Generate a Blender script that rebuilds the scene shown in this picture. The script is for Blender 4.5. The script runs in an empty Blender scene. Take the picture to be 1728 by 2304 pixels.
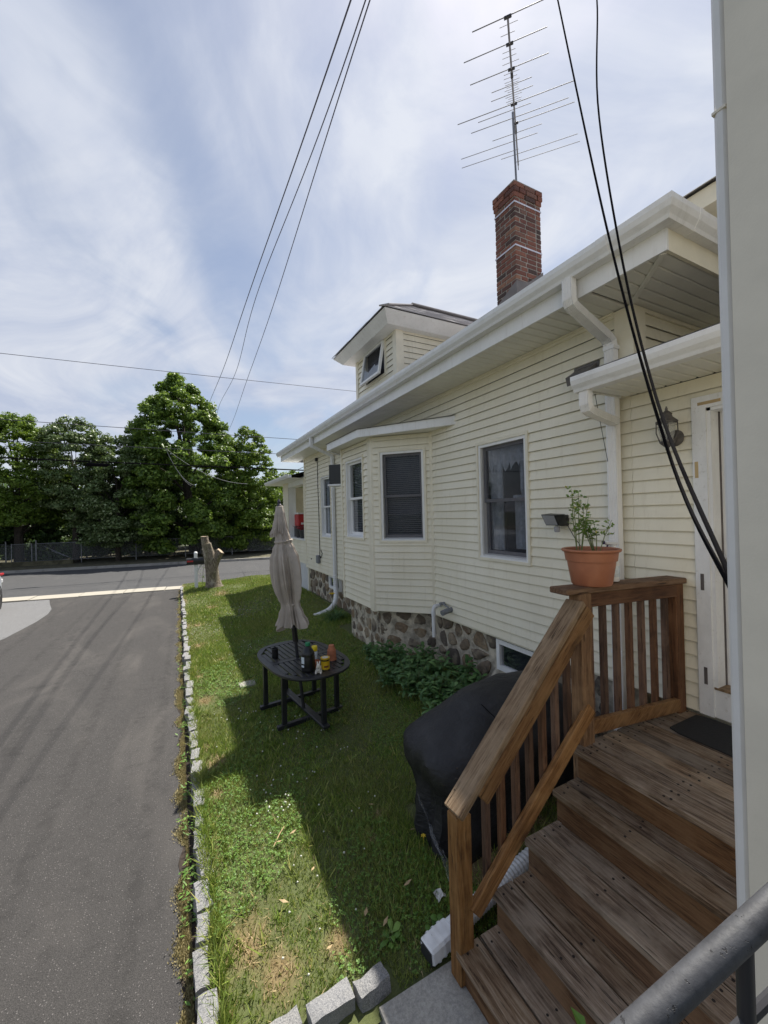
import bpy, math, random
import numpy as np
from mathutils import Vector, Matrix
random.seed(7); RNG = np.random.default_rng(7)
SC = bpy.context.scene
COL = SC.collection
R = math.radians

# ------------------------------------------------------------------ camera
cd = bpy.data.cameras.new("Camera"); cam = bpy.data.objects.new("Camera", cd); COL.objects.link(cam)
YAW, PITCH, ROLL, FPX = R(27.2), R(0.25), R(1.45), 905.0
fwd = Vector((math.sin(YAW)*math.cos(PITCH), math.cos(YAW)*math.cos(PITCH), math.sin(PITCH)))
rt = Vector((math.cos(YAW), -math.sin(YAW), 0)); up = rt.cross(fwd)
rt2 = rt*math.cos(ROLL) - up*math.sin(ROLL); up2 = rt*math.sin(ROLL) + up*math.cos(ROLL)
cam.matrix_world = Matrix(((rt2.x, up2.x, -fwd.x, 0), (rt2.y, up2.y, -fwd.y, 0), (rt2.z, up2.z, -fwd.z, 2.35), (0, 0, 0, 1)))
cd.sensor_fit = 'VERTICAL'; cd.sensor_height = 36.0; cd.lens = 36.0*FPX/2304.0
cd.clip_start = 0.02; cd.clip_end = 3000
SC.camera = cam

# ------------------------------------------------------------------ sky and sun
SUN = Vector((0.425, 0.34, 1.0)).normalized()
SEL = math.asin(SUN.z); SAZ = math.atan2(SUN.x, SUN.y)
w = bpy.data.worlds.new("World"); SC.world = w; w.use_nodes = True
nt = w.node_tree; nt.nodes.clear(); N = nt.nodes.new; L = nt.links.new
def M_(op, a, b=None, clamp=False):
    n = N('ShaderNodeMath'); n.operation = op; n.use_clamp = clamp
    for i, v in enumerate((a, b)):
        if v is None: continue
        if isinstance(v, (int, float)): n.inputs[i].default_value = v
        else: L(v, n.inputs[i])
    return n.outputs[0]
sky = N('ShaderNodeTexSky'); sky.sky_type = 'NISHITA'; sky.sun_disc = False
sky.sun_elevation = SEL; sky.sun_rotation = SAZ; sky.air_density = 1.0; sky.dust_density = 1.2; sky.ozone_density = 1.5
tc = N('ShaderNodeTexCoord'); sp = N('ShaderNodeSeparateXYZ'); L(tc.outputs['Generated'], sp.inputs[0])
den = M_('ADD', M_('MAXIMUM', sp.outputs[2], 0.0), 0.22)
cx = M_('DIVIDE', sp.outputs[0], den); cy = M_('DIVIDE', sp.outputs[1], den)
cb = N('ShaderNodeCombineXYZ'); L(cx, cb.inputs[0]); L(cy, cb.inputs[1])
def noise(vec, scale, detail, rough, dist, rot=0, sc=(1, 1, 1), loc=(0, 0, 0)):
    m0 = N('ShaderNodeMapping'); m0.inputs['Rotation'].default_value = (0, 0, rot); L(vec, m0.inputs[0])
    m = N('ShaderNodeMapping'); m.inputs['Scale'].default_value = sc; m.inputs['Location'].default_value = loc; L(m0.outputs[0], m.inputs[0]); n = N('ShaderNodeTexNoise'); L(m.outputs[0], n.inputs[0])
    n.inputs['Scale'].default_value = scale; n.inputs['Detail'].default_value = detail; n.inputs['Roughness'].default_value = rough; n.inputs['Distortion'].default_value = dist
    return n.outputs[0]
n1 = noise(cb.outputs[0], 0.8, 4, 0.5, 0.4, R(17), (1.5, 0.6, 1), (5.963, 14.835, 0))
n2 = noise(cb.outputs[0], 2.0, 7, 0.55, 0.7, R(22), (1.35, 0.75, 1), (14.443, 4.374, 0))
cv = M_('ADD', M_('MULTIPLY', n1, 0.62), M_('MULTIPLY', n2, 0.38))
mr = N('ShaderNodeMapRange'); mr.interpolation_type = 'SMOOTHSTEP'; L(cv, mr.inputs[0]); mr.inputs[1].default_value = 0.41; mr.inputs[2].default_value = 0.58; mr.inputs[3].default_value = 0.28; mr.inputs[4].default_value = 0.98
# thin cloud in front of the sun scatters forward: brighter round the sun's own direction
dp = N('ShaderNodeVectorMath'); dp.operation = 'DOT_PRODUCT'; L(tc.outputs['Generated'], dp.inputs[0]); dp.inputs[1].default_value = SUN
gl = M_('POWER', M_('MAXIMUM', dp.outputs['Value'], 0.0), 4.0)
br = M_('ADD', 0.94, M_('MULTIPLY', gl, 0.10))
cc = N('ShaderNodeMix'); cc.data_type = 'RGBA'; n3 = noise(cb.outputs[0], 1.5, 6, 0.6, 1.2, R(-15), (1.1, 0.9, 1), (9.3, 2.2, 0)); mr3 = N('ShaderNodeMapRange'); L(n3, mr3.inputs[0]); mr3.inputs[1].default_value = 0.36; mr3.inputs[2].default_value = 0.64; L(mr3.outputs[0], cc.inputs['Factor'])
cc.inputs['A'].default_value = (3.0, 3.35, 4.2, 1); cc.inputs['B'].default_value = (4.25, 4.45, 4.9, 1)
cs = N('ShaderNodeVectorMath'); cs.operation = 'SCALE'; L(cc.outputs['Result'], cs.inputs[0]); L(br, cs.inputs['Scale'])
mx = N('ShaderNodeMix'); mx.data_type = 'RGBA'; L(mr.outputs[0], mx.inputs['Factor']); sks = N('ShaderNodeVectorMath'); sks.operation = 'SCALE'; L(sky.outputs[0], sks.inputs[0]); sks.inputs['Scale'].default_value = 0.64; L(sks.outputs[0], mx.inputs['A']); L(cs.outputs[0], mx.inputs['B'])
bg = N('ShaderNodeBackground'); L(mx.outputs['Result'], bg.inputs[0]); bg.inputs[1].default_value = 0.10
wo = N('ShaderNodeOutputWorld'); L(bg.outputs[0], wo.inputs[0])
sl = bpy.data.lights.new("Sun", 'SUN'); sl.energy = 4.3; sl.angle = R(0.55); sl.color = (1.0, 0.95, 0.86)
so = bpy.data.objects.new("Sun", sl); COL.objects.link(so); so.rotation_euler = (-SUN).to_track_quat('-Z', 'Y').to_euler(); so.location = (12, 9, 30)
SC.view_settings.view_transform = 'Standard'; SC.view_settings.look = 'None'; SC.view_settings.exposure = 0.88; SC.view_settings.gamma = 1.0
SC.render.engine = 'CYCLES'
try:
    SC.cycles.max_bounces = 6; SC.cycles.diffuse_bounces = 4; SC.cycles.transparent_max_bounces = 12; SC.cycles.use_denoising = True
except Exception: pass

# ------------------------------------------------------------------ materials
MAT = {}
def srgb(r, g, b):
    f = lambda c: (c/255/12.92) if c/255 <= 0.04045 else ((c/255+0.055)/1.055)**2.4
    return (f(r), f(g), f(b))
class NT:
    def __init__(s, name):
        m = bpy.data.materials.new(name); m.use_nodes = True; s.m = m; s.t = m.node_tree; s.t.nodes.clear()
        s.out = s.n('ShaderNodeOutputMaterial'); s.b = s.n('ShaderNodeBsdfPrincipled'); s.l(s.b.outputs[0], s.out.inputs[0]); MAT[name] = m
        s.geo = s.n('ShaderNodeNewGeometry'); s.pos = s.geo.outputs['Position']
    def n(s, t): return s.t.nodes.new(t)
    def l(s, a, b): s.t.links.new(a, b)
    def map(s, vec, sc=(1, 1, 1), rot=(0, 0, 0), loc=(0, 0, 0)):
        m = s.n('ShaderNodeMapping'); s.l(vec, m.inputs[0]); m.inputs['Scale'].default_value = sc; m.inputs['Rotation'].default_value = rot; m.inputs['Location'].default_value = loc; return m.outputs[0]
    def noise(s, vec, scale, detail=4, rough=0.55, dist=0):
        n = s.n('ShaderNodeTexNoise'); s.l(vec, n.inputs[0]); n.inputs['Scale'].default_value = scale; n.inputs['Detail'].default_value = detail; n.inputs['Roughness'].default_value = rough; n.inputs['Distortion'].default_value = dist; return n.outputs[0]
    def vor(s, vec, scale, feat='F1', out='Distance'):
        n = s.n('ShaderNodeTexVoronoi'); s.l(vec, n.inputs[0]); n.feature = feat; n.inputs['Scale'].default_value = scale; return n.outputs[out]
    def ramp(s, fac, stops):
        r = s.n('ShaderNodeValToRGB'); s.l(fac, r.inputs[0]); e = r.color_ramp.elements
        while len(e) < len(stops): e.new(0.5)
        for el, (p, c) in zip(e, stops): el.position = p; el.color = (*c, 1) if len(c) == 3 else c
        return r.outputs[0]
    def mix(s, f, a, b, mode='MIX'):
        n = s.n('ShaderNodeMix'); n.data_type = 'RGBA'; n.blend_type = mode
        for k, v in (('Factor', f), ('A', a), ('B', b)):
            i = n.inputs[k]
            if isinstance(v, (int, float)): i.default_value = v
            elif isinstance(v, tuple): i.default_value = (*v, 1) if len(v) == 3 else v
            else: s.l(v, i)
        return n.outputs['Result']
    def math(s, op, a, b=0.0, clamp=False):
        n = s.n('ShaderNodeMath'); n.operation = op; n.use_clamp = clamp
        for i, v in enumerate((a, b)):
            if isinstance(v, (int, float)): n.inputs[i].default_value = v
            else: s.l(v, n.inputs[i])
        return n.outputs[0]
    def mr(s, f, a, b, c=0.0, d=1.0):
        n = s.n('ShaderNodeMapRange'); n.interpolation_type = 'SMOOTHSTEP'; s.l(f, n.inputs[0])
        for i, v in zip((1, 2, 3, 4), (a, b, c, d)): n.inputs[i].default_value = v
        return n.outputs[0]
    def set(s, col=None, rough=None, metal=None, bump=None, bd=0.002, bs=0.6, spec=None):
        if col is not None:
            if isinstance(col, tuple): s.b.inputs['Base Color'].default_value = (*col[:3], 1)
            else: s.l(col, s.b.inputs['Base Color'])
        if rough is not None:
            if isinstance(rough, (int, float)): s.b.inputs['Roughness'].default_value = rough
            else: s.l(rough, s.b.inputs['Roughness'])
        if metal is not None: s.b.inputs['Metallic'].default_value = metal
        if spec is not None: s.b.inputs['Specular IOR Level'].default_value = spec
        if bump is not None:
            n = s.n('ShaderNodeBump'); s.l(bump, n.inputs['Height']); n.inputs['Distance'].default_value = bd; n.inputs['Strength'].default_value = bs; s.l(n.outputs[0], s.b.inputs['Normal'])
        return s.m
def dark(c, k): return tuple(x*k for x in c)
def plain(name, col, rough=0.6, var=0.18, scale=6.0, metal=0.0, bump=0.0, bscale=60.0, spec=None):
    t = NT(name); a = t.noise(t.pos, scale, 5, 0.6); f = t.mr(a, 0.3, 0.7)
    c = t.mix(f, dark(col, 1-var), dark(col, 1+var*0.6))
    kw = {}
    if bump: kw = dict(bump=t.noise(t.pos, bscale, 3), bd=bump)
    return t.set(c, rough, metal, spec=spec, **kw)
def wood(name, rot, c0, c1, c2, grain=38.0, rough=0.75, gap=0.5):
    """grain runs along local x after rotating world position by rot"""
    t = NT(name); rnd = t.n('ShaderNodeObjectInfo').outputs['Random']
    off = t.n('ShaderNodeCombineXYZ'); k = t.math('MULTIPLY', rnd, 37.0)
    for i in range(3): t.l(k, off.inputs[i])
    v = t.n('ShaderNodeVectorMath'); v.operation = 'ADD'; t.l(t.pos, v.inputs[0]); t.l(off.outputs[0], v.inputs[1])
    p = t.map(v.outputs[0], (1, 1, 1), rot)
    p2 = t.map(p, (0.06, 1, 1)); p3 = t.map(p, (0.22, 1, 1))
    g = t.noise(p2, grain*1.9, 6, 0.75, 0.5); g2 = t.noise(p3, 9.0, 3, 0.5, 1.2); st = t.noise(p, 4.5, 4, 0.6)
    c = t.ramp(g, [(0.36, c0), (0.50, c1), (0.66, c2)])
    c = t.mix(t.mr(g2, 0.52, 0.68, 0, 0.55), c, dark(c0, 0.8)); c = t.mix(t.mr(st, 0.42, 0.68, 0, 0.6), c, c2)
    hs = t.n('ShaderNodeHueSaturation'); t.l(c, hs.inputs['Color']); t.l(t.math('ADD', t.math('MULTIPLY', rnd, 0.5), 0.74), hs.inputs['Value']); r2 = t.math('FRACT', t.math('MULTIPLY', rnd, 7.13)); t.l(t.math('ADD', t.math('MULTIPLY', r2, 0.35), 0.82), hs.inputs['Saturation'])
    kn = t.vor(t.map(p, (0.42, 1, 1)), 3.4); knot = t.mr(kn, 0.045, 0.09, 1.0, 0.0); ringn = t.mr(kn, 0.09, 0.16, 0.35, 0.0)
    crack = t.mr(t.noise(p2, 95, 2, 0.5), 0.66, 0.71)
    col = t.mix(t.math('MULTIPLY', crack, 0.8), hs.outputs[0], dark(c0, 0.2)); col = t.mix(t.math('MAXIMUM', t.math('MULTIPLY', knot, 0.8), ringn), col, dark(c0, 0.45))
    h = t.math('SUBTRACT', g, t.math('MULTIPLY', crack, 0.9))
    return t.set(col, rough, bump=h, bd=0.004, bs=0.8, spec=0.3)
def island_leaf(name, stops, rough=0.5, trans=0.35, patch=None):
    t = NT(name); rnd = t.geo.outputs['Random Per Island']
    c = t.ramp(rnd, stops)
    if patch:
        c = t.mix(t.mr(t.noise(t.pos, patch[0], 3), 0.42, 0.62, 0, patch[2]), c, patch[1])
    t.set(c, rough, spec=0.35)
    tr = t.n('ShaderNodeBsdfTranslucent'); t.l(t.mix(0.5, c, (0.16, 0.22, 0.02), 'MIX'), tr.inputs[0])
    ms = t.n('ShaderNodeMixShader'); ms.inputs[0].default_value = trans; t.l(t.b.outputs[0], ms.inputs[1]); t.l(tr.outputs[0], ms.inputs[2]); t.l(ms.outputs[0], t.out.inputs[0])
    return t.m

def make_materials():
    # vinyl siding, cream: faint dirt streaks, horizontal wood-grain emboss
    t = NT('siding'); a = t.noise(t.map(t.pos, (1, 1, 0.35)), 3.0, 5, 0.6); b = t.noise(t.map(t.pos, (0.6, 0.6, 9)), 12, 3); dgt = t.noise(t.map(t.pos, (9, 9, 0.7)), 2.2, 4, 0.65)
    c = t.mix(t.mr(a, 0.35, 0.7), (0.80, 0.748, 0.595), (0.845, 0.80, 0.66)); c = t.mix(t.mr(dgt, 0.52, 0.8, 0, 0.34), c, (0.50, 0.44, 0.31)); rb = t.n('ShaderNodeObjectInfo').outputs['Random']; c = t.mix(t.math('MULTIPLY', rb, 0.10), c, (0.60, 0.55, 0.42)); g4 = t.noise(t.map(t.pos, (1, 1, 0.5)), 1.1, 5, 0.6); c = t.mix(t.mr(g4, 0.5, 0.72, 0, 0.22), c, (0.62, 0.585, 0.47))
    t.set(c, 0.42, bump=b, bd=0.0008, bs=0.5)
    plain('cream_trim', (0.80, 0.748, 0.60), 0.45, 0.07, 5)
    t = NT('white_trim'); a = t.noise(t.pos, 4, 5, 0.6); d2 = t.noise(t.map(t.pos, (7, 7, 1)), 3, 4, 0.7)
    t.set(t.mix(t.mr(d2, 0.5, 0.78, 0, 0.38), t.mix(t.mr(a, 0.3, 0.7), (0.78, 0.78, 0.77), (0.85, 0.85, 0.84)), (0.50, 0.47, 0.42)), 0.4)
    t = NT('gutter_white'); d2 = t.noise(t.map(t.pos, (10, 2.2, 1)), 3, 5, 0.7); d3 = t.noise(t.pos, 40, 3, 0.7)
    c = t.mix(t.mr(d2, 0.45, 0.8, 0, 0.4), (0.80, 0.80, 0.80), (0.46, 0.45, 0.43)); t.set(t.mix(t.mr(d3, 0.55, 0.8, 0, 0.2), c, (0.4, 0.39, 0.36)), 0.35)
    plain('soffit', (0.80, 0.79, 0.73), 0.5, 0.06, 3)
    plain('grey_frame', (0.22, 0.215, 0.23), 0.5, 0.1)
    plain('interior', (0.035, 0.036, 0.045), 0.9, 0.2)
    plain('curtain', (0.78, 0.79, 0.80), 0.9, 0.2, 20); plain('blind', (0.50, 0.51, 0.53), 0.6, 0.1)
    t = NT('glass'); t.set((0.02, 0.022, 0.028), 0.04, spec=0.7)
    tr = t.n('ShaderNodeBsdfTransparent'); tr.inputs[0].default_value = (0.62, 0.65, 0.70, 1); ms = t.n('ShaderNodeMixShader'); fr = t.n('ShaderNodeLayerWeight'); fr.inputs[0].default_value = 0.25
    gls = t.n('ShaderNodeBsdfGlossy'); gls.inputs['Roughness'].default_value = 0.02
    t.l(t.math('ADD', t.math('MULTIPLY', fr.outputs['Fresnel'], 0.32), 0.02, True), ms.inputs[0]); t.l(tr.outputs[0], ms.inputs[1]); t.l(gls.outputs[0], ms.inputs[2]); t.l(ms.outputs[0], t.out.inputs[0])
    t = NT('insect_screen'); tr = t.n('ShaderNodeBsdfTransparent'); df = t.n('ShaderNodeBsdfDiffuse'); df.inputs[0].default_value = (0.06, 0.06, 0.07, 1); ms = t.n('ShaderNodeMixShader'); ms.inputs[0].default_value = 0.28
    t.l(tr.outputs[0], ms.inputs[1]); t.l(df.outputs[0], ms.inputs[2]); t.l(ms.outputs[0], t.out.inputs[0])
    # shingles, brick, mortar, stone
    t = NT('shingle'); a = t.noise(t.pos, 90, 3, 0.7); b = t.noise(t.pos, 3, 3); rnd = t.n('ShaderNodeObjectInfo').outputs['Random']
    c = t.mix(a, (0.28, 0.265, 0.27), (0.56, 0.54, 0.54)); c = t.mix(t.math('MULTIPLY', rnd, 0.3), c, (0.22, 0.205, 0.21)); t.set(c, 0.9, bump=a, bd=0.003)
    t = NT('brick'); rnd = t.n('ShaderNodeObjectInfo').outputs['Random']; c = t.ramp(rnd, [(0.0, (0.05, 0.034, 0.03)), (0.2, (0.125, 0.05, 0.038)), (0.45, (0.18, 0.066, 0.046)), (0.7, (0.235, 0.093, 0.06)), (0.88, (0.15, 0.08, 0.062)), (1.0, (0.30, 0.15, 0.09))])
    a = t.noise(t.pos, 22, 5, 0.7); c = t.mix(t.mr(a, 0.45, 0.75, 0, 0.6), c, (0.09, 0.055, 0.05)); t.set(c, 0.85, bump=t.noise(t.pos, 60, 4, 0.7), bd=0.006)
    plain('mortar', (0.30, 0.275, 0.245), 0.95, 0.3, 25, bump=0.006, bscale=70)
    plain('foundation_mortar', (0.50, 0.45, 0.36), 0.95, 0.5, 9, bump=0.012, bscale=30)
    t = NT('field_stone'); rnd = t.n('ShaderNodeObjectInfo').outputs['Random']; c = t.ramp(rnd, [(0.0, (0.10, 0.085, 0.07)), (0.25, (0.20, 0.155, 0.11)), (0.45, (0.29, 0.205, 0.12)), (0.6, (0.14, 0.12, 0.105)), (0.8, (0.33, 0.24, 0.145)), (1.0, (0.22, 0.15, 0.10))])
    a = t.noise(t.pos, 14, 6, 0.7); c = t.mix(t.mr(a, 0.35, 0.7, 0, 0.7), c, (0.075, 0.068, 0.06)); b = t.noise(t.pos, 5, 3); c = t.mix(t.mr(b, 0.5, 0.62, 0, 0.6), c, (0.38, 0.325, 0.24)); t.set(c, 0.9, bump=t.noise(t.pos, 35, 6, 0.7), bd=0.015, bs=0.9)
    t = NT('granite'); rnd = t.n('ShaderNodeObjectInfo').outputs['Random']; a = t.noise(t.pos, 160, 3, 0.8); b = t.noise(t.pos, 12, 4, 0.6); d = t.noise(t.pos, 4, 3)
    c = t.mix(t.mr(a, 0.35, 0.68), (0.13, 0.132, 0.137), (0.38, 0.37, 0.355)); c = t.mix(t.mr(b, 0.48, 0.75, 0, 0.45), c, (0.30, 0.285, 0.25)); c = t.mix(t.math('MULTIPLY', rnd, 0.35), c, (0.25, 0.255, 0.275)); t.set(c, 0.85, bump=t.noise(t.pos, 45, 5, 0.7), bd=0.012, bs=0.9)
    plain('flashing', (0.16, 0.145, 0.14), 0.55, 0.2, 6); plain('band_metal', (0.62, 0.62, 0.68), 0.35, 0.1, metal=0.3)
    plain('aluminium', (0.24, 0.24, 0.26), 0.5, 0.2, metal=0.6); plain('dark_metal', (0.03, 0.03, 0.035), 0.5, 0.2)
    t = NT('worn_steel'); a = t.noise(t.pos, 30, 6, 0.7); b = t.noise(t.map(t.pos, (1, 1, 1)), 75, 4, 0.75); c = t.mix(t.mr(a, 0.3, 0.7), (0.030, 0.031, 0.036), (0.062, 0.064, 0.072)); k = t.mr(b, 0.62, 0.66)
    t.set(t.mix(k, c, (0.012, 0.012, 0.014)), 0.6, metal=0.0, bump=t.math('SUBTRACT', a, k), bd=0.002)
    # asphalts
    def asphalt(name, ca, cb, stain, trk_s=0.0, crk=0.5):
        t = NT(name); a = t.noise(t.pos, 190, 3, 0.75); vn = t.n('ShaderNodeTexVoronoi'); t.l(t.pos, vn.inputs[0]); vn.inputs['Scale'].default_value = 75; v = vn.outputs['Distance']; vc = t.n('ShaderNodeSeparateColor'); t.l(vn.outputs['Color'], vc.inputs[0])
        big = t.noise(t.map(t.pos, (0.9, 0.35, 1)), 1.1, 5, 0.6, 0.8); b2 = t.noise(t.pos, 9, 5, 0.65); b3 = t.noise(t.pos, 2.3, 4, 0.6)
        c = t.mix(t.mr(a, 0.3, 0.72), ca, cb); stone = t.math('MULTIPLY', t.mr(v, 0.16, 0.36, 1.0, 0.0), t.mr(vc.outputs[0], 0.45, 1.0)); c = t.mix(t.math('MULTIPLY', stone, 0.85), c, dark(cb, 2.3)); c = t.mix(t.mr(big, 0.46, 0.74, 0, 0.36), c, stain); c = t.mix(t.mr(b2, 0.5, 0.8, 0, 0.4), c, dark(ca, 0.7)); c = t.mix(t.mr(b3, 0.62, 0.72, 0, 0.35), c, dark(ca, 0.65))
        trk = t.n('ShaderNodeTexWave'); trk.wave_type = 'BANDS'; trk.bands_direction = 'X'; t.l(t.map(t.pos, (0.42, 0.05, 1), (0, 0, R(7))), trk.inputs[0]); trk.inputs['Scale'].default_value = 1.1; trk.inputs['Distortion'].default_value = 1.6; trk.inputs['Detail'].default_value = 3
        c = t.mix(t.math('MULTIPLY', t.mr(trk.outputs['Fac'], 0.90, 1.0, 0, trk_s), t.mr(b2, 0.35, 0.6)), c, dark(ca, 0.62))
        wv = t.n('ShaderNodeVectorMath'); wv.operation = 'ADD'; t.l(t.pos, wv.inputs[0]); nz = t.n('ShaderNodeTexNoise'); t.l(t.pos, nz.inputs[0]); nz.inputs['Scale'].default_value = 2.2; nz.inputs['Detail'].default_value = 5; sc_ = t.n('ShaderNodeVectorMath'); sc_.operation = 'SCALE'; t.l(nz.outputs['Color'], sc_.inputs[0]); sc_.inputs['Scale'].default_value = 0.9; t.l(sc_.outputs[0], wv.inputs[1])
        e = t.vor(wv.outputs[0], 0.42, 'DISTANCE_TO_EDGE'); ck = t.math('MULTIPLY', t.mr(e, 0.0, 0.005, 1.0, 0.0), t.mr(t.noise(t.pos, 0.5, 2), 0.5, 0.62)); c = t.mix(t.math('MULTIPLY', ck, crk), c, dark(ca, 0.35))
        return t.set(c, 0.9, bump=t.math('ADD', a, t.math('MULTIPLY', stone, 1.2)), bd=0.004, bs=0.7, spec=0.3)
    asphalt('asphalt', (0.025, 0.0238, 0.0235), (0.078, 0.0735, 0.071), (0.135, 0.124, 0.114), 0.25)
    asphalt('road_asphalt', (0.045, 0.045, 0.047), (0.095, 0.095, 0.097), (0.10, 0.098, 0.096)); asphalt('old_asphalt', (0.11, 0.11, 0.113), (0.21, 0.21, 0.213), (0.19, 0.19, 0.19))
    t = NT('concrete'); a = t.noise(t.pos, 70, 5, 0.75); b = t.noise(t.pos, 2.5, 5, 0.6); c = t.mix(t.mr(a, 0.3, 0.7), (0.25, 0.24, 0.22), (0.42, 0.40, 0.36)); t.set(t.mix(t.mr(b, 0.45, 0.72, 0, 0.6), c, (0.17, 0.16, 0.145)), 0.9, bump=a, bd=0.004)
    t = NT('pale_concrete'); a = t.noise(t.pos, 50, 5, 0.75); b = t.noise(t.pos, 1.7, 5, 0.6); c = t.mix(t.mr(a, 0.3, 0.7), (0.31, 0.285, 0.24), (0.43, 0.40, 0.335)); t.set(t.mix(t.mr(b, 0.5, 0.75, 0, 0.5), c, (0.42, 0.36, 0.29)), 0.9, bump=a, bd=0.003)
    # lawn soil: 'dry' attribute marks worn spots
    t = NT('lawn_soil'); at = t.n('ShaderNodeAttribute'); at.attribute_name = 'dry'; a = t.noise(t.pos, 60, 5, 0.7); b = t.noise(t.pos, 2.2, 5, 0.6)
    g = t.mix(a, (0.045, 0.06, 0.02), (0.13, 0.155, 0.05)); g = t.mix(t.mr(b, 0.4, 0.7, 0, 0.5), g, (0.085, 0.085, 0.03)); s = t.mix(a, (0.15, 0.085, 0.045), (0.40, 0.27, 0.15)); t.set(t.mix(at.outputs['Fac'], g, s), 0.95, bump=a, bd=0.015)
    plain('far_ground', (0.06, 0.07, 0.03), 0.95, 0.3, 0.3); plain('verge', (0.11, 0.10, 0.06), 0.95, 0.5, 3, bump=0.02, bscale=30)
    island_leaf('grass_blade', [(0.0, (0.096, 0.162, 0.028)), (0.35, (0.171, 0.273, 0.045)), (0.65, (0.264, 0.358, 0.063)), (0.9, (0.377, 0.427, 0.101)), (1.0, (0.628, 0.543, 0.204))], 0.5, 0.25, (1.6, (0.27, 0.28, 0.09), 0.5))
    island_leaf('straw', [(0.0, (0.230, 0.149, 0.069)), (0.5, (0.414, 0.299, 0.149)), (1.0, (0.552, 0.437, 0.253))], 0.7, 0.15)
    island_leaf('clover_leaf', [(0.0, (0.067, 0.148, 0.024)), (0.6, (0.124, 0.245, 0.041)), (1.0, (0.209, 0.335, 0.066))], 0.5, 0.25)
    island_leaf('maple_leaf', [(0.0, (0.055, 0.106, 0.019)), (0.4, (0.113, 0.196, 0.035)), (0.75, (0.187, 0.296, 0.053)), (1.0, (0.296, 0.414, 0.086))], 0.42, 0.42)
    island_leaf('bright_leaf', [(0.0, (0.069, 0.127, 0.018)), (0.5, (0.132, 0.218, 0.030)), (1.0, (0.230, 0.322, 0.057))], 0.45, 0.42)
    island_leaf('grey_leaf', [(0.0, (0.057, 0.098, 0.030)), (0.5, (0.121, 0.182, 0.064)), (0.85, (0.211, 0.279, 0.121)), (1.0, (0.338, 0.396, 0.227))], 0.4, 0.28)
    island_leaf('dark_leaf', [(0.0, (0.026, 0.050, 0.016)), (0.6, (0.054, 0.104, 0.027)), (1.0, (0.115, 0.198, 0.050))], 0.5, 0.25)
    island_leaf('bed_leaf', [(0.0, (0.048, 0.113, 0.038)), (0.6, (0.090, 0.190, 0.062)), (1.0, (0.147, 0.267, 0.086))], 0.38, 0.2)
    island_leaf('herb_leaf', [(0.0, (0.105, 0.215, 0.048)), (0.6, (0.212, 0.352, 0.088)), (0.9, (0.338, 0.430, 0.118)), (1.0, (0.718, 0.565, 0.118))], 0.5, 0.3)
    island_leaf('moss_blade', [(0.0, (0.195, 0.163, 0.078)), (0.6, (0.339, 0.281, 0.137)), (1.0, (0.470, 0.405, 0.221))], 0.8, 0.1)
    plain('bark', (0.055, 0.045, 0.036), 0.95, 0.4, 12, bump=0.02, bscale=25); plain('stem', (0.16, 0.20, 0.07), 0.6, 0.3, 20); plain('soil', (0.035, 0.025, 0.018), 0.95, 0.4, 40, bump=0.01)
    t = NT('stump_bark'); a = t.noise(t.map(t.pos, (1, 1, 0.35)), 26, 6, 0.7); b = t.noise(t.pos, 5, 4, 0.6); d = t.noise(t.pos, 3.5, 3)
    c = t.mix(t.mr(a, 0.35, 0.65), (0.10, 0.08, 0.06), (0.30, 0.25, 0.19)); c = t.mix(t.mr(b, 0.52, 0.66, 0, 0.75), c, (0.42, 0.38, 0.31)); t.set(t.mix(t.mr(d, 0.5, 0.66, 0, 0.35), c, (0.16, 0.155, 0.07)), 0.95, bump=a, bd=0.03, bs=1.0)
    plain('cut_wood', (0.52, 0.40, 0.28), 0.85, 0.25, 14, bump=0.003)
    # porch timber
    tr = ((0.048, 0.029, 0.019), (0.175, 0.122, 0.082), (0.31, 0.25, 0.19)); rs = ((0.062, 0.033, 0.018), (0.14, 0.078, 0.043), (0.205, 0.128, 0.075)); po = ((0.085, 0.042, 0.02), (0.20, 0.105, 0.048), (0.30, 0.18, 0.09)); cp = ((0.10, 0.06, 0.033), (0.255, 0.17, 0.098), (0.37, 0.268, 0.17)); br = ((0.05, 0.026, 0.016), (0.115, 0.058, 0.034), (0.17, 0.095, 0.058))
    wood('tread_wood', (0, 0, R(90)), *tr); wood('riser_wood', (0, 0, R(90)), *rs); wood('post_wood', (0, R(90), 0), *po); wood('baluster_wood', (0, R(90), 0), *br)
    wood('rail_wood', (0, R(41.4), 0), *cp); wood('rail_side_wood', (0, R(41.4), 0), *po); wood('cross_rail_wood', (0, 0, R(5)), *br); wood('cap_wood', (0, 0, R(5)), *rs)
    plain('nail', (0.018, 0.013, 0.01), 0.8, 0.3)
    # objects
    t = NT('mat_rubber'); a = t.noise(t.pos, 80, 3); t.set(t.mix(a, (0.008, 0.008, 0.008), (0.022, 0.022, 0.023)), 0.95, bump=a, bd=0.004)
    t = NT('grill_cover'); a = t.noise(t.pos, 5, 4, 0.6); b = t.noise(t.pos, 300, 2); d = t.noise(t.pos, 55, 4, 0.8); c = t.mix(t.mr(a, 0.35, 0.7), (0.009, 0.009, 0.011), (0.022, 0.022, 0.025)); t.set(t.mix(t.mr(d, 0.68, 0.8, 0, 0.2), c, (0.2, 0.19, 0.18)), 0.62, bump=t.math('ADD', t.math('MULTIPLY', b, 0.05), t.math('ADD', t.noise(t.map(t.pos, (1, 1, 2.2)), 7, 3, 0.5, 1.6), t.math('MULTIPLY', t.noise(t.pos, 20, 3, 0.5, 2.5), 0.35))), bd=0.02, bs=0.5)
    t = NT('terracotta_plastic'); a = t.noise(t.pos, 10, 4, 0.6); t.set(t.mix(t.mr(a, 0.35, 0.7), (0.36, 0.135, 0.07), (0.42, 0.165, 0.085)), 0.5)
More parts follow.
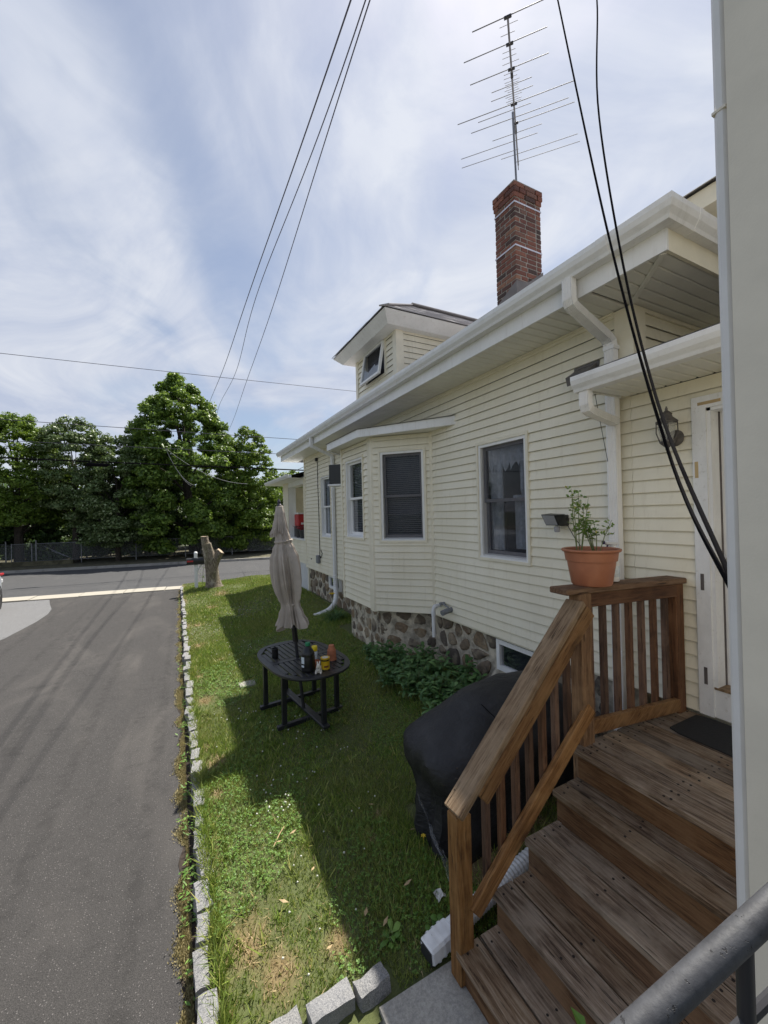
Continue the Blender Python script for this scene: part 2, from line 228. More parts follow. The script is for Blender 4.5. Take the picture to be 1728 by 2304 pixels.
    plain('terracotta', (0.46, 0.17, 0.085), 0.85, 0.2, 18); t = NT('umbrella_cloth'); a = t.noise(t.pos, 6, 5, 0.6); b = t.noise(t.pos, 350, 2); t.set(t.mix(t.mr(a, 0.3, 0.7), (0.41, 0.355, 0.305), (0.50, 0.44, 0.385)), 0.9, bump=b, bd=0.0008)
    plain('table_black', (0.022, 0.022, 0.026), 0.38, 0.3, 9, bump=0.0015, bscale=50); plain('black_plastic', (0.012, 0.012, 0.013), 0.3, 0.2); plain('black_cable', (0.006, 0.0055, 0.007), 0.95, 0.1, spec=0.05); plain('wire_dark', (0.05, 0.045, 0.07), 0.5, 0.1)
    plain('green_cap', (0.02, 0.22, 0.10), 0.4, 0.1); plain('yellow_cap', (0.80, 0.62, 0.02), 0.4, 0.1); plain('pale_label', (0.62, 0.68, 0.72), 0.5, 0.15, 60); plain('yellow_tin', (0.72, 0.46, 0.02), 0.4, 0.1); plain('brown_label', (0.20, 0.06, 0.02), 0.5, 0.1); plain('plaster_white', (0.62, 0.58, 0.50), 0.9, 0.2, 25)
    plain('white_plastic', (0.76, 0.76, 0.76), 0.45, 0.12, 12); plain('pvc', (0.74, 0.75, 0.77), 0.4, 0.08); plain('grey_pvc', (0.20, 0.21, 0.23), 0.5, 0.1); plain('purple_plastic', (0.04, 0.02, 0.09), 0.4, 0.1)
    plain('lantern_metal', (0.11, 0.10, 0.095), 0.65, 0.35, 25); plain('vent_grey', (0.14, 0.13, 0.125), 0.7, 0.2); plain('lamp_lens', (0.36, 0.36, 0.38), 0.25, 0.05)
    plain('door_white', (0.80, 0.81, 0.83), 0.42, 0.07, 3); t = NT('frame_paint'); a = t.noise(t.map(t.pos, (1, 1, 0.5)), 7, 6, 0.7); b = t.noise(t.pos, 30, 4, 0.7); t.set(t.mix(t.mr(b, 0.58, 0.75, 0, 0.4), t.mix(t.mr(a, 0.35, 0.7), (0.72, 0.725, 0.73), (0.82, 0.825, 0.83)), (0.40, 0.37, 0.32)), 0.5)
    plain('chrome', (0.55, 0.54, 0.52), 0.22, 0.1, metal=0.9); plain('tape_dark', (0.10, 0.085, 0.085), 0.7, 0.2); plain('tape_tan', (0.45, 0.33, 0.17), 0.7, 0.25); plain('sill_wood', (0.24, 0.16, 0.09), 0.8, 0.4, 30)
    plain('near_wall_cream', (0.80, 0.73, 0.60), 0.55, 0.05, 9, bump=0.0006, bscale=220); plain('near_strip_white', (0.78, 0.76, 0.73), 0.5, 0.06, 7)
    plain('red_paint', (0.42, 0.02, 0.025), 0.4, 0.1); plain('car_paint', (0.50, 0.53, 0.57), 0.25, 0.03, metal=0.2); plain('tyre', (0.018, 0.018, 0.018), 0.85, 0.2); plain('car_glass', (0.015, 0.017, 0.02), 0.05, 0.1); plain('rim_metal', (0.18, 0.18, 0.19), 0.35, 0.1, metal=0.8)
    plain('galvanised', (0.28, 0.29, 0.30), 0.5, 0.15, metal=0.5); plain('lattice', (0.66, 0.67, 0.68), 0.6, 0.06); plain('petal_yellow', (0.75, 0.52, 0.03), 0.6, 0.1); plain('petal_red', (0.25, 0.02, 0.03), 0.6, 0.2); plain('clover_white', (0.62, 0.62, 0.54), 0.7, 0.15, 90); plain('paper', (0.62, 0.61, 0.58), 0.8, 0.15, 30); plain('dry_leaf', (0.42, 0.30, 0.16), 0.7, 0.3, 40)
    t = NT('clear_plastic'); t.set((0.55, 0.57, 0.60), 0.15); tr = t.n('ShaderNodeBsdfTransparent'); ms = t.n('ShaderNodeMixShader'); ms.inputs[0].default_value = 0.35; t.l(tr.outputs[0], ms.inputs[1]); t.l(t.b.outputs[0], ms.inputs[2]); t.l(ms.outputs[0], t.out.inputs[0])
    t = NT('lantern_glass'); t.set((0.5, 0.5, 0.46), 0.2); tr = t.n('ShaderNodeBsdfTransparent'); ms = t.n('ShaderNodeMixShader'); ms.inputs[0].default_value = 0.4; t.l(tr.outputs[0], ms.inputs[1]); t.l(t.b.outputs[0], ms.inputs[2]); t.l(ms.outputs[0], t.out.inputs[0])
    t = NT('chain_link'); sx = t.n('ShaderNodeSeparateXYZ'); t.l(t.pos, sx.inputs[0]); 
    u1 = t.math('FRACT', t.math('MULTIPLY', t.math('ADD', sx.outputs[0], sx.outputs[2]), 14.0)); u2 = t.math('FRACT', t.math('MULTIPLY', t.math('SUBTRACT', sx.outputs[0], sx.outputs[2]), 14.0))
    wire = t.math('MAXIMUM', t.math('LESS_THAN', u1, 0.10), t.math('LESS_THAN', u2, 0.10)); tr = t.n('ShaderNodeBsdfTransparent'); ms = t.n('ShaderNodeMixShader'); t.l(wire, ms.inputs[0]); t.l(tr.outputs[0], ms.inputs[1]); t.l(t.b.outputs[0], ms.inputs[2]); t.l(ms.outputs[0], t.out.inputs[0]); t.set((0.25, 0.26, 0.27), 0.5)
make_materials()

# ------------------------------------------------------------------ mesh helpers
WP = {}          # object -> world origin (Vector)
def obj_from(name, me, mat, parent, org):
    if mat is not None and not me.materials: me.materials.append(MAT[mat])
    o = bpy.data.objects.new(name, me); COL.objects.link(o)
    org = Vector(org)
    if parent is not None: o.parent = parent; o.location = org - WP[parent]
    else: o.location = org
    WP[o] = org
    return o
def tag(o, label=None, cat=None, group=None, kind=None):
    if label: o['label'] = label
    if cat: o['category'] = cat
    if group: o['group'] = group
    if kind: o['kind'] = kind
    return o
def empty(name, loc, label=None, cat=None, group=None, kind=None, parent=None):
    o = bpy.data.objects.new(name, None); COL.objects.link(o); o.empty_display_size = 0.1
    loc = Vector(loc)
    if parent is not None: o.parent = parent; o.location = loc - WP[parent]
    else: o.location = loc
    WP[o] = loc
    return tag(o, label, cat, group, kind)
class MB:
    def __init__(s, T=None): s.v = []; s.f = []; s.T = T
    def add(s, pts, faces):
        b = len(s.v)
        for p in pts: s.v.append(tuple(s.T(*p)) if s.T else tuple(p))
        for f in faces: s.f.append([i+b for i in f])
    def box(s, x0, x1, y0, y1, z0, z1):
        s.add([(x0, y0, z0), (x1, y0, z0), (x1, y1, z0), (x0, y1, z0), (x0, y0, z1), (x1, y0, z1), (x1, y1, z1), (x0, y1, z1)],
              [(0, 3, 2, 1), (4, 5, 6, 7), (0, 1, 5, 4), (1, 2, 6, 5), (2, 3, 7, 6), (3, 0, 4, 7)]); return s
    def cbox(s, x0, x1, y0, y1, z0, z1, c=0.006):
        """box with chamfered edges"""
        xs = (x0, x1); ys = (y0, y1); zs = (z0, z1); pts = []; idx = {}
        for i in (0, 1):
            for j in (0, 1):
                for k in (0, 1):
                    sx, sy, sz = (1-2*i), (1-2*j), (1-2*k); X, Y, Z = xs[i], ys[j], zs[k]
                    for a, p in enumerate(((X, Y+sy*c, Z+sz*c), (X+sx*c, Y, Z+sz*c), (X+sx*c, Y+sy*c, Z))):
                        idx[(i, j, k, a)] = len(pts); pts.append(p)
        q = lambda *t: idx[t]; F = []
        for i in (0, 1): F.append([q(i, 0, 0, 0), q(i, 1, 0, 0), q(i, 1, 1, 0), q(i, 0, 1, 0)][::(-1 if i == 0 else 1)])
        for j in (0, 1): F.append([q(0, j, 0, 1), q(1, j, 0, 1), q(1, j, 1, 1), q(0, j, 1, 1)][::(1 if j == 0 else -1)])
        for k in (0, 1): F.append([q(0, 0, k, 2), q(1, 0, k, 2), q(1, 1, k, 2), q(0, 1, k, 2)][::(-1 if k == 0 else 1)])
        for j in (0, 1):
            for k in (0, 1): F.append([q(0, j, k, 1), q(1, j, k, 1), q(1, j, k, 2), q(0, j, k, 2)])
        for i in (0, 1):
            for k in (0, 1): F.append([q(i, 0, k, 0), q(i, 1, k, 0), q(i, 1, k, 2), q(i, 0, k, 2)])
            for j in (0, 1): F.append([q(i, j, 0, 0), q(i, j, 1, 0), q(i, j, 1, 1), q(i, j, 0, 1)])
        for i in (0, 1):
            for j in (0, 1):
                for k in (0, 1): F.append([q(i, j, k, 0), q(i, j, k, 1), q(i, j, k, 2)])
        s.add(pts, F); return s
    def beam(s, a, b, w, h, upv=(0, 0, 1), ext=0.0, c=0.004):
        """bar from a to b, w across, h along up"""
        a = Vector(a); b = Vector(b); d = (b-a); Ln = d.length; d.normalize(); u = Vector(upv); side = d.cross(u).normalized(); u2 = side.cross(d).normalized()
        old = s.T; base = a
        def T(x, y, z):
            p = base + d*x + side*y + u2*z
            return tuple(old(*p)) if old else tuple(p)
        s.T = T; s.cbox(-ext, Ln+ext, -w/2, w/2, -h/2, h/2, min(c, w*0.3, h*0.3)) if c else s.box(-ext, Ln+ext, -w/2, w/2, -h/2, h/2); s.T = old; return s
    def tube(s, pts, r, n=8, caps=True):
        pts = [Vector(p) for p in pts]; k = len(pts); rs = r if isinstance(r, (list, tuple)) else [r]*k
        ring = []; prev = None; V = []; F = []
        for i in range(k):
            d = (pts[min(i+1, k-1)]-pts[max(i-1, 0)]).normalized()
            if prev is None:
                u = d.cross(Vector((0, 0, 1)))
                if u.length < 1e-3: u = d.cross(Vector((0, 1, 0)))
                u.normalize()
            else: u = (prev - d*prev.dot(d)).normalized()
            prev = u; v = d.cross(u)
            for j in range(n):
                a = 2*math.pi*j/n; V.append(pts[i] + (u*math.cos(a)+v*math.sin(a))*rs[i])
        for i in range(k-1):
            for j in range(n):
                j2 = (j+1) % n; F.append((i*n+j, i*n+j2, (i+1)*n+j2, (i+1)*n+j))
        if caps: F.append(tuple(range(n))[::-1]); F.append(tuple((k-1)*n+j for j in range(n)))
        s.add(V, F); return s
    def lathe(s, prof, c=(0, 0, 0), n=24, axis=None, mod=None):
        """prof: list of (r, z)"""
        c = Vector(c); V = []; F = []; k = len(prof)
        ax = Vector(axis).normalized() if axis else Vector((0, 0, 1)); q = Vector((0, 0, 1)).rotation_difference(ax)
        for i, (r, z) in enumerate(prof):
            for j in range(n):
                a = 2*math.pi*j/n; rr = r*(mod(a, z, i) if mod else 1.0); V.append(c + q @ Vector((rr*math.cos(a), rr*math.sin(a), z)))
        for i in range(k-1):
            for j in range(n):
                j2 = (j+1) % n; F.append((i*n+j, i*n+j2, (i+1)*n+j2, (i+1)*n+j))
        F.append(tuple(range(n))[::-1]); F.append(tuple((k-1)*n+j for j in range(n)))
        s.add(V, F); return s
    def prism(s, poly, a0, a1, put):
        """poly: 2D points; put(p, q, a) -> 3D; extruded from a0 to a1"""
        n = len(poly); V = [put(p, q, a0) for p, q in poly]+[put(p, q, a1) for p, q in poly]
        F = [tuple(range(n))[::-1], tuple(range(n, 2*n))]+[(i, (i+1) % n, n+(i+1) % n, n+i) for i in range(n)]
        s.add(V, F); return s
    def build(s, name, mat, parent=None, org=None, smooth=False, share=False):
        if org is None: org = WP[parent] if parent is not None else Vector((0, 0, 0))
        org = Vector(org); me = bpy.data.meshes.new(name)
        me.from_pydata([(v[0]-org.x, v[1]-org.y, v[2]-org.z) for v in s.v], [], s.f)
        if smooth:
            me.polygons.foreach_set('use_smooth', [True]*len(me.polygons))
            try: me.set_sharp_from_angle(angle=R(38))
            except Exception: pass
        me.update()
        return obj_from(name, me, mat, parent, org)
def np_mesh(name, V, F, mat, parent=None, org=(0, 0, 0), smooth=False):
    """V (n,3) array, F (m,k) array of equal-sized faces"""
    V = np.asarray(V, np.float32) - np.asarray(org, np.float32); F = np.asarray(F, np.int32); m, k = F.shape
    me = bpy.data.meshes.new(name); me.vertices.add(len(V)); me.vertices.foreach_set('co', V.ravel()); me.loops.add(m*k); me.loops.foreach_set('vertex_index', F.ravel())
    me.polygons.add(m); me.polygons.foreach_set('loop_start', np.arange(0, m*k, k, dtype=np.int32)); me.polygons.foreach_set('loop_total', np.full(m, k, np.int32))
    if smooth: me.polygons.foreach_set('use_smooth', np.ones(m, bool))
    me.update(calc_edges=True)
    return obj_from(name, me, mat, parent, org)
def inst(src, name, parent, org, rot=None, scale=None):
    o = bpy.data.objects.new(name, src.data); COL.objects.link(o); org = Vector(org)
    if parent is not None: o.parent = parent; o.location = org-WP[parent]
    else: o.location = org
    if rot: o.rotation_euler = rot
    if scale: o.scale = scale
    WP[o] = org; return o
def frame(P0, u, n):
    P0 = Vector(P0); u = Vector(u).normalized(); n = Vector(n).normalized()
    return lambda s_, d, z: P0 + u*s_ + n*d + Vector((0, 0, z))
def sm(t): t = min(1, max(0, t)); return t*t*(3-2*t)
def gz(x, y):
    """height of the lawn"""
    z = 0.28*sm((x-1.4)/1.35)*(1-0.6*sm((y-11.5)/3)) + 0.13*math.exp(-((x-1.0)**2+(y-14.2)**2)/0.9)
    z += 0.012*math.sin(x*5.1+y*1.7)*math.sin(y*2.3-x*1.1)
    return z
def gza(x, y):
    t = np.clip((x-1.4)/1.35, 0, 1); t = t*t*(3-2*t); q = np.clip((y-11.5)/3, 0, 1); q = q*q*(3-2*q)
    return 0.28*t*(1-0.6*q)+0.13*np.exp(-((x-1.0)**2+(y-14.2)**2)/0.9)+0.012*np.sin(x*5.1+y*1.7)*np.sin(y*2.3-x*1.1)
# ------------------------------------------------------------------ ground, road, driveway
def sheet(name, pts, z, mat, kind='structure', parent=None):
    m = MB(); m.add([(x, y, z if not callable(z) else z(x, y)) for x, y in pts], [tuple(range(len(pts)))])
    o = m.build(name, mat, parent)
    if kind: o['kind'] = kind
    return o
sheet('ground', [(-700, -700), (700, -700), (700, 700), (-700, 700)], -0.20, 'far_ground')
near = lambda x: 16.35-0.17*x
far = lambda x: 24.5-0.19*x
sheet('road', [(-60, near(-60)-0.3), (60, near(60)-0.3), (60, far(60)), (-60, far(-60))], -0.105, 'road_asphalt')
sheet('driveway', [(-9, -4), (0.12, -4), (0.12, 15.62), (-9, 17.2)], -0.085, 'asphalt')
sheet('old_driveway_patch', [(-9, 9.2), (-3.95, 10.0), (-3.3, 11.2), (-3.12, 12.7), (-3.1, 13.6), (-3.18, 14.3), (-3.42, 15.2), (-3.62, 16.05), (-9, 17.0)], -0.080, 'old_asphalt')
# pale concrete slabs of the driveway apron
ap = empty('apron', (-2, 16.2, -0.08), kind='structure')
xs = [-9.3, -7.4, -5.75, -4.2, -2.9, -1.66, -0.44, 0.16]
for i in range(len(xs)-1):
    a, b = xs[i]+0.012, xs[i+1]-0.012; m = MB()
    y0a, y1a, y0b, y1b = near(a)-0.76, near(a)-0.02, near(b)-0.76, near(b)-0.02
    if i == len(xs)-2: y0a += 0.08; y0b += 0.06
    z = -0.062+0.006*((i*7) % 3-1)
    m.add([(a, y0a, -0.2), (b, y0b, -0.2), (b+0.05, y1b, -0.2), (a+0.05, y1a, -0.2), (a, y0a, z), (b, y0b, z), (b+0.05, y1b, z), (a+0.05, y1a, z)], [(0, 3, 2, 1), (4, 5, 6, 7), (0, 1, 5, 4), (1, 2, 6, 5), (2, 3, 7, 6), (3, 0, 4, 7)])
    m.build('slab', 'pale_concrete', ap)
# far side of the street: kerb, verge, low wall
m = MB(); 
for i in range(40):
    x0, x1 = -60+3*i, -60+3*i+2.98; m.add([(x0, far(x0), -0.2), (x1, far(x1), -0.2), (x1, far(x1)+0.16, -0.2), (x0, far(x0)+0.16, -0.2), (x0, far(x0), 0.02), (x1, far(x1), 0.02), (x1, far(x1)+0.16, 0.02), (x0, far(x0)+0.16, 0.02)], [(4, 5, 6, 7), (0, 1, 5, 4), (2, 3, 7, 6), (1, 2, 6, 5), (3, 0, 4, 7)])
o = m.build('far_kerb', 'concrete'); o['kind'] = 'structure'
sheet('verge', [(-60, far(-60)+0.16), (60, far(60)+0.16), (60, far(60)+14), (-60, far(-60)+14)], 0.015, 'verge')
m = MB(); m.add([(-30, far(-30)+2.3, 0), (-5.2, far(-5.2)+2.3, 0), (-5.2, far(-5.2)+2.55, 0), (-30, far(-30)+2.55, 0), (-30, far(-30)+2.3, 0.27), (-5.2, far(-5.2)+2.3, 0.24), (-5.2, far(-5.2)+2.55, 0.24), (-30, far(-30)+2.55, 0.27)], [(4, 5, 6, 7), (0, 1, 5, 4), (1, 2, 6, 5), (2, 3, 7, 6), (3, 0, 4, 7)])
tag(m.build('low_wall', 'verge', None, (-17, far(-17)+2.4, 0)), 'low grey concrete wall under the chain link fence across the street', 'wall')
# concrete path at the foot of the wooden stairs
m = MB(); m.box(0.80, 3.2, -1.5, 1.735, -0.15, 0.022); o = m.build('concrete_walk', 'concrete'); o['kind'] = 'structure'

# ------------------------------------------------------------------ lawn
PATCH = [(0.30, 2.34, 0.16), (0.42, 2.12, 0.14), (0.75, 2.12, 0.10), (0.25, 3.70, 0.09), (0.27, 4.22, 0.14), (0.22, 4.55, 0.08), (0.26, 5.7, 0.14), (0.22, 6.6, 0.12), (0.3, 8.2, 0.16), (1.35, 2.85, 0.07), (1.2, 2.65, 0.04), (0.84, 6.02, 0.08), (1.15, 13.2, 0.3), (0.75, 11.6, 0.22), (0.35, 9.8, 0.14), (1.7, 2.12, 0.22), (2.1, 2.4, 0.55), (2.95, 3.0, 0.35), (0.6, 7.2, 0.09)]
def dryf(x, y):
    d = np.zeros_like(x)
    for px, py, pr in PATCH:
        r = np.hypot(x-px, (y-py)*0.8)/pr; wob = 1+0.25*np.sin(9*np.arctan2(y-py, x-px)+px*7); d = np.maximum(d, np.clip(1.25-1.2*r/wob, 0, 1))
    edge = np.clip((0.24-x)/0.12, 0, 1)*(0.5+0.5*np.sin(y*3.3)*np.sin(y*1.31+1))
    return np.maximum(d*0.62, 0.5*edge)
def lawn_edge(x): return 16.25-0.08*x
gx = np.concatenate([np.arange(0.10, 3.4, 0.05), np.arange(3.4, 9.1, 0.4)]); gy = np.concatenate([np.arange(1.70, 10.6, 0.06), np.arange(10.6, 16.3, 0.12)])
X, Y = np.meshgrid(gx, gy); X = X.ravel(); Y = Y.ravel(); Yc = np.minimum(Y, lawn_edge(X)); Z = gza(X, Yc)+RNG.normal(0, 0.004, X.shape)
Z = np.where(Y > lawn_edge(X)-0.02, -0.1, Z)
nx, ny = len(gx), len(gy); ii, jj = np.meshgrid(np.arange(nx-1), np.arange(ny-1)); a = (jj*nx+ii).ravel(); F = np.stack([a, a+1, a+1+nx, a+nx], 1)
lawn = np_mesh('lawn', np.stack([X, Yc, Z], 1), F, 'lawn_soil', smooth=True); lawn['kind'] = 'structure'
at = lawn.data.attributes.new('dry', 'FLOAT', 'POINT'); at.data.foreach_set('value', dryf(X, Yc).astype(np.float32))
def in_lawn(x, y):
    ok = (x > 0.13) & (y > 1.76) & (y < lawn_edge(x)-0.03)
    bay = (x > 2.62) & (y > 4.7) & (y < 7.1); wall = (x > 3.12) & (y < 13.3); walk = (x > 0.8) & (y < 1.74)
    blk = (y < 1.90) & (x < 0.93); grill = (x > 1.55) & (x < 3.0) & (y > 2.1) & (y < 2.8)
    return ok & ~bay & ~wall & ~walk & ~blk & ~grill
def scatter(n, x0, x1, y0, y1):
    x = RNG.uniform(x0, x1, n); y = RNG.uniform(y0, y1, n); k = in_lawn(x, y); return x[k], y[k]
def blades(x, y, w, h, lean=0.6):
    n = len(x); z = gza(x, y)-0.004; a = RNG.uniform(0, 2*np.pi, n); hh = h*RNG.uniform(0.55, 1.35, n); ww = w*RNG.uniform(0.7, 1.4, n); ld = RNG.uniform(0, 2*np.pi, n); lm = hh*RNG.uniform(0.1, lean*1.6, n)
    dx, dy = np.cos(a)*ww/2, np.sin(a)*ww/2
    V = np.empty((n, 3, 3)); V[:, 0] = np.stack([x-dx, y-dy, z], 1); V[:, 1] = np.stack([x+dx, y+dy, z], 1); V[:, 2] = np.stack([x+np.cos(ld)*lm, y+np.sin(ld)*lm, z+hh], 1)
    return V.reshape(-1, 3)
G, S_ = [], []
for (n, x0, x1, y0, y1, bw, bh) in ((62000, 0.12, 3.2, 1.75, 3.6, 0.0055, 0.040), (62000, 0.12, 3.2, 3.6, 6.0, 0.007, 0.038), (52000, 0.12, 3.2, 6.0, 9.5, 0.011, 0.040), (40000, 0.12, 3.2, 9.5, 16.3, 0.018, 0.045), (20000, 3.0, 9.0, 12.8, 16.3, 0.02, 0.045)):
    x, y = scatter(n, x0, x1, y0, y1); d = dryf(x, y); keep = RNG.uniform(0, 1, len(x)) > d*0.55; x, y, d = x[keep], y[keep], d[keep]
    s = RNG.uniform(0, 1, len(x)) < np.clip(d*1.1+0.045, 0, 1)
    tall = 1+0.55*np.sin(x*2.3+1.1)*np.sin(y*1.9)
    G.append(blades(x[~s], y[~s], bw, bh*tall[~s])); S_.append(blades(x[s], y[s], bw, bh*0.7, 1.2))
# longer tufts, and blades hanging over the kerb stones
def tufts():
    out = []
    for _ in range(520):
        x0 = random.uniform(0.15, 2.6); y0 = 1.95+abs(random.gauss(0, 1))*3.2
        if random.random() < 0.45: x0 = random.uniform(0.115, 0.16)
        n_ = random.randint(10, 26); x = RNG.normal(x0, 0.018, n_); y = RNG.normal(y0, 0.03, n_); k = in_lawn(np.maximum(x, 0.14), y)
        if k.sum(): out.append(blades(x[k], y[k], 0.006+0.0008*y0, 0.075, 0.9))
    return np.concatenate(out)
G.append(tufts())
def tri_obj(name, parts, mat):
    V = np.concatenate(parts); return np_mesh(name, V, np.arange(len(V)).reshape(-1, 3), mat)
tag(tri_obj('grass', G, 'grass_blade'), 'short green grass of the narrow side lawn', 'grass', kind='stuff')
tag(tri_obj('dry_grass', S_, 'straw'), 'straw coloured dry grass blades scattered through the lawn', 'grass', kind='stuff')
# clover: three round leaflets, as one mass
def clover(n, x0, x1, y0, y1, size):
    x, y = scatter(n, x0, x1, y0, y1); p = np.sin(x*3.1+0.6)*np.sin(y*2.2+0.4)+0.5*np.sin(x*7.7-y*5.1); k = (p > 0.05) & (dryf(x, y) < 0.3); x, y = x[k], y[k]; n = len(x); out = []
    z = gza(x, y)+RNG.uniform(0.015, 0.045, n); a0 = RNG.uniform(0, 6.28, n); s = size*RNG.uniform(0.7, 1.3, n)
    for q in range(3):
        a = a0+q*2.094; c, sn = np.cos(a), np.sin(a); t = RNG.normal(0, 0.35, n)*s
        V = np.empty((n, 4, 3)); V[:, 0] = np.stack([x, y, z], 1); V[:, 1] = np.stack([x+c*s*0.6-sn*s*0.45, y+sn*s*0.6+c*s*0.45, z+t*0.6], 1); V[:, 2] = np.stack([x+c*s*1.05, y+sn*s*1.05, z+t], 1); V[:, 3] = np.stack([x+c*s*0.6+sn*s*0.45, y+sn*s*0.6-c*s*0.45, z+t*0.5], 1)
        out.append(V.reshape(-1, 3))
    return np.concatenate(out)
V = np.concatenate([clover(13000, 0.13, 3.1, 1.75, 4.2, 0.0095), clover(9000, 0.13, 3.1, 4.2, 8.0, 0.013)])
tag(np_mesh('clover', V, np.arange(len(V)).reshape(-1, 4), 'clover_leaf'), 'low clover leaves growing in patches of the lawn', 'clover', kind='stuff')
def flowers():
    C = []
    for cx_, cy_, r_, n_ in ((0.62, 3.4, 0.22, 26), (0.9, 4.3, 0.5, 22), (0.5, 9.2, 0.35, 30), (0.95, 7.3, 0.5, 34), (1.3, 10.0, 0.9, 60), (1.2, 3.2, 0.7, 16), (0.6, 5.1, 0.25, 12), (0.8, 2.5, 0.4, 8)):
        C.append(np.stack([RNG.normal(cx_, r_*0.6, n_), RNG.normal(cy_, r_*0.8, n_)], 1))
    C = np.concatenate(C); k = in_lawn(C[:, 0], C[:, 1]); C = C[k]; V = []; F = []
    o6 = [(1, 0, 0), (-1, 0, 0), (0, 1, 0), (0, -1, 0), (0, 0, 1), (0, 0, -1)]; f8 = [(0, 2, 4), (2, 1, 4), (1, 3, 4), (3, 0, 4), (2, 0, 5), (1, 2, 5), (3, 1, 5), (0, 3, 5)]
    for x, y in C:
        z = float(gza(np.array([x]), np.array([y]))[0])+random.uniform(0.03, 0.055); s = random.uniform(0.006, 0.010); b = len(V)
        V += [(x+s*p, y+s*q, z+s*r) for p, q, r in o6]; F += [(a+b, c+b, d+b) for a, c, d in f8]
    tag(np_mesh('clover_flowers', V, F, 'clover_white'), 'tiny white clover blossoms dotted over the lawn', 'flowers', kind='stuff')
flowers()

# ------------------------------------------------------------------ granite kerb
def block_mesh(name, lx, ly, lz, seed):
    """rough cut stone: 3x4 grid top, jittered"""
    rr = random.Random(seed); nx_, ny_, nz_ = 4, 5, 3; V = []; idx = {}
    for i in range(nx_):
        for j in range(ny_):
            for k in range(nz_):
                if 0 < i < nx_-1 and 0 < j < ny_-1 and k == 1: continue
                fx, fy, fz = i/(nx_-1)-0.5, j/(ny_-1)-0.5, k/(nz_-1)
                ex = (abs(fx) > 0.49)+(abs(fy) > 0.49)+(fz > 0.99); q = 0.93 if ex >= 2 else 1.0
                idx[(i, j, k)] = len(V); V.append((fx*lx*q+rr.uniform(-1, 1)*0.006, fy*ly*(0.97 if ex >= 2 else 1)+rr.uniform(-1, 1)*0.008, fz*lz-(0.010 if ex >= 2 and fz > 0.99 else 0)+rr.uniform(-1, 1)*0.005))
    F = []
    def face(g):
        if all(p in idx for p in g): F.append([idx[p] for p in g])
    for i in range(nx_-1):
        for j in range(ny_-1): face([(i, j, nz_-1), (i+1, j, nz_-1), (i+1, j+1, nz_-1), (i, j+1, nz_-1)])
    for k in range(nz_-1):
        for i in range(nx_-1): face([(i, 0, k), (i+1, 0, k), (i+1, 0, k+1), (i, 0, k+1)]); face([(i+1, ny_-1, k), (i, ny_-1, k), (i, ny_-1, k+1), (i+1, ny_-1, k+1)])
        for j in range(ny_-1): face([(0, j+1, k), (0, j, k), (0, j, k+1), (0, j+1, k+1)]); face([(nx_-1, j, k), (nx_-1, j+1, k), (nx_-1, j+1, k+1), (nx_-1, j, k+1)])
    me = bpy.data.meshes.new(name); me.from_pydata(V, [], F); me.polygons.foreach_set('use_smooth', [True]*len(F)); me.materials.append(MAT['granite'])
    try: me.set_sharp_from_angle(angle=R(50))
    except Exception: pass
    return me
kerb = empty('driveway_kerb', (0.07, 8, -0.085), kind='structure')
BM = [block_mesh('block', 0.092, 1.0, 0.16, s) for s in range(6)]
def block(parent, x, y, z, ln, rot, k, sx=1.0, sz=1.0):
    o = bpy.data.objects.new('block', BM[k % 6]); COL.objects.link(o); o.parent = parent; WP[o] = Vector((x, y, z)); o.location = WP[o]-WP[parent]; o.scale = (sx, ln, sz); o.rotation_euler = (R(random.uniform(-2.5, 2.5)), R(random.uniform(-4, 4)), rot); return o
yy = [1.80, 2.19, 2.44, 2.65, 2.90, 3.17, 3.38, 3.59, 3.83, 4.07, 4.30, 4.52, 4.71, 4.92, 5.16, 5.40, 5.62, 5.90]
while yy[-1] < 15.4: yy.append(yy[-1]+random.uniform(0.2, 0.3))
for i in range(len(yy)-1):
    y0, y1 = yy[i], yy[i+1]; ym = (y0+y1)/2; x = 0.065+0.05*sm((ym-2)/1.5)-0.02*sm((ym-4)/2)
    block(kerb, x+random.uniform(-0.014, 0.014), ym, -0.122+random.uniform(-0.022, 0.014), (y1-y0)-random.uniform(0.015, 0.045), R(random.uniform(-6, 6)), i, random.uniform(0.75, 1.12))
edge = empty('lawn_edging', (0.55, 1.82, 0), kind='structure')
for i, (x, y, ln, rot, sx) in enumerate(((0.805, 1.812, 0.165, R(97), 1.02), (0.60, 1.836, 0.215, R(93), 1.05), (0.36, 1.86, 0.2, R(95), 1.0), (0.17, 1.84, 0.16, R(90), 0.9))):
    block(edge, x, y, -0.082 if i < 2 else -0.105, ln, rot, i+2, sx)
m = MB(); V = []; ys_ = np.arange(1.9, 15.5, 0.06)
for y in ys_: V += [(0.07, y, -0.079), (0.0+0.018*math.sin(y*7.3)+0.014*math.sin(y*17.1)-0.012, y, -0.081)]
m.add(V, [(2*i, 2*i+2, 2*i+3, 2*i+1) for i in range(len(ys_)-1)]); o = m.build('soil_joint', 'soil'); o['kind'] = 'structure'
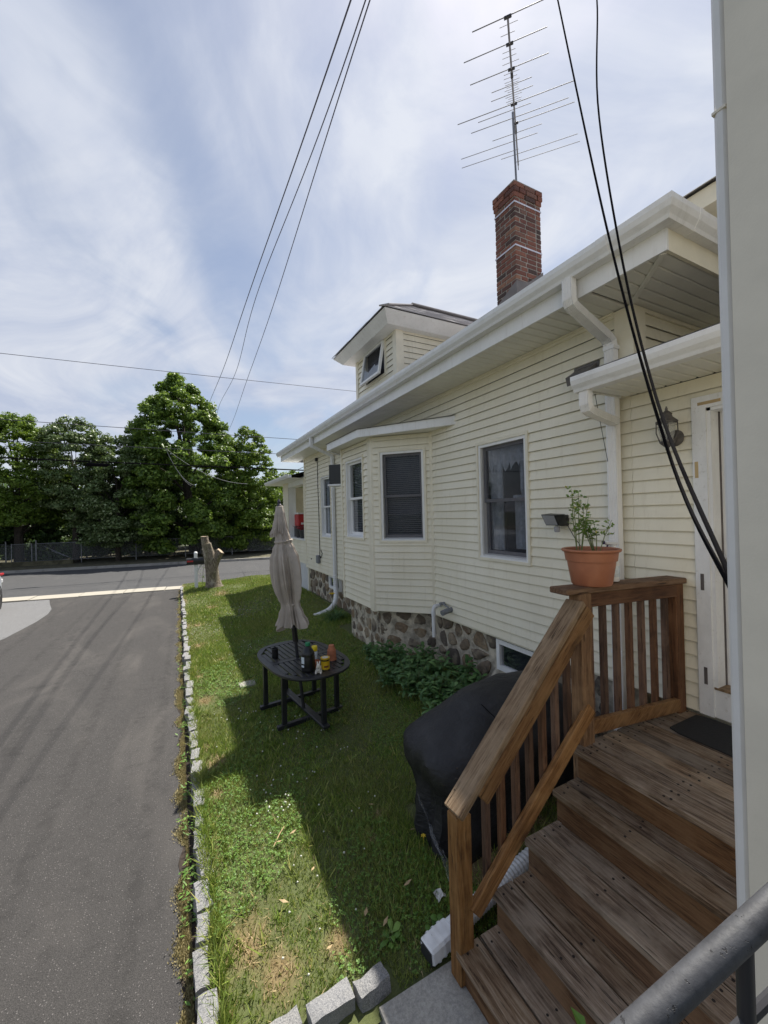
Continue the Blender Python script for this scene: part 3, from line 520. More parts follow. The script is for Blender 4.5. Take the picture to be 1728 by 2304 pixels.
# soil gap and dry moss along the driveway edge
V = []; 
n = 110000; y = 1.9+np.abs(RNG.normal(0, 1, n))*4.6; y = y[y < 15.5]; n = len(y); wob = 0.035+0.035*np.sin(y*5.3)*np.sin(y*2.1+1)+0.02*np.sin(y*13); x = 0.022-np.abs(RNG.normal(0, 1, n))*np.clip(wob*0.55+0.007, 0.006, 0.038); k = np.sin(y*4.1+2)+0.6*np.sin(y*9.7)+RNG.normal(0, 0.5, n) > -0.9; x, y = x[k], y[k]; n = len(x)
a = RNG.uniform(0, 6.28, n); s = RNG.uniform(0.0018, 0.0045, n)*(1+y*0.07); z = np.full(n, -0.083); T = np.empty((n, 3, 3)); T[:, 0] = np.stack([x-np.cos(a)*s, y-np.sin(a)*s, z], 1); T[:, 1] = np.stack([x+np.cos(a)*s, y+np.sin(a)*s, z+RNG.uniform(0, 0.008, n)], 1); T[:, 2] = np.stack([x+np.sin(a)*s*1.5, y-np.cos(a)*s*1.5, z+RNG.uniform(0.004, 0.02, n)], 1)
tag(tri_obj('dry_moss', [T.reshape(-1, 3)], 'moss_blade'), 'yellowish dry moss and grit along the edge of the driveway', 'moss', kind='stuff')
# green weeds rooting between kerb and driveway
def weed_patch():
    out = []
    for cy_ in (2.36, 2.45, 2.75, 2.98, 3.1, 3.55, 3.95, 4.5, 5.2, 5.9, 6.5, 7.1, 7.4, 8.2, 9.1, 9.6, 10.4, 11.6, 12.5, 13.4):
        n = random.randint(10, 30); x = RNG.normal(0.02, 0.025, n); y = RNG.normal(cy_, 0.05+cy_*0.008, n); a = RNG.uniform(0, 6.28, n); s = RNG.uniform(0.010, 0.022, n)*(1+cy_*0.04); z = RNG.uniform(-0.08, -0.01, n); t = RNG.normal(0, 0.5, n)*s
        V = np.empty((n, 4, 3)); c, sn = np.cos(a), np.sin(a); V[:, 0] = np.stack([x, y, z], 1); V[:, 1] = np.stack([x+c*s-sn*s*0.35, y+sn*s+c*s*0.35, z+t*0.5], 1); V[:, 2] = np.stack([x+c*s*2, y+sn*s*2, z+t], 1); V[:, 3] = np.stack([x+c*s+sn*s*0.35, y+sn*s-c*s*0.35, z+t*0.5], 1); out.append(V.reshape(-1, 3))
    V = np.concatenate(out); tag(np_mesh('kerb_weeds', V, np.arange(len(V)).reshape(-1, 4), 'clover_leaf'), 'small green weeds sprouting along the granite kerb', 'weeds', kind='stuff')
weed_patch()
# ------------------------------------------------------------------ house
EXPO = 0.0942
house = empty('house', (3.15, 6.0, 0.0), 'cream clapboard house with bay window, stone foundation and brick chimney', 'house')
FM = frame((3.15, 0, 0), (0, 1, 0), (-1, 0, 0))
FE = frame((0, 1.87, 0), (1, 0, 0), (0, -1, 0))
FA = frame((3.15, 4.64, 0), (2.53-3.15, 5.27-4.64, 0), (-0.713, -0.701, 0)); LA = 0.884
FB = frame((2.545, 0, 0), (0, 1, 0), (-1, 0, 0))
FC = frame((2.545, 6.49, 0), (0.704, 0.71, 0), (-0.71, 0.704, 0)); LC = 0.86
def siding(parent, F, s0, s1, z0, z1, openings=(), seed=0, mat='siding'):
    rr = random.Random(seed); k = 0; z = z0
    def piece(m, a, b, za, zb, zc):
        th = lambda zz: 0.021-0.016*(zz-zc)/EXPO
        if abs(za-zc) < 1e-6 and zb-za > 0.03:      # full lap with a return lip under it
            prof = [(-0.004, za+0.014), (0.008, za+0.012), (0.017, za+0.002), (0.0205, za), (th(za)+0.001, za+0.004), (th(zb), zb), (-0.004, zb)]
        else: prof = [(-0.004, za), (th(za), za), (th(zb), zb), (-0.004, zb)]
        n_ = len(prof)
        m.add([F(a, d, q) for d, q in prof]+[F(b, d, q) for d, q in prof], [(i, (i+1) % n_, n_+(i+1) % n_, n_+i) for i in range(n_)]+[tuple(range(n_)), tuple(range(n_, 2*n_))])
    while z < z1-0.005:
        zt = min(z+EXPO, z1); cuts = [s0, s1]
        for (a, b, c, d) in openings:
            if c < zt-1e-4 and d > z+1e-4: cuts += [a, b]
        cuts = sorted(set(min(max(c, s0), s1) for c in cuts))
        for a, b in zip(cuts[:-1], cuts[1:]):
            if b-a < 0.004: continue
            mid = (a+b)/2; lo, hi = z, zt; segs = [(z, zt)]
            for (oa, ob, oc, od) in openings:
                if oa-1e-6 <= mid <= ob+1e-6 and oc < zt-1e-4 and od > z+1e-4:
                    segs = []
                    if oc > z+0.004: segs.append((z, oc))
                    if od < zt-0.004: segs.append((od, zt))
            for za, zb in segs:
                # factory lengths butt with a hairline lap
                if b-a > 3.2 and zb-za > 0.05:
                    j = a+rr.uniform(0.9, b-a-0.9); runs = [(a, j-0.0018), (j+0.0018, b)]
                else: runs = [(a, b)]
                for ra_, rb_ in runs: m = MB(); piece(m, ra_, rb_, za, zb, z); m.build('siding_board', mat, parent)
        z += EXPO; k += 1
# walls (cores that carry the boards)
m = MB(); m.box(3.80, 9.2, 2.0, 10.7, 0.2, 4.05); m.box(3.15, 9.2, 10.70, 10.83, 0.2, 4.1); m.box(3.172, 9.2, 1.90, 2.0, 3.0, 4.05)
wall = m.build('wall', 'cream_trim', house)
WIN1 = (2.905, 3.69, 1.79, 3.145); WINF = (8.73, 9.48, 1.80, 3.31); BAY = (4.64, 7.10, 0.9, 3.60)
siding(wall, FM, 1.885, 10.84, 0.95, 3.905, [WIN1, WINF, BAY], 1)
m = MB(); m.box(3.80, 7.0, -2.4, 1.88, 0.2, 3.3); m.box(3.16, 7.0, -2.4, -2.3, 0.2, 3.25); awall = m.build('wall', 'cream_trim', house)
DOOR = (0.42, 1.467, 0.93, 3.079)
siding(awall, FM, -2.3, 1.883, 0.95, 3.215, [DOOR], 2)
ewall = MB().box(3.2, 9.0, 1.878, 1.9, 3.25, 3.95).build('wall', 'cream_trim', house)
siding(ewall, FE, 3.29, 9.0, 3.22, 3.905, (), 3)
bay = MB(); bay.prism([(3.9, 4.9), (3.25, 4.75), (2.64, 5.36), (2.64, 6.42), (3.25, 7.0), (3.9, 6.9)], 0.97, 1.3, lambda p, q, a: (p, q, a)); bwall = bay.build('bay_wall', 'interior', house)
WA = (0.085, 0.785, 1.935, 3.265); WB = (5.575, 6.325, 1.955, 3.265)
siding(bwall, FA, 0.0, LA-0.02, 0.95, 3.46, [WA], 4)
siding(bwall, FB, 5.40, 6.48, 0.95, 3.46, [WB], 5)
siding(bwall, FC, 0.0, LC, 0.95, 3.46, (), 6)
# corner posts
m = MB(); m.T = None
m.prism([(2.555, 5.245), (2.515, 5.275), (2.512, 5.31), (2.518, 5.41), (2.545, 5.41), (2.60, 5.30)], 0.935, 3.47, lambda p, q, a: (p, q, a)); m.build('corner_post', 'cream_trim', house)
MB(FB).box(6.44, 6.50, 0.0, 0.028, 0.935, 3.47).build('corner_post', 'cream_trim', house)
MB(FA).box(-0.012, 0.03, 0.0, 0.03, 0.935, 3.47).build('corner_post', 'cream_trim', house)
MB(FM).box(10.78, 10.86, 0.0, 0.026, 0.935, 3.91).build('corner_post', 'cream_trim', house)
m = MB(); m.box(3.125, 3.15, 1.845, 1.99, 3.24, 3.905); m.box(3.127, 3.29, 1.842, 1.87, 3.242, 3.903); m.build('corner_post', 'cream_trim', house)
m = MB(FM); m.box(1.99, 10.86, 0.0, 0.02, 3.865, 3.912); m.box(1.99, 10.86, 0.02, 0.03, 3.895, 3.912); m.build('frieze', 'cream_trim', house)
MB(FM).box(1.99, 4.62, -0.03, 0.012, 0.935, 0.952).build('starter_strip', 'cream_trim', house)
MB(FM).box(7.1, 10.84, -0.03, 0.012, 0.935, 0.952).build('starter_strip', 'cream_trim', house)

def curtain_sheet(m, s0, s1, z0, z1, d, waves, scal=0.0, n=40):
    V = []
    for i in range(n+1):
        t = i/n; s_ = s0+(s1-s0)*t; dd = d+0.018*math.sin(t*waves*6.283)+0.006*math.sin(t*waves*15)
        zb = z0+scal*abs(math.sin(t*waves*4.2))
        V += [(s_, dd, zb), (s_, dd*1.0+0.004, z1)]
    m.add(V, [(2*i, 2*i+2, 2*i+3, 2*i+1) for i in range(n)])
def window(parent, F, o, white=False, inner='curtain', screen=True):
    s0, s1, z0, z1 = o
    w_ = MB(F); b = 0.030
    # J-trim around
    w_.box(s0, s0+b, -0.01, 0.030, z0, z1); w_.box(s1-b, s1, -0.01, 0.030, z0, z1); w_.box(s0+b, s1-b, -0.01, 0.0285, z1-b, z1); w_.box(s0+b, s1-b, -0.01, 0.0285, z0, z0+b)
    win = w_.build('window', 'cream_trim', parent)
    a0, a1, c0, c1 = s0+b, s1-b, z0+b, z1-b; f = 0.034
    m = MB(F); m.box(a0, a0+f, -0.09, 0.016, c0, c1); m.box(a1-f, a1, -0.09, 0.016, c0, c1); m.box(a0+f, a1-f, -0.09, 0.014, c1-f, c1)
    m.add([(a0, -0.09, c0), (a1, -0.09, c0), (a1, 0.026, c0), (a0, 0.026, c0), (a0, -0.09, c0+f+0.014), (a1, -0.09, c0+f+0.014), (a1, 0.026, c0+f*0.5), (a0, 0.026, c0+f*0.5)], [(0, 1, 2, 3), (4, 7, 6, 5), (0, 3, 7, 4), (1, 5, 6, 2), (3, 2, 6, 7)])
    m.build('frame', 'white_trim', win)
    a0 += f; a1 -= f; c0 += f; c1 -= f; zm = (c0+c1)/2; g = 0.036; sm_ = 'white_trim' if white else 'grey_frame'
    for (za, zb, dd) in ((zm-0.018, c1, -0.030), (c0, zm+0.018, -0.062)):
        m = MB(F); m.box(a0, a0+g, dd-0.03, dd, za, zb); m.box(a1-g, a1, dd-0.03, dd, za, zb); m.box(a0+g, a1-g, dd-0.03, dd-0.001, zb-g, zb); m.box(a0+g, a1-g, dd-0.03, dd-0.001, za, za+g*(1.3 if za == c0 else 1)); m.build('sash', sm_, win)
        m = MB(F); m.add([(a0+g, dd-0.016, za+g), (a1-g, dd-0.016, za+g), (a1-g, dd-0.016, zb-g), (a0+g, dd-0.016, zb-g)], [(0, 1, 2, 3)]); m.build('pane', 'glass', win)
    if screen:
        m = MB(F); m.add([(a0, -0.010, c0), (a1, -0.010, c0), (a1, -0.010, c1), (a0, -0.010, c1)], [(0, 1, 2, 3)]); m.build('insect_screen', 'insect_screen', win)
    # room behind
    e = 0.01; D0, D1 = -0.092, -0.52
    m = MB(F); m.add([(s0+e, D0, z0+e), (s1-e, D0, z0+e), (s1-e, D0, z1-e), (s0+e, D0, z1-e), (s0-0.1, D1, z0-0.1), (s1+0.1, D1, z0-0.1), (s1+0.1, D1, z1), (s0-0.1, D1, z1)], [(4, 5, 6, 7), (0, 1, 5, 4), (1, 2, 6, 5), (2, 3, 7, 6), (3, 0, 4, 7)])
    m.build('room_back', 'interior', win)
    W_ = a1-a0
    if inner == 'curtain':
        m = MB(F); curtain_sheet(m, a0, a1, c1-0.30, c1+0.02, -0.115, 5, 0.10); curtain_sheet(m, a0+0.02, a0+W_*0.42, c0+0.08, zm, -0.125, 5); curtain_sheet(m, a0+0.0, a0+W_*0.30, zm, c1-0.1, -0.13, 4, 0.12); curtain_sheet(m, a1-W_*0.32, a1, c0+0.05, c1-0.1, -0.13, 4)
        curtain_sheet(m, a0, a0+W_*0.45, zm-0.02, zm+0.05, -0.12, 4, 0.02); m.build('curtain', 'curtain', win, smooth=True)
    elif inner == 'blind':
        m = MB(F); z = c0+0.02
        while z < c1: m.add([(a0+0.005, -0.125, z), (a1-0.005, -0.125, z), (a1-0.005, -0.112, z+0.020), (a0+0.005, -0.112, z+0.020)], [(0, 1, 2, 3)]); z += 0.028
        m.build('blind', 'blind', win)
    return win
window(house, FM, WIN1); window(house, FA, WA, inner='blind'); window(house, FB, WB, white=True, inner='blind', screen=False); window(house, FM, WINF, white=True, inner='curtain', screen=False)
# bay roof: shallow hip with white fascia
zt, zb = 3.565, 3.455
P = [(3.15, 4.06), (2.315, 5.29), (2.315, 6.60), (3.15, 7.55)]
m = MB(); pin = [(3.15, 4.16), (2.36, 5.32), (2.36, 6.57), (3.15, 7.45)]
for i in range(3):
    (xa, ya), (xb, yb) = P[i], P[i+1]; (xc, yc), (xd, yd) = pin[i], pin[i+1]
    m.add([(xa, ya, zb), (xb, yb, zb), (xb, yb, zt), (xa, ya, zt), (xc, yc, zb), (xd, yd, zb), (xd, yd, zt), (xc, yc, zt)], [(0, 1, 2, 3), (4, 7, 6, 5), (0, 4, 5, 1), (3, 2, 6, 7)])
m.add([(3.15, 4.06, zb), (3.15, 4.16, zb), (3.15, 4.16, zt), (3.15, 4.06, zt)], [(0, 1, 2, 3)]); broof = m.build('bay_roof', 'white_trim', house)
m = MB(); m.add([(3.149, 4.16, zb+0.012), (2.36, 5.32, zb+0.012), (2.36, 6.57, zb+0.012), (3.149, 7.45, zb+0.012)], [(0, 1, 2, 3)]); m.build('soffit_panel', 'soffit', broof)
m = MB(); m.add([(3.13, 4.03, zt+0.004), (2.29, 5.28, zt+0.004), (2.29, 6.61, zt+0.004), (3.13, 7.58, zt+0.004), (3.13, 4.3, zt+0.035), (3.13, 5.4, zt+0.07), (3.13, 6.5, zt+0.07), (3.13, 7.2, zt+0.05)], [(0, 1, 5, 4), (1, 2, 6, 5), (2, 3, 7, 6)]); m.build('shingles', 'shingle', broof)

# ---- main eave
def gutter(name, parent, put, a0, a1, mat='gutter_white', k=1.0):
    pr = [(0, .12), (0, 0), (.075, 0), (.083, .022), (.104, .052), (.113, .085), (.113, .118), (.100, .12), (.1005, .10), (.095, .06), (.076, .03), (.07, .008), (.006, .008), (.006, .12)]
    m = MB(); n = len(pr); V = []
    for a in (a0, a1): V += [put(p*k, q*k, a(p*k) if callable(a) else a) for p, q in pr]
    m.add(V, [(i, (i+1) % n, n+(i+1) % n, n+i) for i in range(n)]+[tuple(range(n))[::-1], tuple(range(n, 2*n))]); return m.build(name, mat, parent)
XG, YG, ZG = 2.665, 1.378, 4.04
g1 = gutter('gutter', house, lambda p, q, a: (XG-p, a, ZG+q), lambda p: YG-p+0.0, 4.6)
gutter('gutter', house, lambda p, q, a: (XG-p, a, ZG+q), 4.602, 8.1); gutter('gutter', house, lambda p, q, a: (XG-p, a, ZG+q), 8.102, lambda p: 11.54+p)
gutter('gutter', house, lambda p, q, a: (a, YG-p, ZG+q), lambda p: XG-p, 10.0); gutter('gutter', house, lambda p, q, a: (a, 11.54+p, ZG+q), lambda p: XG-p, 10.0)
# lap seams
for yy_ in (1.70, 4.6, 8.1): 
    gutter('gutter_seam', g1, lambda p, q, a: (XG-p*1.03-0.001, a, ZG-0.003+q*1.02), yy_-0.035, yy_+0.035)
gutter('gutter_seam', g1, lambda p, q, a: (a, YG-p*1.03-0.001, ZG-0.003+q*1.02), 2.86, 2.90)
for a, b in ((1.357, 5.05), (5.053, 8.6), (8.603, 11.56)): MB().box(2.666, 2.686, a, b, 3.905, 4.05).build('fascia', 'white_trim', house)
MB().box(2.687, 9.9, 1.358, 1.378, 3.906, 4.05).build('fascia', 'cream_trim', house); MB().box(2.687, 9.9, 11.54, 11.56, 3.906, 4.05).build('fascia', 'white_trim', house)
MB().box(2.64, 2.70, 1.34, 11.58, 4.0505, 4.15).build('sub_fascia', 'white_trim', house)
# soffit panels: one shared strip, laid across the overhang
s_ = MB(); s_.prism([(0.0, 0.005), (0.005, 0.0), (0.082, 0.0), (0.088, 0.012), (0.0985, 0.012), (0.0985, 0.018), (0, 0.018)], 0.0, 0.462, lambda p, q, a: (a, p, q))
s0 = s_.build('soffit_panel', 'soffit', house, org=(0, 0, 0)); so0 = s0.data
s0.location = Vector((2.688, 1.90, 3.915))-WP[house]; WP[s0] = Vector((2.688, 1.90, 3.915))
y_ = 1.99
while y_ < 11.45:
    inst(s0, 'soffit_panel', house, (2.688, y_, 3.915)); y_ += 0.0985
s_ = MB(); s_.prism([(0.0, 0.005), (0.005, 0.0), (0.082, 0.0), (0.088, 0.012), (0.0985, 0.012), (0.0985, 0.018), (0, 0.018)], 0.0, 7.2, lambda p, q, a: (a, p, q))
l0 = None; y_ = 1.38
for i in range(5):
    org = (2.688, 1.395+0.0985*i, 3.9155)
    if l0 is None:
        l0 = s_.build('soffit_panel', 'soffit', house, org=(0, 0, 0)); l0.location = Vector(org)-WP[house]
    else: inst(l0, 'soffit_panel', house, org)
MB().beam((2.69, 1.39, 3.908), (3.14, 1.86, 3.908), 0.035, 0.012).build('mitre_trim', 'soffit', house)
MB(FE).box(3.15, 9, 0.0, 0.022, 3.88, 3.912).build('frieze', 'cream_trim', house)
# main hip roof
e0, e1, e2, e3, ez, rz = 2.60, 10.1, 1.30, 11.62, 4.15, 5.75
m = MB(); m.add([(e0, e2, ez), (e0, e3, ez), (e1, e3, ez), (e1, e2, ez), (6.3, 5.0, rz), (6.3, 8.0, rz)], [(0, 4, 5, 1), (1, 5, 2), (2, 5, 4, 3), (3, 4, 0), (0, 1, 2, 3)]); m.build('roof', 'shingle', house)
MB().box(2.61, 2.66, 1.33, 11.58, 4.155, 4.162).build('drip_edge', 'dark_metal', house)

# ---- small lean-to roof over the door
gutter('gutter', house, lambda p, q, a: (2.70-p, a, 3.205+q*0.95), -2.4, 1.99)
MB().box(2.701, 2.72, -2.4, 1.97, 3.21, 3.32).build('fascia', 'white_trim', house)
y_ = -2.3
while y_ < 1.88:
    inst(s0, 'soffit_panel', house, (2.7205, y_, 3.216), scale=(0.925, 1, 1)); y_ += 0.0985
m = MB(); m.add([(2.62, -2.5, 3.335), (2.62, 2.0, 3.335), (7.2, 2.0, 3.9), (7.2, -2.5, 3.9), (2.62, -2.5, 3.322), (2.62, 2.0, 3.322), (7.2, 1.98, 3.30), (7.2, -2.5, 3.30)], [(0, 3, 2, 1), (4, 5, 6, 7), (0, 1, 5, 4), (1, 2, 6, 5)]); m.build('porch_roof', 'dark_metal', house)
m = MB(); m.add([(2.70, 1.95, 3.21), (3.149, 1.95, 3.21), (3.149, 1.95, 3.31), (2.70, 1.95, 3.31)], [(0, 1, 2, 3)]); m.build('end_cap', 'white_trim', house)
# ---- upper storey at the back
m = MB(); m.box(4.2, 9.0, -3, 2.3, 3.6, 5.2); up_ = m.build('upper_wall', 'cream_trim', house)
m = MB(); m.box(3.9, 9.3, -3.2, 2.55, 4.80, 4.955); m.build('upper_eave', 'cream_trim', house); m = MB(); m.add([(3.85, -3.3, 4.958), (3.85, 2.6, 4.958), (6.5, 1, 6.2), (6.5, -3.3, 6.2), (9.4, 2.6, 4.958), (9.4, -3.3, 4.958)], [(0, 1, 2, 3), (1, 4, 2), (4, 5, 3, 2)]); m.build('roof', 'shingle', house)
siding(up_, frame((4.2, 0, 0), (0, 1, 0), (-1, 0, 0)), -2.9, 2.3, 4.3, 4.80, (), 9)

# ---- dormer
dm = MB(); dm.box(3.22, 6.0, 5.62, 7.08, 4.2, 5.3); dwall = dm.build('dormer_wall', 'interior', house)
FD = frame((3.16, 0, 0), (0, 1, 0), (-1, 0, 0)); FDs = frame((0, 5.56, 0), (1, 0, 0), (0, -1, 0)); FDf = frame((0, 7.12, 0), (1, 0, 0), (0, 1, 0)); WD = (5.90, 6.74, 4.66, 5.31)
siding(dwall, FD, 5.56, 7.12, 4.38, 5.32, [WD], 10); siding(dwall, FDs, 3.17, 5.6, 4.38, 5.32, (), 11); siding(dwall, FDf, 3.17, 5.6, 4.38, 5.32, (), 12)
m = MB(); m.box(3.132, 3.16, 5.535, 5.65, 4.38, 5.30); m.box(3.134, 3.27, 5.532, 5.56, 4.38, 5.298); m.build('corner_post', 'cream_trim', house); m = MB(); m.box(3.132, 3.16, 7.05, 7.145, 4.38, 5.30); m.build('corner_post', 'cream_trim', house)
# eaves: boxed fascia band
m = MB(); zf0, zf1 = 5.27, 5.41
def band(m, x0, y0, x1, y1, xi0, yi0, xi1, yi1):
    m.add([(x0, y0, zf1), (x1, y1, zf1), (xi1, yi1, zf0), (xi0, yi0, zf0), (x0, y0, zf1+0.012), (x1, y1, zf1+0.012)], [(0, 1, 2, 3), (4, 5, 1, 0)])
band(m, 2.80, 7.46, 2.80, 5.26, 2.93, 7.30, 2.93, 5.42); band(m, 2.80, 5.26, 5.6, 5.26, 2.93, 5.42, 5.6, 5.42); band(m, 5.6, 7.46, 2.80, 7.46, 5.6, 7.30, 2.93, 7.30)
m.add([(2.93, 5.42, zf0), (5.6, 5.42, zf0), (5.6, 7.30, zf0), (2.93, 7.30, zf0)], [(0, 1, 2, 3)]); m.build('dormer_eave', 'white_trim', house)
droof = MB(); ax_, ay_, az_ = 3.92, 6.38, 6.20
droof.add([(2.79, 5.25, 5.424), (2.79, 7.47, 5.424), (ax_, ay_, az_), (5.7, 5.25, 5.424), (5.7, 7.47, 5.424), (5.7, ay_, az_)], [(0, 2, 1), (0, 3, 5, 2), (1, 2, 5, 4)]); dr = droof.build('dormer_roof', 'shingle', house)
def lerp(a, b, t): return tuple(a[i]+(b[i]-a[i])*t for i in range(3))
for (A, B, C_, D_) in (((2.775, 5.235, 5.425), (5.7, 5.235, 5.425), (5.7, ay_, az_), (ax_, ay_, az_)), ((2.775, 7.485, 5.425), (2.775, 5.235, 5.425), (ax_, ay_, az_), (ax_, ay_, az_))):
    K_ = 9; rr = random.Random(5)
    for k in range(K_):
        t0, t1 = k/K_, (k+1.15)/K_; t1 = min(1, t1)
        a, b, c, d = lerp(A, D_, t0), lerp(B, C_, t0), lerp(B, C_, t1), lerp(A, D_, t1); m = MB(); nseg = 14; V = []
        for i in range(nseg+1):
            t = i/nseg; lo = lerp(a, b, t); hi = lerp(d, c, t); h = 0.016+rr.uniform(-0.004, 0.008); V += [(lo[0], lo[1], lo[2]+0.001), (lo[0], lo[1], lo[2]+h), (hi[0], hi[1], hi[2]+0.004)]
        m.add(V, [(3*i, 3*i+3, 3*i+4, 3*i+1) for i in range(nseg)]+[(3*i+1, 3*i+4, 3*i+5, 3*i+2) for i in range(nseg)]); m.build('shingle_course', 'shingle', dr)
m = MB(); m.beam((2.78, 5.24, 5.44), (ax_, ay_, az_+0.015), 0.16, 0.022); m.beam((ax_, ay_, az_+0.015), (5.7, ay_, az_+0.015), 0.2, 0.02); m.build('ridge_caps', 'shingle', dr)
# awning window, tilted open
m = MB(FD); s0_, s1_, z0_, z1_ = WD; b = 0.05
m.box(s0_, s0_+b, -0.02, 0.03, z0_, z1_); m.box(s1_-b, s1_, -0.02, 0.03, z0_, z1_); m.box(s0_+b, s1_-b, -0.02, 0.029, z1_-b, z1_); m.box(s0_+b, s1_-b, -0.02, 0.029, z0_, z0_+b); dwin = m.build('window', 'cream_trim', house)
m = MB(FD); m.add([(s0_, -0.03, z0_), (s1_, -0.03, z0_), (s1_, -0.03, z1_), (s0_, -0.03, z1_)], [(0, 1, 2, 3)]); m.build('room_back', 'interior', dwin)
hz = z1_-b; an = R(10); Ls = z1_-z0_-2*b+0.03
FT = lambda s__, d, z: FD(s__, 0.03+d*math.cos(an)+z*math.sin(an), hz-z*math.cos(an)+d*math.sin(an))
m = MB(FT); a0, a1 = s0_+b-0.01, s1_-b+0.01; f = 0.042
m.box(a0, a0+f, -0.02, 0.02, 0, Ls); m.box(a1-f, a1, -0.02, 0.02, 0, Ls); m.box(a0+f, a1-f, -0.02, 0.019, 0, f); m.box(a0+f, a1-f, -0.02, 0.019, Ls-f, Ls); m.build('sash', 'white_trim', dwin)
m = MB(FT); m.add([(a0+f, 0, f), (a1-f, 0, f), (a1-f, 0, Ls-f), (a0+f, 0, Ls-f)], [(0, 1, 2, 3)]); m.build('pane', 'glass', dwin)
m = MB(FT); zz = Ls*0.58; m.add([(a0+f, -0.015, zz+0.06), (a0+f+0.2, -0.015, zz+0.03), (a0+f+0.24, -0.015, zz-0.02), (a1-f-0.2, -0.015, zz+0.06), (a1-f, -0.015, zz-0.05), (a1-f, -0.015, Ls-f), (a0+f, -0.015, Ls-f)], [tuple(range(7))]); m.build('white_reflection', 'white_plastic', dwin)  # white sheet behind the pane paints the reflection in its lower half

# ---- chimney
x0, x1, y0, y1 = 4.28, 4.79, 4.10, 4.49
m = MB(); m.box(x0+0.006, x1-0.006, y0+0.006, y1-0.006, 4.7, 6.90); ch = m.build('chimney', 'mortar', house)
bm_ = MB(); bm_.cbox(-0.5, 0.5, -0.5, 0.5, -0.5, 0.5, 0.05); b0 = bm_.build('brick', 'brick', ch, org=(0, 0, 0)); b0.location = Vector((x0+0.1, y0+0.05, 5.2))-WP[ch]; b0.scale = (0.19, 0.09, 0.055)
def brick(cx_, cy_, cz_, lx, ly, lz):
    inst(b0, 'brick', ch, (cx_+random.uniform(-.003, .003), cy_+random.uniform(-.003, .003), cz_), (R(random.uniform(-1, 1)), 0, R(random.uniform(-1.2, 1.2))), (lx, ly, lz))
j = 0.015; bh = 0.0525; D_ = 0.09
def course(z, odd, g=0.0, h=bh):
    X0, X1, Y0, Y1 = x0-g, x1+g, y0-g, y1+g
    def run(a, b, first):
        L_ = []; p = a; n_ = first
        while p < b-0.02:
            q = min(p+n_, b)
            if b-q < 0.05: q = b
            L_.append((p, q)); p = q+j; n_ = 0.196
        return L_
    if not odd:
        for a, b in run(X0, X1, 0.196): brick((a+b)/2, Y0+D_/2, z, b-a, D_, h); brick((a+b)/2, Y1-D_/2, z, b-a, D_, h)
        for a, b in run(Y0+D_+j, Y1-D_-j, 0.196): brick(X0+D_/2, (a+b)/2, z, D_, b-a, h); brick(X1-D_/2, (a+b)/2, z, D_, b-a, h)
    else:
        for a, b in run(Y0, Y1, 0.19): brick(X0+D_/2, (a+b)/2, z, D_, b-a, h); brick(X1-D_/2, (a+b)/2, z, D_, b-a, h)
        for a, b in run(X0+D_+j, X1-D_-j, 0.12): brick((a+b)/2, Y0+D_/2, z, b-a, D_, h); brick((a+b)/2, Y1-D_/2, z, b-a, D_, h)
z = 5.42; k = 0
while z < 6.72: course(z, k % 2); z += 0.068; k += 1
for i in range(3): course(z+0.005, (k+i) % 2, 0.022 if i else 0.014, 0.06); z += 0.067
MB().box(x0-0.02, x1+0.02, y0-0.02, y1+0.02, z-0.04, z-0.022).build('crown', 'mortar', ch)
for zb_ in (6.665, 6.055):
    m = MB(); g = 0.006; m.box(x0-g, x1+g, y0-g, y0-g+0.004, zb_, zb_+0.02); m.box(x0-g, x1+g, y1+g-0.004, y1+g, zb_, zb_+0.02); m.box(x0-g-0.003, x0-g, y0-g, y1+g, zb_, zb_+0.02); m.box(x1+g, x1+g+0.003, y0-g, y1+g, zb_, zb_+0.02); m.build('strap_band', 'band_metal', ch)
m = MB(); m.add([(x0-0.012, y0-0.012, 4.7), (x0-0.012, y1+0.01, 4.7), (x0-0.012, y1+0.01, 5.36), (x0-0.012, y0-0.012, 5.56), (x1+0.01, y0-0.012, 4.7), (x1+0.01, y0-0.012, 5.80), (x0+0.2, y0-0.012, 5.57), (x0+0.28, y0-0.012, 5.62)], [(0, 3, 2, 1), (0, 4, 5, 7, 6, 3)]); m.build('flashing', 'flashing', ch)

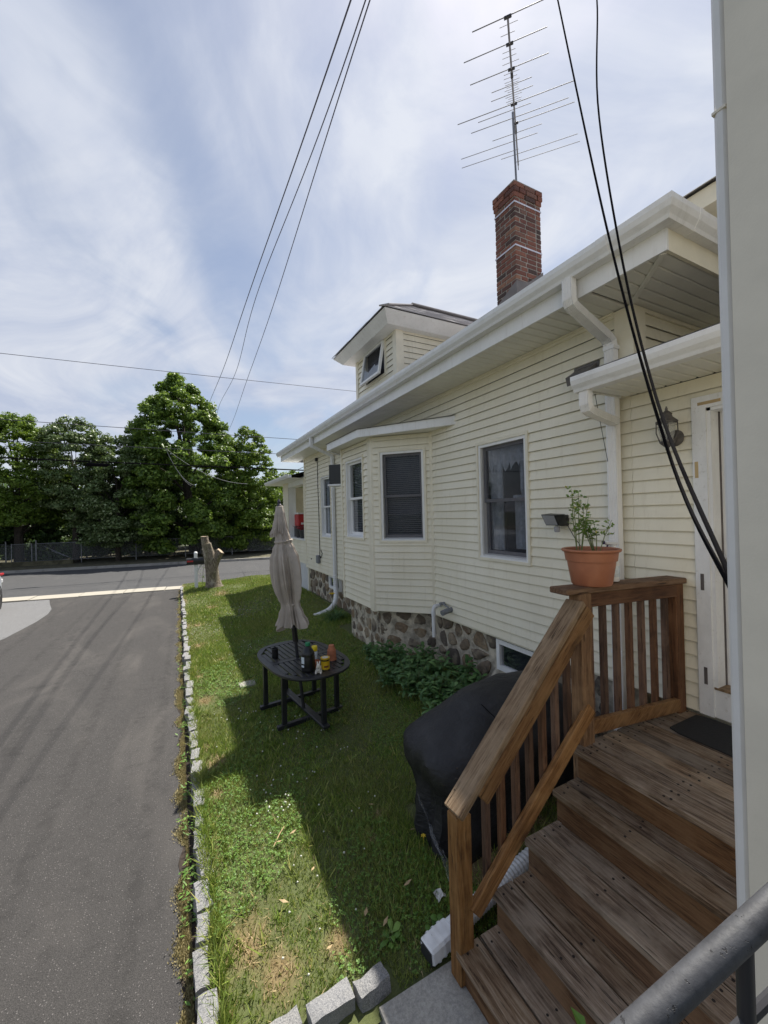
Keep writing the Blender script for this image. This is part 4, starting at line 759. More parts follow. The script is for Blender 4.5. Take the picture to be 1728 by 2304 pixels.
# ---- foundation of field stones
fm = MB(); fm.box(3.22, 3.6, 1.9, 4.9, -0.2, 0.95); fm.box(3.22, 3.6, 6.9, 10.72, -0.2, 0.95); fm.prism([(3.5, 4.8), (3.23, 4.74), (2.632, 5.35), (2.632, 6.44), (3.23, 7.03), (3.5, 7.0)], -0.2, 0.95, lambda p, q, a: (p, q, a)); fnd = fm.build('foundation', 'foundation_mortar', house)
def clip(poly, nx_, ny_, c):
    out = []
    for i in range(len(poly)):
        p, q = poly[i], poly[(i+1) % len(poly)]; dp_, dq = nx_*p[0]+ny_*p[1]-c, nx_*q[0]+ny_*q[1]-c
        if dp_ <= 0: out.append(p)
        if (dp_ < 0 < dq) or (dq < 0 < dp_): t = dp_/(dp_-dq); out.append((p[0]+(q[0]-p[0])*t, p[1]+(q[1]-p[1])*t))
    return out
def stones(parent, F, s0, s1, z0, z1, size, seed, d0=-0.07, hole=None, prot=0.05):
    rr = random.Random(seed); seeds = []; rows = max(2, int((z1-z0)/(size*0.75)))
    for r_ in range(rows):
        s_ = s0-size*rr.uniform(0, 0.6)
        while s_ < s1+size*0.3:
            ww = size*rr.uniform(0.45, 1.7); seeds.append((s_+ww/2, z0+(r_+0.5+rr.uniform(-0.45, 0.45))*(z1-z0)/rows)); s_ += ww
    for i, (px, pz) in enumerate(seeds):
        if hole and hole[0]-0.02 < px < hole[1]+0.02 and hole[2]-0.03 < pz < hole[3]+0.03: continue
        poly = [(s0, z0), (s1, z0), (s1, z1), (s0, z1)]
        for jx, (qx, qz) in enumerate(seeds):
            if jx == i or abs(qx-px) > size*3: continue
            nx_, ny_ = qx-px, qz-pz; c = (qx*qx-px*px+qz*qz-pz*pz)/2; poly = clip(poly, nx_, ny_, c)
            if len(poly) < 3: break
        if hole and len(poly) >= 3:
            if px < hole[0]: poly = clip(poly, 1, 0, hole[0]-0.02)
            elif px > hole[1]: poly = clip(poly, -1, 0, -hole[1]-0.02)
            elif pz < hole[2]: poly = clip(poly, 0, 1, hole[2]-0.02)
        if len(poly) < 3: continue
        cx_ = sum(p[0] for p in poly)/len(poly); cz_ = sum(p[1] for p in poly)/len(poly)
        for _ in range(2):
            q = []
            for k in range(len(poly)):
                a, b = poly[k], poly[(k+1) % len(poly)]; q += [(a[0]*.75+b[0]*.25, a[1]*.75+b[1]*.25), (a[0]*.25+b[0]*.75, a[1]*.25+b[1]*.75)]
            poly = q
        if len(poly) > 20: poly = poly[::2]
        sh = rr.uniform(0.66, 0.93); n_ = len(poly); jit = [rr.uniform(0.86, 1.06) for _ in poly]; h = prot*rr.uniform(0.55, 1.2); tilt = (rr.uniform(-.06, .06), rr.uniform(-.06, .06)); V = []
        for (sc, dd) in ((1.0, -0.03), (0.97, h*0.45), (0.78, h*0.88), (0.4, h*0.95)):
            for (px_, pz_), jt in zip(poly, jit):
                ss = cx_+(px_-cx_)*sh*sc*jt; z_ = cz_+(pz_-cz_)*sh*sc*jt; V.append(F(ss, d0+dd+(ss-cx_)*tilt[0]*(dd > 0)+(z_-cz_)*tilt[1]*(dd > 0)+(rr.uniform(-.006, .006) if dd > 0 else 0), z_))
        V.append(F(cx_, d0+h*1.02, cz_)); Fc = []
        for lv in range(3):
            for k in range(n_): k2 = (k+1) % n_; Fc.append((lv*n_+k, lv*n_+k2, (lv+1)*n_+k2, (lv+1)*n_+k))
        for k in range(n_): Fc.append((3*n_+k, 3*n_+(k+1) % n_, 4*n_))
        m = MB(); m.add(V, Fc); m.build('stone', 'field_stone', parent, smooth=True)
BW1 = (2.86, 3.475, 0.575, 0.915); BW2 = (8.40, 9.11, 0.64, 0.945)
stones(fnd, FM, 2.2, 4.66, 0.12, 0.945, 0.27, 31, hole=BW1, prot=0.034); stones(fnd, FM, 7.05, 10.70, 0.12, 0.945, 0.29, 32, hole=BW2, prot=0.036)
FA2 = frame((3.23, 4.74, 0), (2.632-3.23, 5.35-4.74, 0), (-0.713, -0.701, 0)); stones(fnd, FA2, 0.0, 0.86, 0.16, 0.945, 0.24, 33, d0=-0.008, prot=0.017)
FB2 = frame((2.632, 0, 0), (0, 1, 0), (-1, 0, 0)); stones(fnd, FB2, 5.34, 6.45, 0.16, 0.945, 0.23, 34, d0=-0.008, prot=0.017)
for (a, b, c, d) in (BW1, BW2):
    m = MB(FM); f = 0.05; m.box(a, a+f, -0.14, -0.012, c, d); m.box(b-f, b, -0.14, -0.012, c, d); m.box(a+f, b-f, -0.14, -0.013, d-f, d); m.box(a+f, b-f, -0.14, -0.013, c, c+f); bw = m.build('cellar_window', 'white_trim', house)
    m = MB(FM); m.add([(a+f, -0.045, c+f), (b-f, -0.045, c+f), (b-f, -0.045, d-f), (a+f, -0.045, d-f)], [(0, 1, 2, 3)]); m.build('pane', 'glass', bw); m = MB(FM); m.add([(a+.01, -0.064, c+.01), (b-.01, -0.064, c+.01), (b-.01, -0.064, d-.01), (a+.01, -0.064, d-.01)], [(0, 1, 2, 3)]); m.build('room_back', 'interior', bw)
m = MB(); m.add([(3.05, 2.8, 0.30), (3.05, 3.6, 0.30), (3.21, 3.55, 0.55), (3.21, 2.8, 0.56)], [(0, 1, 2, 3)]); m.build('mortar_ledge', 'foundation_mortar', house)

# ---- downspouts
def sweep(path, prof, uax):
    """prof in (u, v); u along uax, path in the plane across it"""
    m = MB(); pts = [Vector(p) for p in path]; n = len(prof); V = []; F = []; u = Vector(uax)
    for i, p in enumerate(pts):
        d1 = (pts[i]-pts[i-1]).normalized() if i else (pts[1]-pts[0]).normalized(); d2 = (pts[i+1]-pts[i]).normalized() if i < len(pts)-1 else d1
        d = (d1+d2).normalized(); v = d.cross(u).normalized(); k = 1/max(0.35, d.dot(d1))
        for a, b in prof: V.append(p+u*a+v*b*k)
    for i in range(len(pts)-1):
        for j_ in range(n): F.append((i*n+j_, i*n+(j_+1) % n, (i+1)*n+(j_+1) % n, (i+1)*n+j_))
    F.append(tuple(range(n))); F.append(tuple((len(pts)-1)*n+j_ for j_ in range(n))); m.add(V, F); return m
def corr(w_, h_, k=6, e=0.0025):
    P_ = []
    for (ax, ay, bx, by) in ((-w_/2, -h_/2, w_/2, -h_/2), (w_/2, -h_/2, w_/2, h_/2), (w_/2, h_/2, -w_/2, h_/2), (-w_/2, h_/2, -w_/2, -h_/2)):
        for i in range(k*2):
            t = (i+0.2)/(k*2); o = -e if i % 2 else e; nx_, ny_ = (by-ay), -(bx-ax); l_ = math.hypot(nx_, ny_); P_.append((ax+(bx-ax)*t+nx_/l_*o, ay+(by-ay)*t+ny_/l_*o))
    return P_
DP = corr(0.078, 0.055); Yd = 1.995
arc = lambda c, r, a0, a1, n: [(c[0]+r*math.cos(a), Yd, c[1]+r*math.sin(a)) for a in [a0+(a1-a0)*i/n for i in range(n+1)]]
sweep([(2.61, Yd, 4.05), (2.61, Yd, 3.90), (2.625, Yd, 3.865), (2.66, Yd, 3.845), (3.03, Yd, 3.695), (3.07, Yd, 3.665), (3.083, Yd, 3.62), (3.083, Yd, 0.62)], DP, (0, 1, 0)).build('downspout', 'gutter_white', house)
Yd2 = 1.92; sweep([(2.66, Yd2, 3.21), (2.66, Yd2, 3.11), (2.675, Yd2, 3.075), (2.71, Yd2, 3.06), (3.04, Yd2+0.03, 3.015)], corr(0.07, 0.05), (0, 1, 0)).build('downspout', 'gutter_white', house)
Yd3 = 8.47; sweep([(2.61, Yd3, 4.05), (2.61, Yd3, 3.88), (2.63, Yd3, 3.85), (3.06, Yd3, 3.68), (3.09, Yd3, 3.64), (3.09, Yd3, 0.98)], DP, (0, 1, 0)).build('downspout', 'gutter_white', house)
for zz in (3.6, 1.2):
    MB().box(3.05, 3.15, Yd-0.045, Yd+0.045, zz, zz+0.03).build('strap', 'gutter_white', house)
def flex(pts, r, name, mat, parent=None, org=None, n=70):
    P_ = [Vector(p) for p in pts]; out = []; rs = []
    for i in range(n):
        t = i/(n-1)*(len(P_)-1); k = min(int(t), len(P_)-2); f = t-k; p0, p1, p2, p3 = P_[max(k-1, 0)], P_[k], P_[k+1], P_[min(k+2, len(P_)-1)]
        out.append(0.5*((2*p1)+(p2-p0)*f+(2*p0-5*p1+4*p2-p3)*f*f+(3*p1-p0-3*p2+p3)*f**3)); rs.append(r*(1.0 if i % 2 else 0.90))
    return MB().tube(out, rs, 14).build(name, mat, parent, org, smooth=False)
flex([(3.09, Yd3, 1.0), (3.09, Yd3-0.03, 0.72), (3.03, Yd3-0.15, 0.48), (2.86, Yd3-0.25, 0.34), (2.62, Yd3-0.3, 0.27), (2.5, Yd3-0.3, 0.25)], 0.055, 'downspout_hose', 'white_plastic', house)
# ---- vent hood, pipes, cables
m = MB(FM); m.add([(2.15, 0.02, 3.56), (2.345, 0.02, 3.56), (2.345, 0.16, 3.475), (2.15, 0.16, 3.475), (2.15, 0.02, 3.47), (2.345, 0.02, 3.47), (2.345, 0.14, 3.405), (2.15, 0.14, 3.405)], [(0, 1, 2, 3), (3, 2, 6, 7), (0, 3, 7, 4), (1, 5, 6, 2), (4, 5, 1, 0)]); m.box(2.13, 2.365, 0.0, 0.02, 3.455, 3.58); m.build('vent_hood', 'vent_grey', house)
pv = MB(); pv.tube([(3.16, 4.50, 1.10), (3.06, 4.48, 1.10), (3.02, 4.475, 1.095), (3.0, 4.47, 1.075), (2.997, 4.47, 1.04), (2.997, 4.47, 0.70)], 0.024, 14); pv.tube([(2.997, 4.47, 1.045), (2.997, 4.47, 0.985)], 0.029, 14); pv.tube([(3.07, 4.482, 1.10), (3.02, 4.475, 1.098)], 0.028, 14); pv.build('overflow_pipe', 'pvc', house, smooth=True)
pv = MB(); pv.tube([(3.16, 4.26, 1.085), (3.05, 4.255, 1.075), (2.98, 4.25, 1.06)], [0.034, 0.034, 0.036], 14); pv.tube([(3.15, 4.40, 1.14), (3.06, 4.40, 1.14)], 0.022, 10); pv.tube([(3.10, 4.47, 1.13), (3.08, 4.36, 1.145), (3.09, 4.26, 1.12)], 0.010, 8); pv.build('vent_pipe', 'grey_pvc', house, smooth=True)
MB().tube([(3.125, 9.65, 3.74), (3.128, 9.66, 3.1), (3.125, 9.62, 2.4), (3.128, 9.63, 1.9), (3.12, 9.6, 1.5), (3.12, 9.62, 1.36), (3.11, 9.5, 1.30), (3.12, 9.42, 1.42), (3.12, 9.52, 1.5)], 0.008, 6).build('wall_cable', 'black_cable', house, smooth=True)
m = MB(FM); m.cbox(9.60, 9.76, 0.015, 0.09, 1.16, 1.36, 0.012); m.build('meter_box', 'grey_pvc', house); m = MB(FM); m.box(9.62, 9.70, 0.015, 0.07, 3.70, 3.78); m.build('cable_eye', 'dark_metal', house)
MB(FM).lathe([(0.03, 0.0), (0.028, 0.03), (0.012, 0.03)], (10.38, 0.0, 1.19), 12).build('wall_vent', 'dark_metal', house)
# ---- door
m = MB(FM); s0_, s1_, z0_, z1_ = DOOR; b = 0.082
m.box(s1_-b, s1_, -0.05, 0.03, z0_+0.02, z1_); m.box(s0_, s0_+b, -0.05, 0.03, z0_+0.02, z1_); m.box(s0_+b, s1_-b, -0.05, 0.029, z1_-b, z1_); m.box(s0_+b, s1_-b, -0.12, 0.012, z0_+0.02, 1.135); m.box(s1_-b-0.022, s1_-b, -0.12, 0.018, 1.14, z1_-b); m.box(s0_+b, s1_-b, -0.12, 0.018, z1_-b-0.02, z1_-b); door_f = m.build('door_frame', 'frame_paint', house)
m = MB(FM); d0_, d1_ = s0_+b, s1_-b-0.022
m.box(d0_, d1_, -0.14, -0.10, 1.145, z1_-b-0.02); door = m.build('door', 'door_white', house)
for (za, zb_) in ((1.28, 1.75), (1.90, 2.80)):
    for (sa, sb) in ((d0_+0.1, (d0_+d1_)/2-0.04), ((d0_+d1_)/2+0.04, d1_-0.1)):
        m = MB(FM); m.cbox(sa, sb, -0.105, -0.094, za, zb_, 0.005); m.build('panel', 'door_white', door)
for zz, rr_ in ((1.99, 0.027), (2.12, 0.024)):
    F2 = MB(); c = FM(1.30, -0.10, zz); F2.lathe([(rr_*1.25, 0.0), (rr_*1.25, 0.012), (rr_*0.55, 0.016), (rr_*0.55, 0.035), (rr_*1.0, 0.042), (rr_*1.02, 0.058), (rr_*0.6, 0.066)] if zz < 2.05 else [(rr_*1.1, 0), (rr_*1.1, 0.018), (rr_*0.8, 0.024), (rr_*0.3, 0.026)], c, 18, axis=(-1, 0, 0)); F2.build('knob' if zz < 2.05 else 'deadbolt', 'chrome', door, smooth=True)
MB(FM).box(d0_, d1_+0.02, -0.15, 0.02, 1.1355, 1.15).build('threshold', 'sill_wood', house)
m = MB(FM); m.box(s1_-b-0.026, s1_-b-0.0215, -0.099, -0.082, 1.15, z1_-b-0.02); m.build('weather_strip', 'tape_dark', door_f)
for (sa, za, zb_, mt) in ((1.43, 1.784, 1.894, 'tape_dark'), (1.425, 1.157, 1.27, 'tape_dark'), (1.445, 2.538, 2.647, 'tape_tan')): MB(FM).box(sa-0.010, sa+0.010, 0.030, 0.0315, za, zb_).build('tape_strip', mt, door_f)
MB(FM).box(1.30, 1.43, 0.029, 0.031, 3.02, 3.04).build('tape_strip', 'tape_tan', door_f)

# ---- front porch at the far corner
m = MB(); m.box(3.15, 3.385, 12.74, 13.42, 0.2, 3.42); pc = m.build('porch_column', 'white_trim', house); siding(pc, FM, 12.74, 13.42, 0.95, 3.42, (), 20)
m = MB(); m.box(3.155, 3.25, 10.85, 12.735, 0.3, 1.66); m.box(3.10, 3.29, 10.862, 12.735, 1.66, 1.70); pw = m.build('porch_half_wall', 'white_trim', house); siding(pw, FM, 10.862, 12.735, 1.02, 1.66, (), 21)
m = MB(); m.box(3.15, 3.42, 10.85, 13.42, 3.25, 3.45); m.build('porch_beam', 'white_trim', house)
m = MB(FM); m.box(10.862, 10.95, 0.002, 0.03, 1.60, 3.42); m.build('porch_trim', 'cream_trim', house)
m = MB(); m.add([(2.78, 10.86, 3.47), (2.78, 14.15, 3.47), (9.2, 14.15, 3.47), (9.2, 10.86, 3.47), (2.78, 10.86, 3.40), (2.78, 14.15, 3.40), (9.2, 14.15, 3.40), (9.2, 10.86, 3.40), (4.6, 10.86, 4.0), (9.2, 10.86, 4.0), (4.6, 11.8, 4.0), (9.2, 11.8, 4.0)], [(0, 1, 5, 4), (1, 2, 6, 5), (4, 5, 6, 7), (0, 8, 10, 1), (1, 10, 11, 2), (8, 9, 11, 10)]); m.build('porch_roof', 'white_trim', house)
gutter('gutter', house, lambda p, q, a: (2.785-p, a, 3.40+q*0.8), 10.9, 14.15)
m = MB(); m.box(3.6, 9.0, 12.9, 13.42, 0.2, 1.6); m.box(3.55, 9.0, 10.9, 13.3, 0.9, 1.0); m.box(3.42, 3.78, 13.28, 13.36, 1.6, 3.3); m.build('porch_floor', 'cream_trim', house)
m = MB(FM); z = 0.22
while z < 1.0: m.box(10.74, 13.42, -0.012, -0.004, z, z+0.03); z += 0.058
s_ = 10.74
while s_ < 13.4: m.box(s_, s_+0.03, -0.005, 0.002, 0.2, 1.0); s_ += 0.058
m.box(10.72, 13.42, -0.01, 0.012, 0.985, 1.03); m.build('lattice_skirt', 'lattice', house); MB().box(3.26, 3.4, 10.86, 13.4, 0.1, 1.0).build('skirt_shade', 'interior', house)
# ------------------------------------------------------------------ wooden stairs
st = empty('wooden_stairs', (1.9, 1.1, 0.0), 'weathered wooden stairs with landing and picket railing below the door', 'stairs')
NX = [2.085, 1.895, 1.662, 1.428, 1.190]; RISE = 0.186; YL, YR = 1.64, 0.40
nails = MB()
def nail(x, y, z): 
    r_ = 0.0062; nails.lathe([(r_*1.0, -0.003), (r_, 0.0006), (r_*0.3, 0.0008)], (x, y, z), 7)
# landing boards
xw = 3.145; xb = NX[0]-0.02; wd = (xw-xb)/8
for i in range(8):
    a = xb+i*wd; m = MB(); ya = YL+(0.0 if i else 0.0)+random.uniform(-0.006, 0.004); m.cbox(a+0.0045, a+wd-0.0045, YR-0.6, ya, 0.892, 0.930+random.uniform(-0.0015, 0.0015), 0.004); m.build('deck_board', 'tread_wood', st)
    for yy_ in (YL-0.05, YL-0.10, YL-0.48, YL-0.52, 0.66):
        for q in (0.28, 0.72): nail(a+wd*q+random.uniform(-.008, .008), yy_+random.uniform(-.01, .01), 0.9315)
# treads: two planks each
for k in range(1, 5):
    z = 0.930-RISE*k; x1_ = NX[k-1]-0.012; x0_ = NX[k]-0.012; mid = (x0_+x1_+0.03)/2+0.01
    for a, b in ((x0_, mid-0.004), (mid+0.004, x1_+0.035)):
        m = MB(); m.cbox(a, b, YR, YL+random.uniform(-0.005, 0.004), z-0.038, z+random.uniform(-0.001, 0.001), 0.005); m.build('tread', 'tread_wood', st)
        for yy_ in (YL-0.045, YL-0.40, 0.78):
            for q in (0.3, 0.75): nail(a+(b-a)*q+random.uniform(-.006, .006), yy_+random.uniform(-.012, .012), z+0.0008)
for k in range(5):
    zt_ = 0.930-RISE*k-0.038; x = NX[k]+0.018
    m = MB(); m.box(x, x+0.026, YR, YL-0.006, zt_-(RISE-0.038)+0.001 if k < 4 else 0.026, zt_-0.001); m.build('riser', 'riser_wood', st)
# stringers (sawtooth seen from the side)
for yy_ in (YL-0.05, YR+0.01):
    P_ = [(3.1, 0.89), (NX[0]+0.045, 0.89)]
    for k in range(5):
        x = NX[k]+0.045; zt_ = 0.930-RISE*k-0.04; P_ += [(x, zt_), (x, zt_-RISE+0.0)]
    P_[-1] = (NX[4]+0.045, 0.024); P_ += [(1.6, 0.024), (2.5, 0.55), (3.1, 0.6)]
    m = MB(); m.prism(P_, yy_, yy_+0.038, lambda p, q, a: (p, a, q)); m.build('stringer', 'riser_wood', st)
# posts
m = MB(); m.cbox(1.182, 1.272, 1.606, 1.690, 0.023, 0.845, 0.006); m.build('post', 'post_wood', st)
m = MB(); m.cbox(2.13, 2.232, 1.608, 1.692, 0.03, 1.835, 0.006); m.build('post', 'post_wood', st)
m = MB(); m.cbox(3.03, 3.12, 1.545, 1.635, 0.02, 1.82, 0.006); m.build('post', 'baluster_wood', st)
m = MB(); m.cbox(1.18, 1.27, YR-0.10, YR-0.005, 0.023, 1.02, 0.006); m.build('post', 'post_wood', st)
for x, y in ((2.9, 0.5), (2.2, 0.35)): MB().cbox(x, x+0.09, y, y+0.09, 0.02, 0.89, 0.006).build('post', 'post_wood', st)
# sloping handrail: flat cap, side board, lower rail, pickets
sl_ = (1.745-0.905)/(2.10-1.165); th = math.atan(sl_); upn = Vector((-math.sin(th), 0, math.cos(th)))
Yr = 1.675
A_ = Vector((1.155, 1.598, 0.897)); B_ = Vector((2.145, 1.650, 0.897+0.99*sl_))
m = MB(); m.beam(A_, B_, 0.122, 0.040, upn, 0.0, 0.006); m.build('handrail', 'rail_wood', st)
m = MB(); m.beam(A_-upn*0.066+Vector((0.1, -0.036, 0.1*sl_)), B_-upn*0.066+Vector((0, -0.052, 0)), 0.036, 0.09, upn, 0.0, 0.005); m.build('rail_board', 'rail_side_wood', st)
C0, C1 = Vector((1.275, 1.612, 0.350)), Vector((2.20, 1.612, 0.350+0.925*0.86))
m = MB(); m.beam(C0, C1, 0.036, 0.088, upn, 0.0, 0.005); m.build('lower_rail', 'rail_side_wood', st)
for i in range(7):
    x = 1.40+i*0.107; zb_ = 0.355+(x-1.285)*0.86-0.05; zt_ = 0.895+(x-1.15)*sl_-0.05
    MB().cbox(x-0.018, x+0.018, 1.633, 1.668, zb_, zt_, 0.003).build('baluster', 'baluster_wood', st)
# landing railing to the wall (slightly skewed)
ra, rb = Vector((2.20, 1.66, 0)), Vector((3.10, 1.575, 0)); dr_ = (rb-ra); ln_ = dr_.length; dr_.normalize()
def rl(t, z): return ra+dr_*t+Vector((0, 0, z))
MB().beam(rl(-0.16, 1.855)+Vector((0, 0.02, 0)), rl(ln_+0.03, 1.835)+Vector((0, 0.02, 0)), 0.142, 0.038, ext=0.0, c=0.007).build('rail_cap', 'cap_wood', st)
MB().beam(rl(0.02, 1.79)+Vector((0, -0.018, 0)), rl(ln_-0.06, 1.772)+Vector((0, -0.018, 0)), 0.036, 0.088).build('top_rail', 'cross_rail_wood', st)
MB().beam(rl(0.02, 1.01)+Vector((0, -0.018, 0)), rl(ln_-0.05, 0.985)+Vector((0, -0.018, 0)), 0.036, 0.088).build('bottom_rail', 'rail_side_wood', st)
for i in range(7):
    t = 0.085+i*0.118; p = rl(t, 0); MB().cbox(p.x-0.018, p.x+0.018, p.y-0.0, p.y+0.036, 0.95, 1.80, 0.003).build('baluster', 'baluster_wood', st)
for i in range(3): nail(A_.x+0.05+0.03*i, Yr-0.03+0.03*i, A_.z+0.05*sl_+0.024+0.03*i*sl_)
o = nails.build('nail_heads', 'nail', st); o['kind'] = 'stuff'
# door mat
m = MB(); pts = []
for i in range(40):
    a = 2*math.pi*(i+0.5)/40; ex = 22; cx_, sy_ = math.cos(a), math.sin(a); k_ = (abs(cx_)**ex+abs(sy_)**ex)**(-1/ex); pts.append((2.93+0.185*cx_*k_, 1.02+0.455*sy_*k_))
m.prism(pts, 0.933, 0.941, lambda p, q, a: (p, q, a)); tag(m.build('door_mat', 'mat_rubber', None, (2.86, 1.02, 0.933)), 'thin black rubber mat on the wooden landing by the door', 'mat')

# ------------------------------------------------------------------ corner of the building beside the camera
bc = empty('building_corner', (1.0, -1.0, 0), 'smooth cream wall corner with pale corner strip at the right picture edge', 'building')
m = MB(); m.box(0.905, 1.10, -3.0, 0.355, -0.1, 6.0); m.build('wall', 'near_wall_cream', bc)
m = MB(); m.cbox(0.908, 0.965, 0.357, 0.378, -0.05, 6.0, 0.006); p_ = m.build('corner_strip', 'near_strip_white', bc)
m = MB(); m.box(0.9065, 0.9665, 0.3572, 0.3792, 3.08, 3.085); m.build('joint', 'near_wall_cream', p_)
def cam_ray(px, py, D): return Vector((0, 0, 2.35))+(fwd+rt2*((px-864)/FPX)-up2*((py-1152)/FPX))*D
# ------------------------------------------------------------------ steel handrail close to the camera
hr = empty('metal_handrail', (0.5, 0.24, 1.0), 'worn grey steel handrail with chipped paint, lower right', 'handrail')
ra_, rb_ = cam_ray(1400, 2347, 0.42), cam_ray(1760, 2018, 0.47); dd_ = (rb_-ra_)
m = MB(); m.tube([ra_-dd_*2.2, ra_-dd_*1.0, ra_, rb_, rb_+dd_*0.9], 0.0148, 20); m.build('rail', 'worn_steel', hr, smooth=True)
for t in (0.74, -1.9): 
    p = ra_+dd_*t; MB().tube([p, (p.x, p.y, p.z-0.9)], 0.0085, 10).build('post', 'dark_metal', hr, smooth=True)
pb = ra_+dd_*0.0-Vector((0, 0, 0.10)); MB().tube([pb-dd_*2.2, pb+dd_*1.9], 0.0065, 8).build('lower_bar', 'dark_metal', hr, smooth=True)

# ------------------------------------------------------------------ things on walls and rails
pc_ = (2.325, 1.672); zb_ = 1.872
pot = empty('flower_pot', (*pc_, zb_), 'large terracotta plastic flower pot on the landing rail', 'flower pot')
pr = [(0.0, 0.0), (0.112, 0.0), (0.118, 0.008), (0.137, 0.125), (0.140, 0.150), (0.148, 0.152), (0.156, 0.205), (0.166, 0.208), (0.172, 0.216), (0.171, 0.224), (0.163, 0.226), (0.152, 0.220), (0.148, 0.190), (0.0, 0.188)]
MB().lathe(pr, (*pc_, zb_), 44).build('body', 'terracotta_plastic', pot, smooth=True)
m = MB(); m.lathe([(0.0, 0.186), (0.08, 0.197), (0.149, 0.192), (0.148, 0.18)], (*pc_, zb_), 24, mod=lambda a, z, i: 1); so_ = m.build('soil', 'soil', pot)
ch_ = MB()
for i in range(70):
    a, r_ = random.uniform(0, 6.28), 0.14*math.sqrt(random.random()); x, y = pc_[0]+r_*math.cos(a), pc_[1]+r_*math.sin(a); s = random.uniform(0.005, 0.012); ch_.cbox(x-s, x+s, y-s*.6, y+s*.6, zb_+0.19, zb_+0.19+s, s*0.25)
ch_.build('bark_chips', 'bark', pot)['kind'] = 'stuff'
hb = empty('herb_plant', (*pc_, zb_+0.19), 'leafy green rue-like herb growing in the terracotta pot', 'plant')
stem = MB(); LV = []
def leaf_quad(out, p, d, s, wr=0.5, fold=0.25):
    d = Vector(d).normalized(); u = d.cross(Vector((random.uniform(-1, 1), random.uniform(-1, 1), 1))); u = u.normalized() if u.length > 1e-4 else Vector((1, 0, 0)); n_ = u.cross(d); p = Vector(p)
    out += [p, p+d*s*0.5+u*s*wr*0.5+n_*s*fold*0.3, p+d*s, p+d*s*0.5-u*s*wr*0.5+n_*s*fold*0.3]
cr = Vector((rt.x, rt.y, 0))
def herb(bx, by, h, n_st, spread, dens, leaf, tip):
    for i in range(n_st):
        a = random.uniform(0, 6.28); b = Vector((bx+0.012*math.cos(a), by+0.012*math.sin(a), zb_+0.18)); t = b+Vector((spread*math.cos(a)*random.uniform(.3, 1), spread*math.sin(a)*random.uniform(.3, 1), h*random.uniform(0.72, 1.0))); mid = (b+t)/2+Vector((random.uniform(-.01, .01), random.uniform(-.01, .01), 0.01)); stem.tube([b, mid, t], [0.0032, 0.0025, 0.0012], 5)
        for q in range(dens):
            f = random.uniform(tip, 1.02); p = b.lerp(t, f); dd = Vector((random.gauss(0, 1), random.gauss(0, 1), random.uniform(-0.1, 0.9))); L_ = random.uniform(0.02, 0.055)*(1.25-f*0.6); e = p+dd.normalized()*L_; stem.tube([p, e], 0.0008, 3, False)
            for w_ in range(5): leaf_quad(LV, p.lerp(e, 0.45+0.14*w_), dd+Vector((random.gauss(0, .9), random.gauss(0, .9), random.gauss(0, .5))), leaf*random.uniform(0.7, 1.3), 0.75)
p1 = Vector((*pc_, 0))-cr*0.075; p2 = Vector((*pc_, 0))+cr*0.035
herb(p1.x, p1.y, 0.43, 5, 0.055, 15, 0.019, 0.28); herb(p2.x, p2.y, 0.25, 7, 0.10, 10, 0.019, 0.5)
stem.build('stems', 'stem', hb); np_mesh('leaves', np.array([tuple(v) for v in LV]), np.arange(len(LV)).reshape(-1, 4), 'herb_leaf', hb, WP[hb])
# spray bottle behind the pot
sb_ = Vector((2.532, 1.665, 1.872)); sp_ = empty('spray_bottle', sb_, 'white spray bottle with purple trigger behind the flower pot', 'bottle')
m = MB(); m.lathe([(0.034, 0), (0.038, 0.006), (0.038, 0.145), (0.034, 0.175), (0.016, 0.205), (0.014, 0.225)], sb_, 20); m.build('body', 'white_plastic', sp_, smooth=True)
m = MB(); m.lathe([(0.039, 0.03), (0.0392, 0.031), (0.0392, 0.10), (0.039, 0.101)], sb_, 20); m.build('label', 'pale_label', sp_, smooth=True)
h0 = sb_+Vector((0, 0, 0.232)); m = MB(); m.beam(h0-cr*0.05+Vector((0, 0, 0.020)), h0+cr*0.035+Vector((0, 0, 0.012)), 0.026, 0.028, c=0.008); m.lathe([(0.017, 0.0), (0.017, 0.02)], h0-Vector((0, 0, 0.018)), 12); m.build('spray_head', 'white_plastic', sp_, smooth=True)
m = MB(); m.beam(h0-cr*0.066+Vector((0, 0, 0.021)), h0-cr*0.05+Vector((0, 0, 0.021)), 0.02, 0.022); m.beam(h0-cr*0.03+Vector((0, 0, 0.004)), h0-cr*0.046-Vector((0, 0, 0.04)), 0.014, 0.008); m.build('trigger', 'purple_plastic', sp_)

# lantern
lt = empty('wall_lantern', (3.15, 1.57, 2.82), 'tarnished carriage lantern on the siding beside the door', 'lamp')
lc = Vector((3.01, 1.565, 0)); 
MB().lathe([(0.0, 0), (0.055, 0), (0.058, 0.006), (0.045, 0.016), (0.02, 0.024), (0.0, 0.025)], (3.135, 1.575, 2.83), 24, axis=(-1, 0, 0)).build('wall_plate', 'lantern_metal', lt, smooth=True)
MB().tube([(3.12, 1.575, 2.83), (3.07, 1.57, 2.80), (3.03, 1.567, 2.77), (3.01, 1.565, 2.785)], [0.012, 0.011, 0.011, 0.012], 10).build('arm', 'lantern_metal', lt, smooth=True)
MB().lathe([(0.004, 2.735), (0.012, 2.742), (0.010, 2.755), (0.03, 2.775), (0.045, 2.79), (0.046, 2.80), (0.035, 2.803)], lc, 20).build('base_cup', 'lantern_metal', lt, smooth=True)
MB().lathe([(0.033, 2.803), (0.042, 2.84), (0.052, 2.90), (0.05, 2.93)], lc, 20).build('glass', 'lantern_glass', lt, smooth=True)
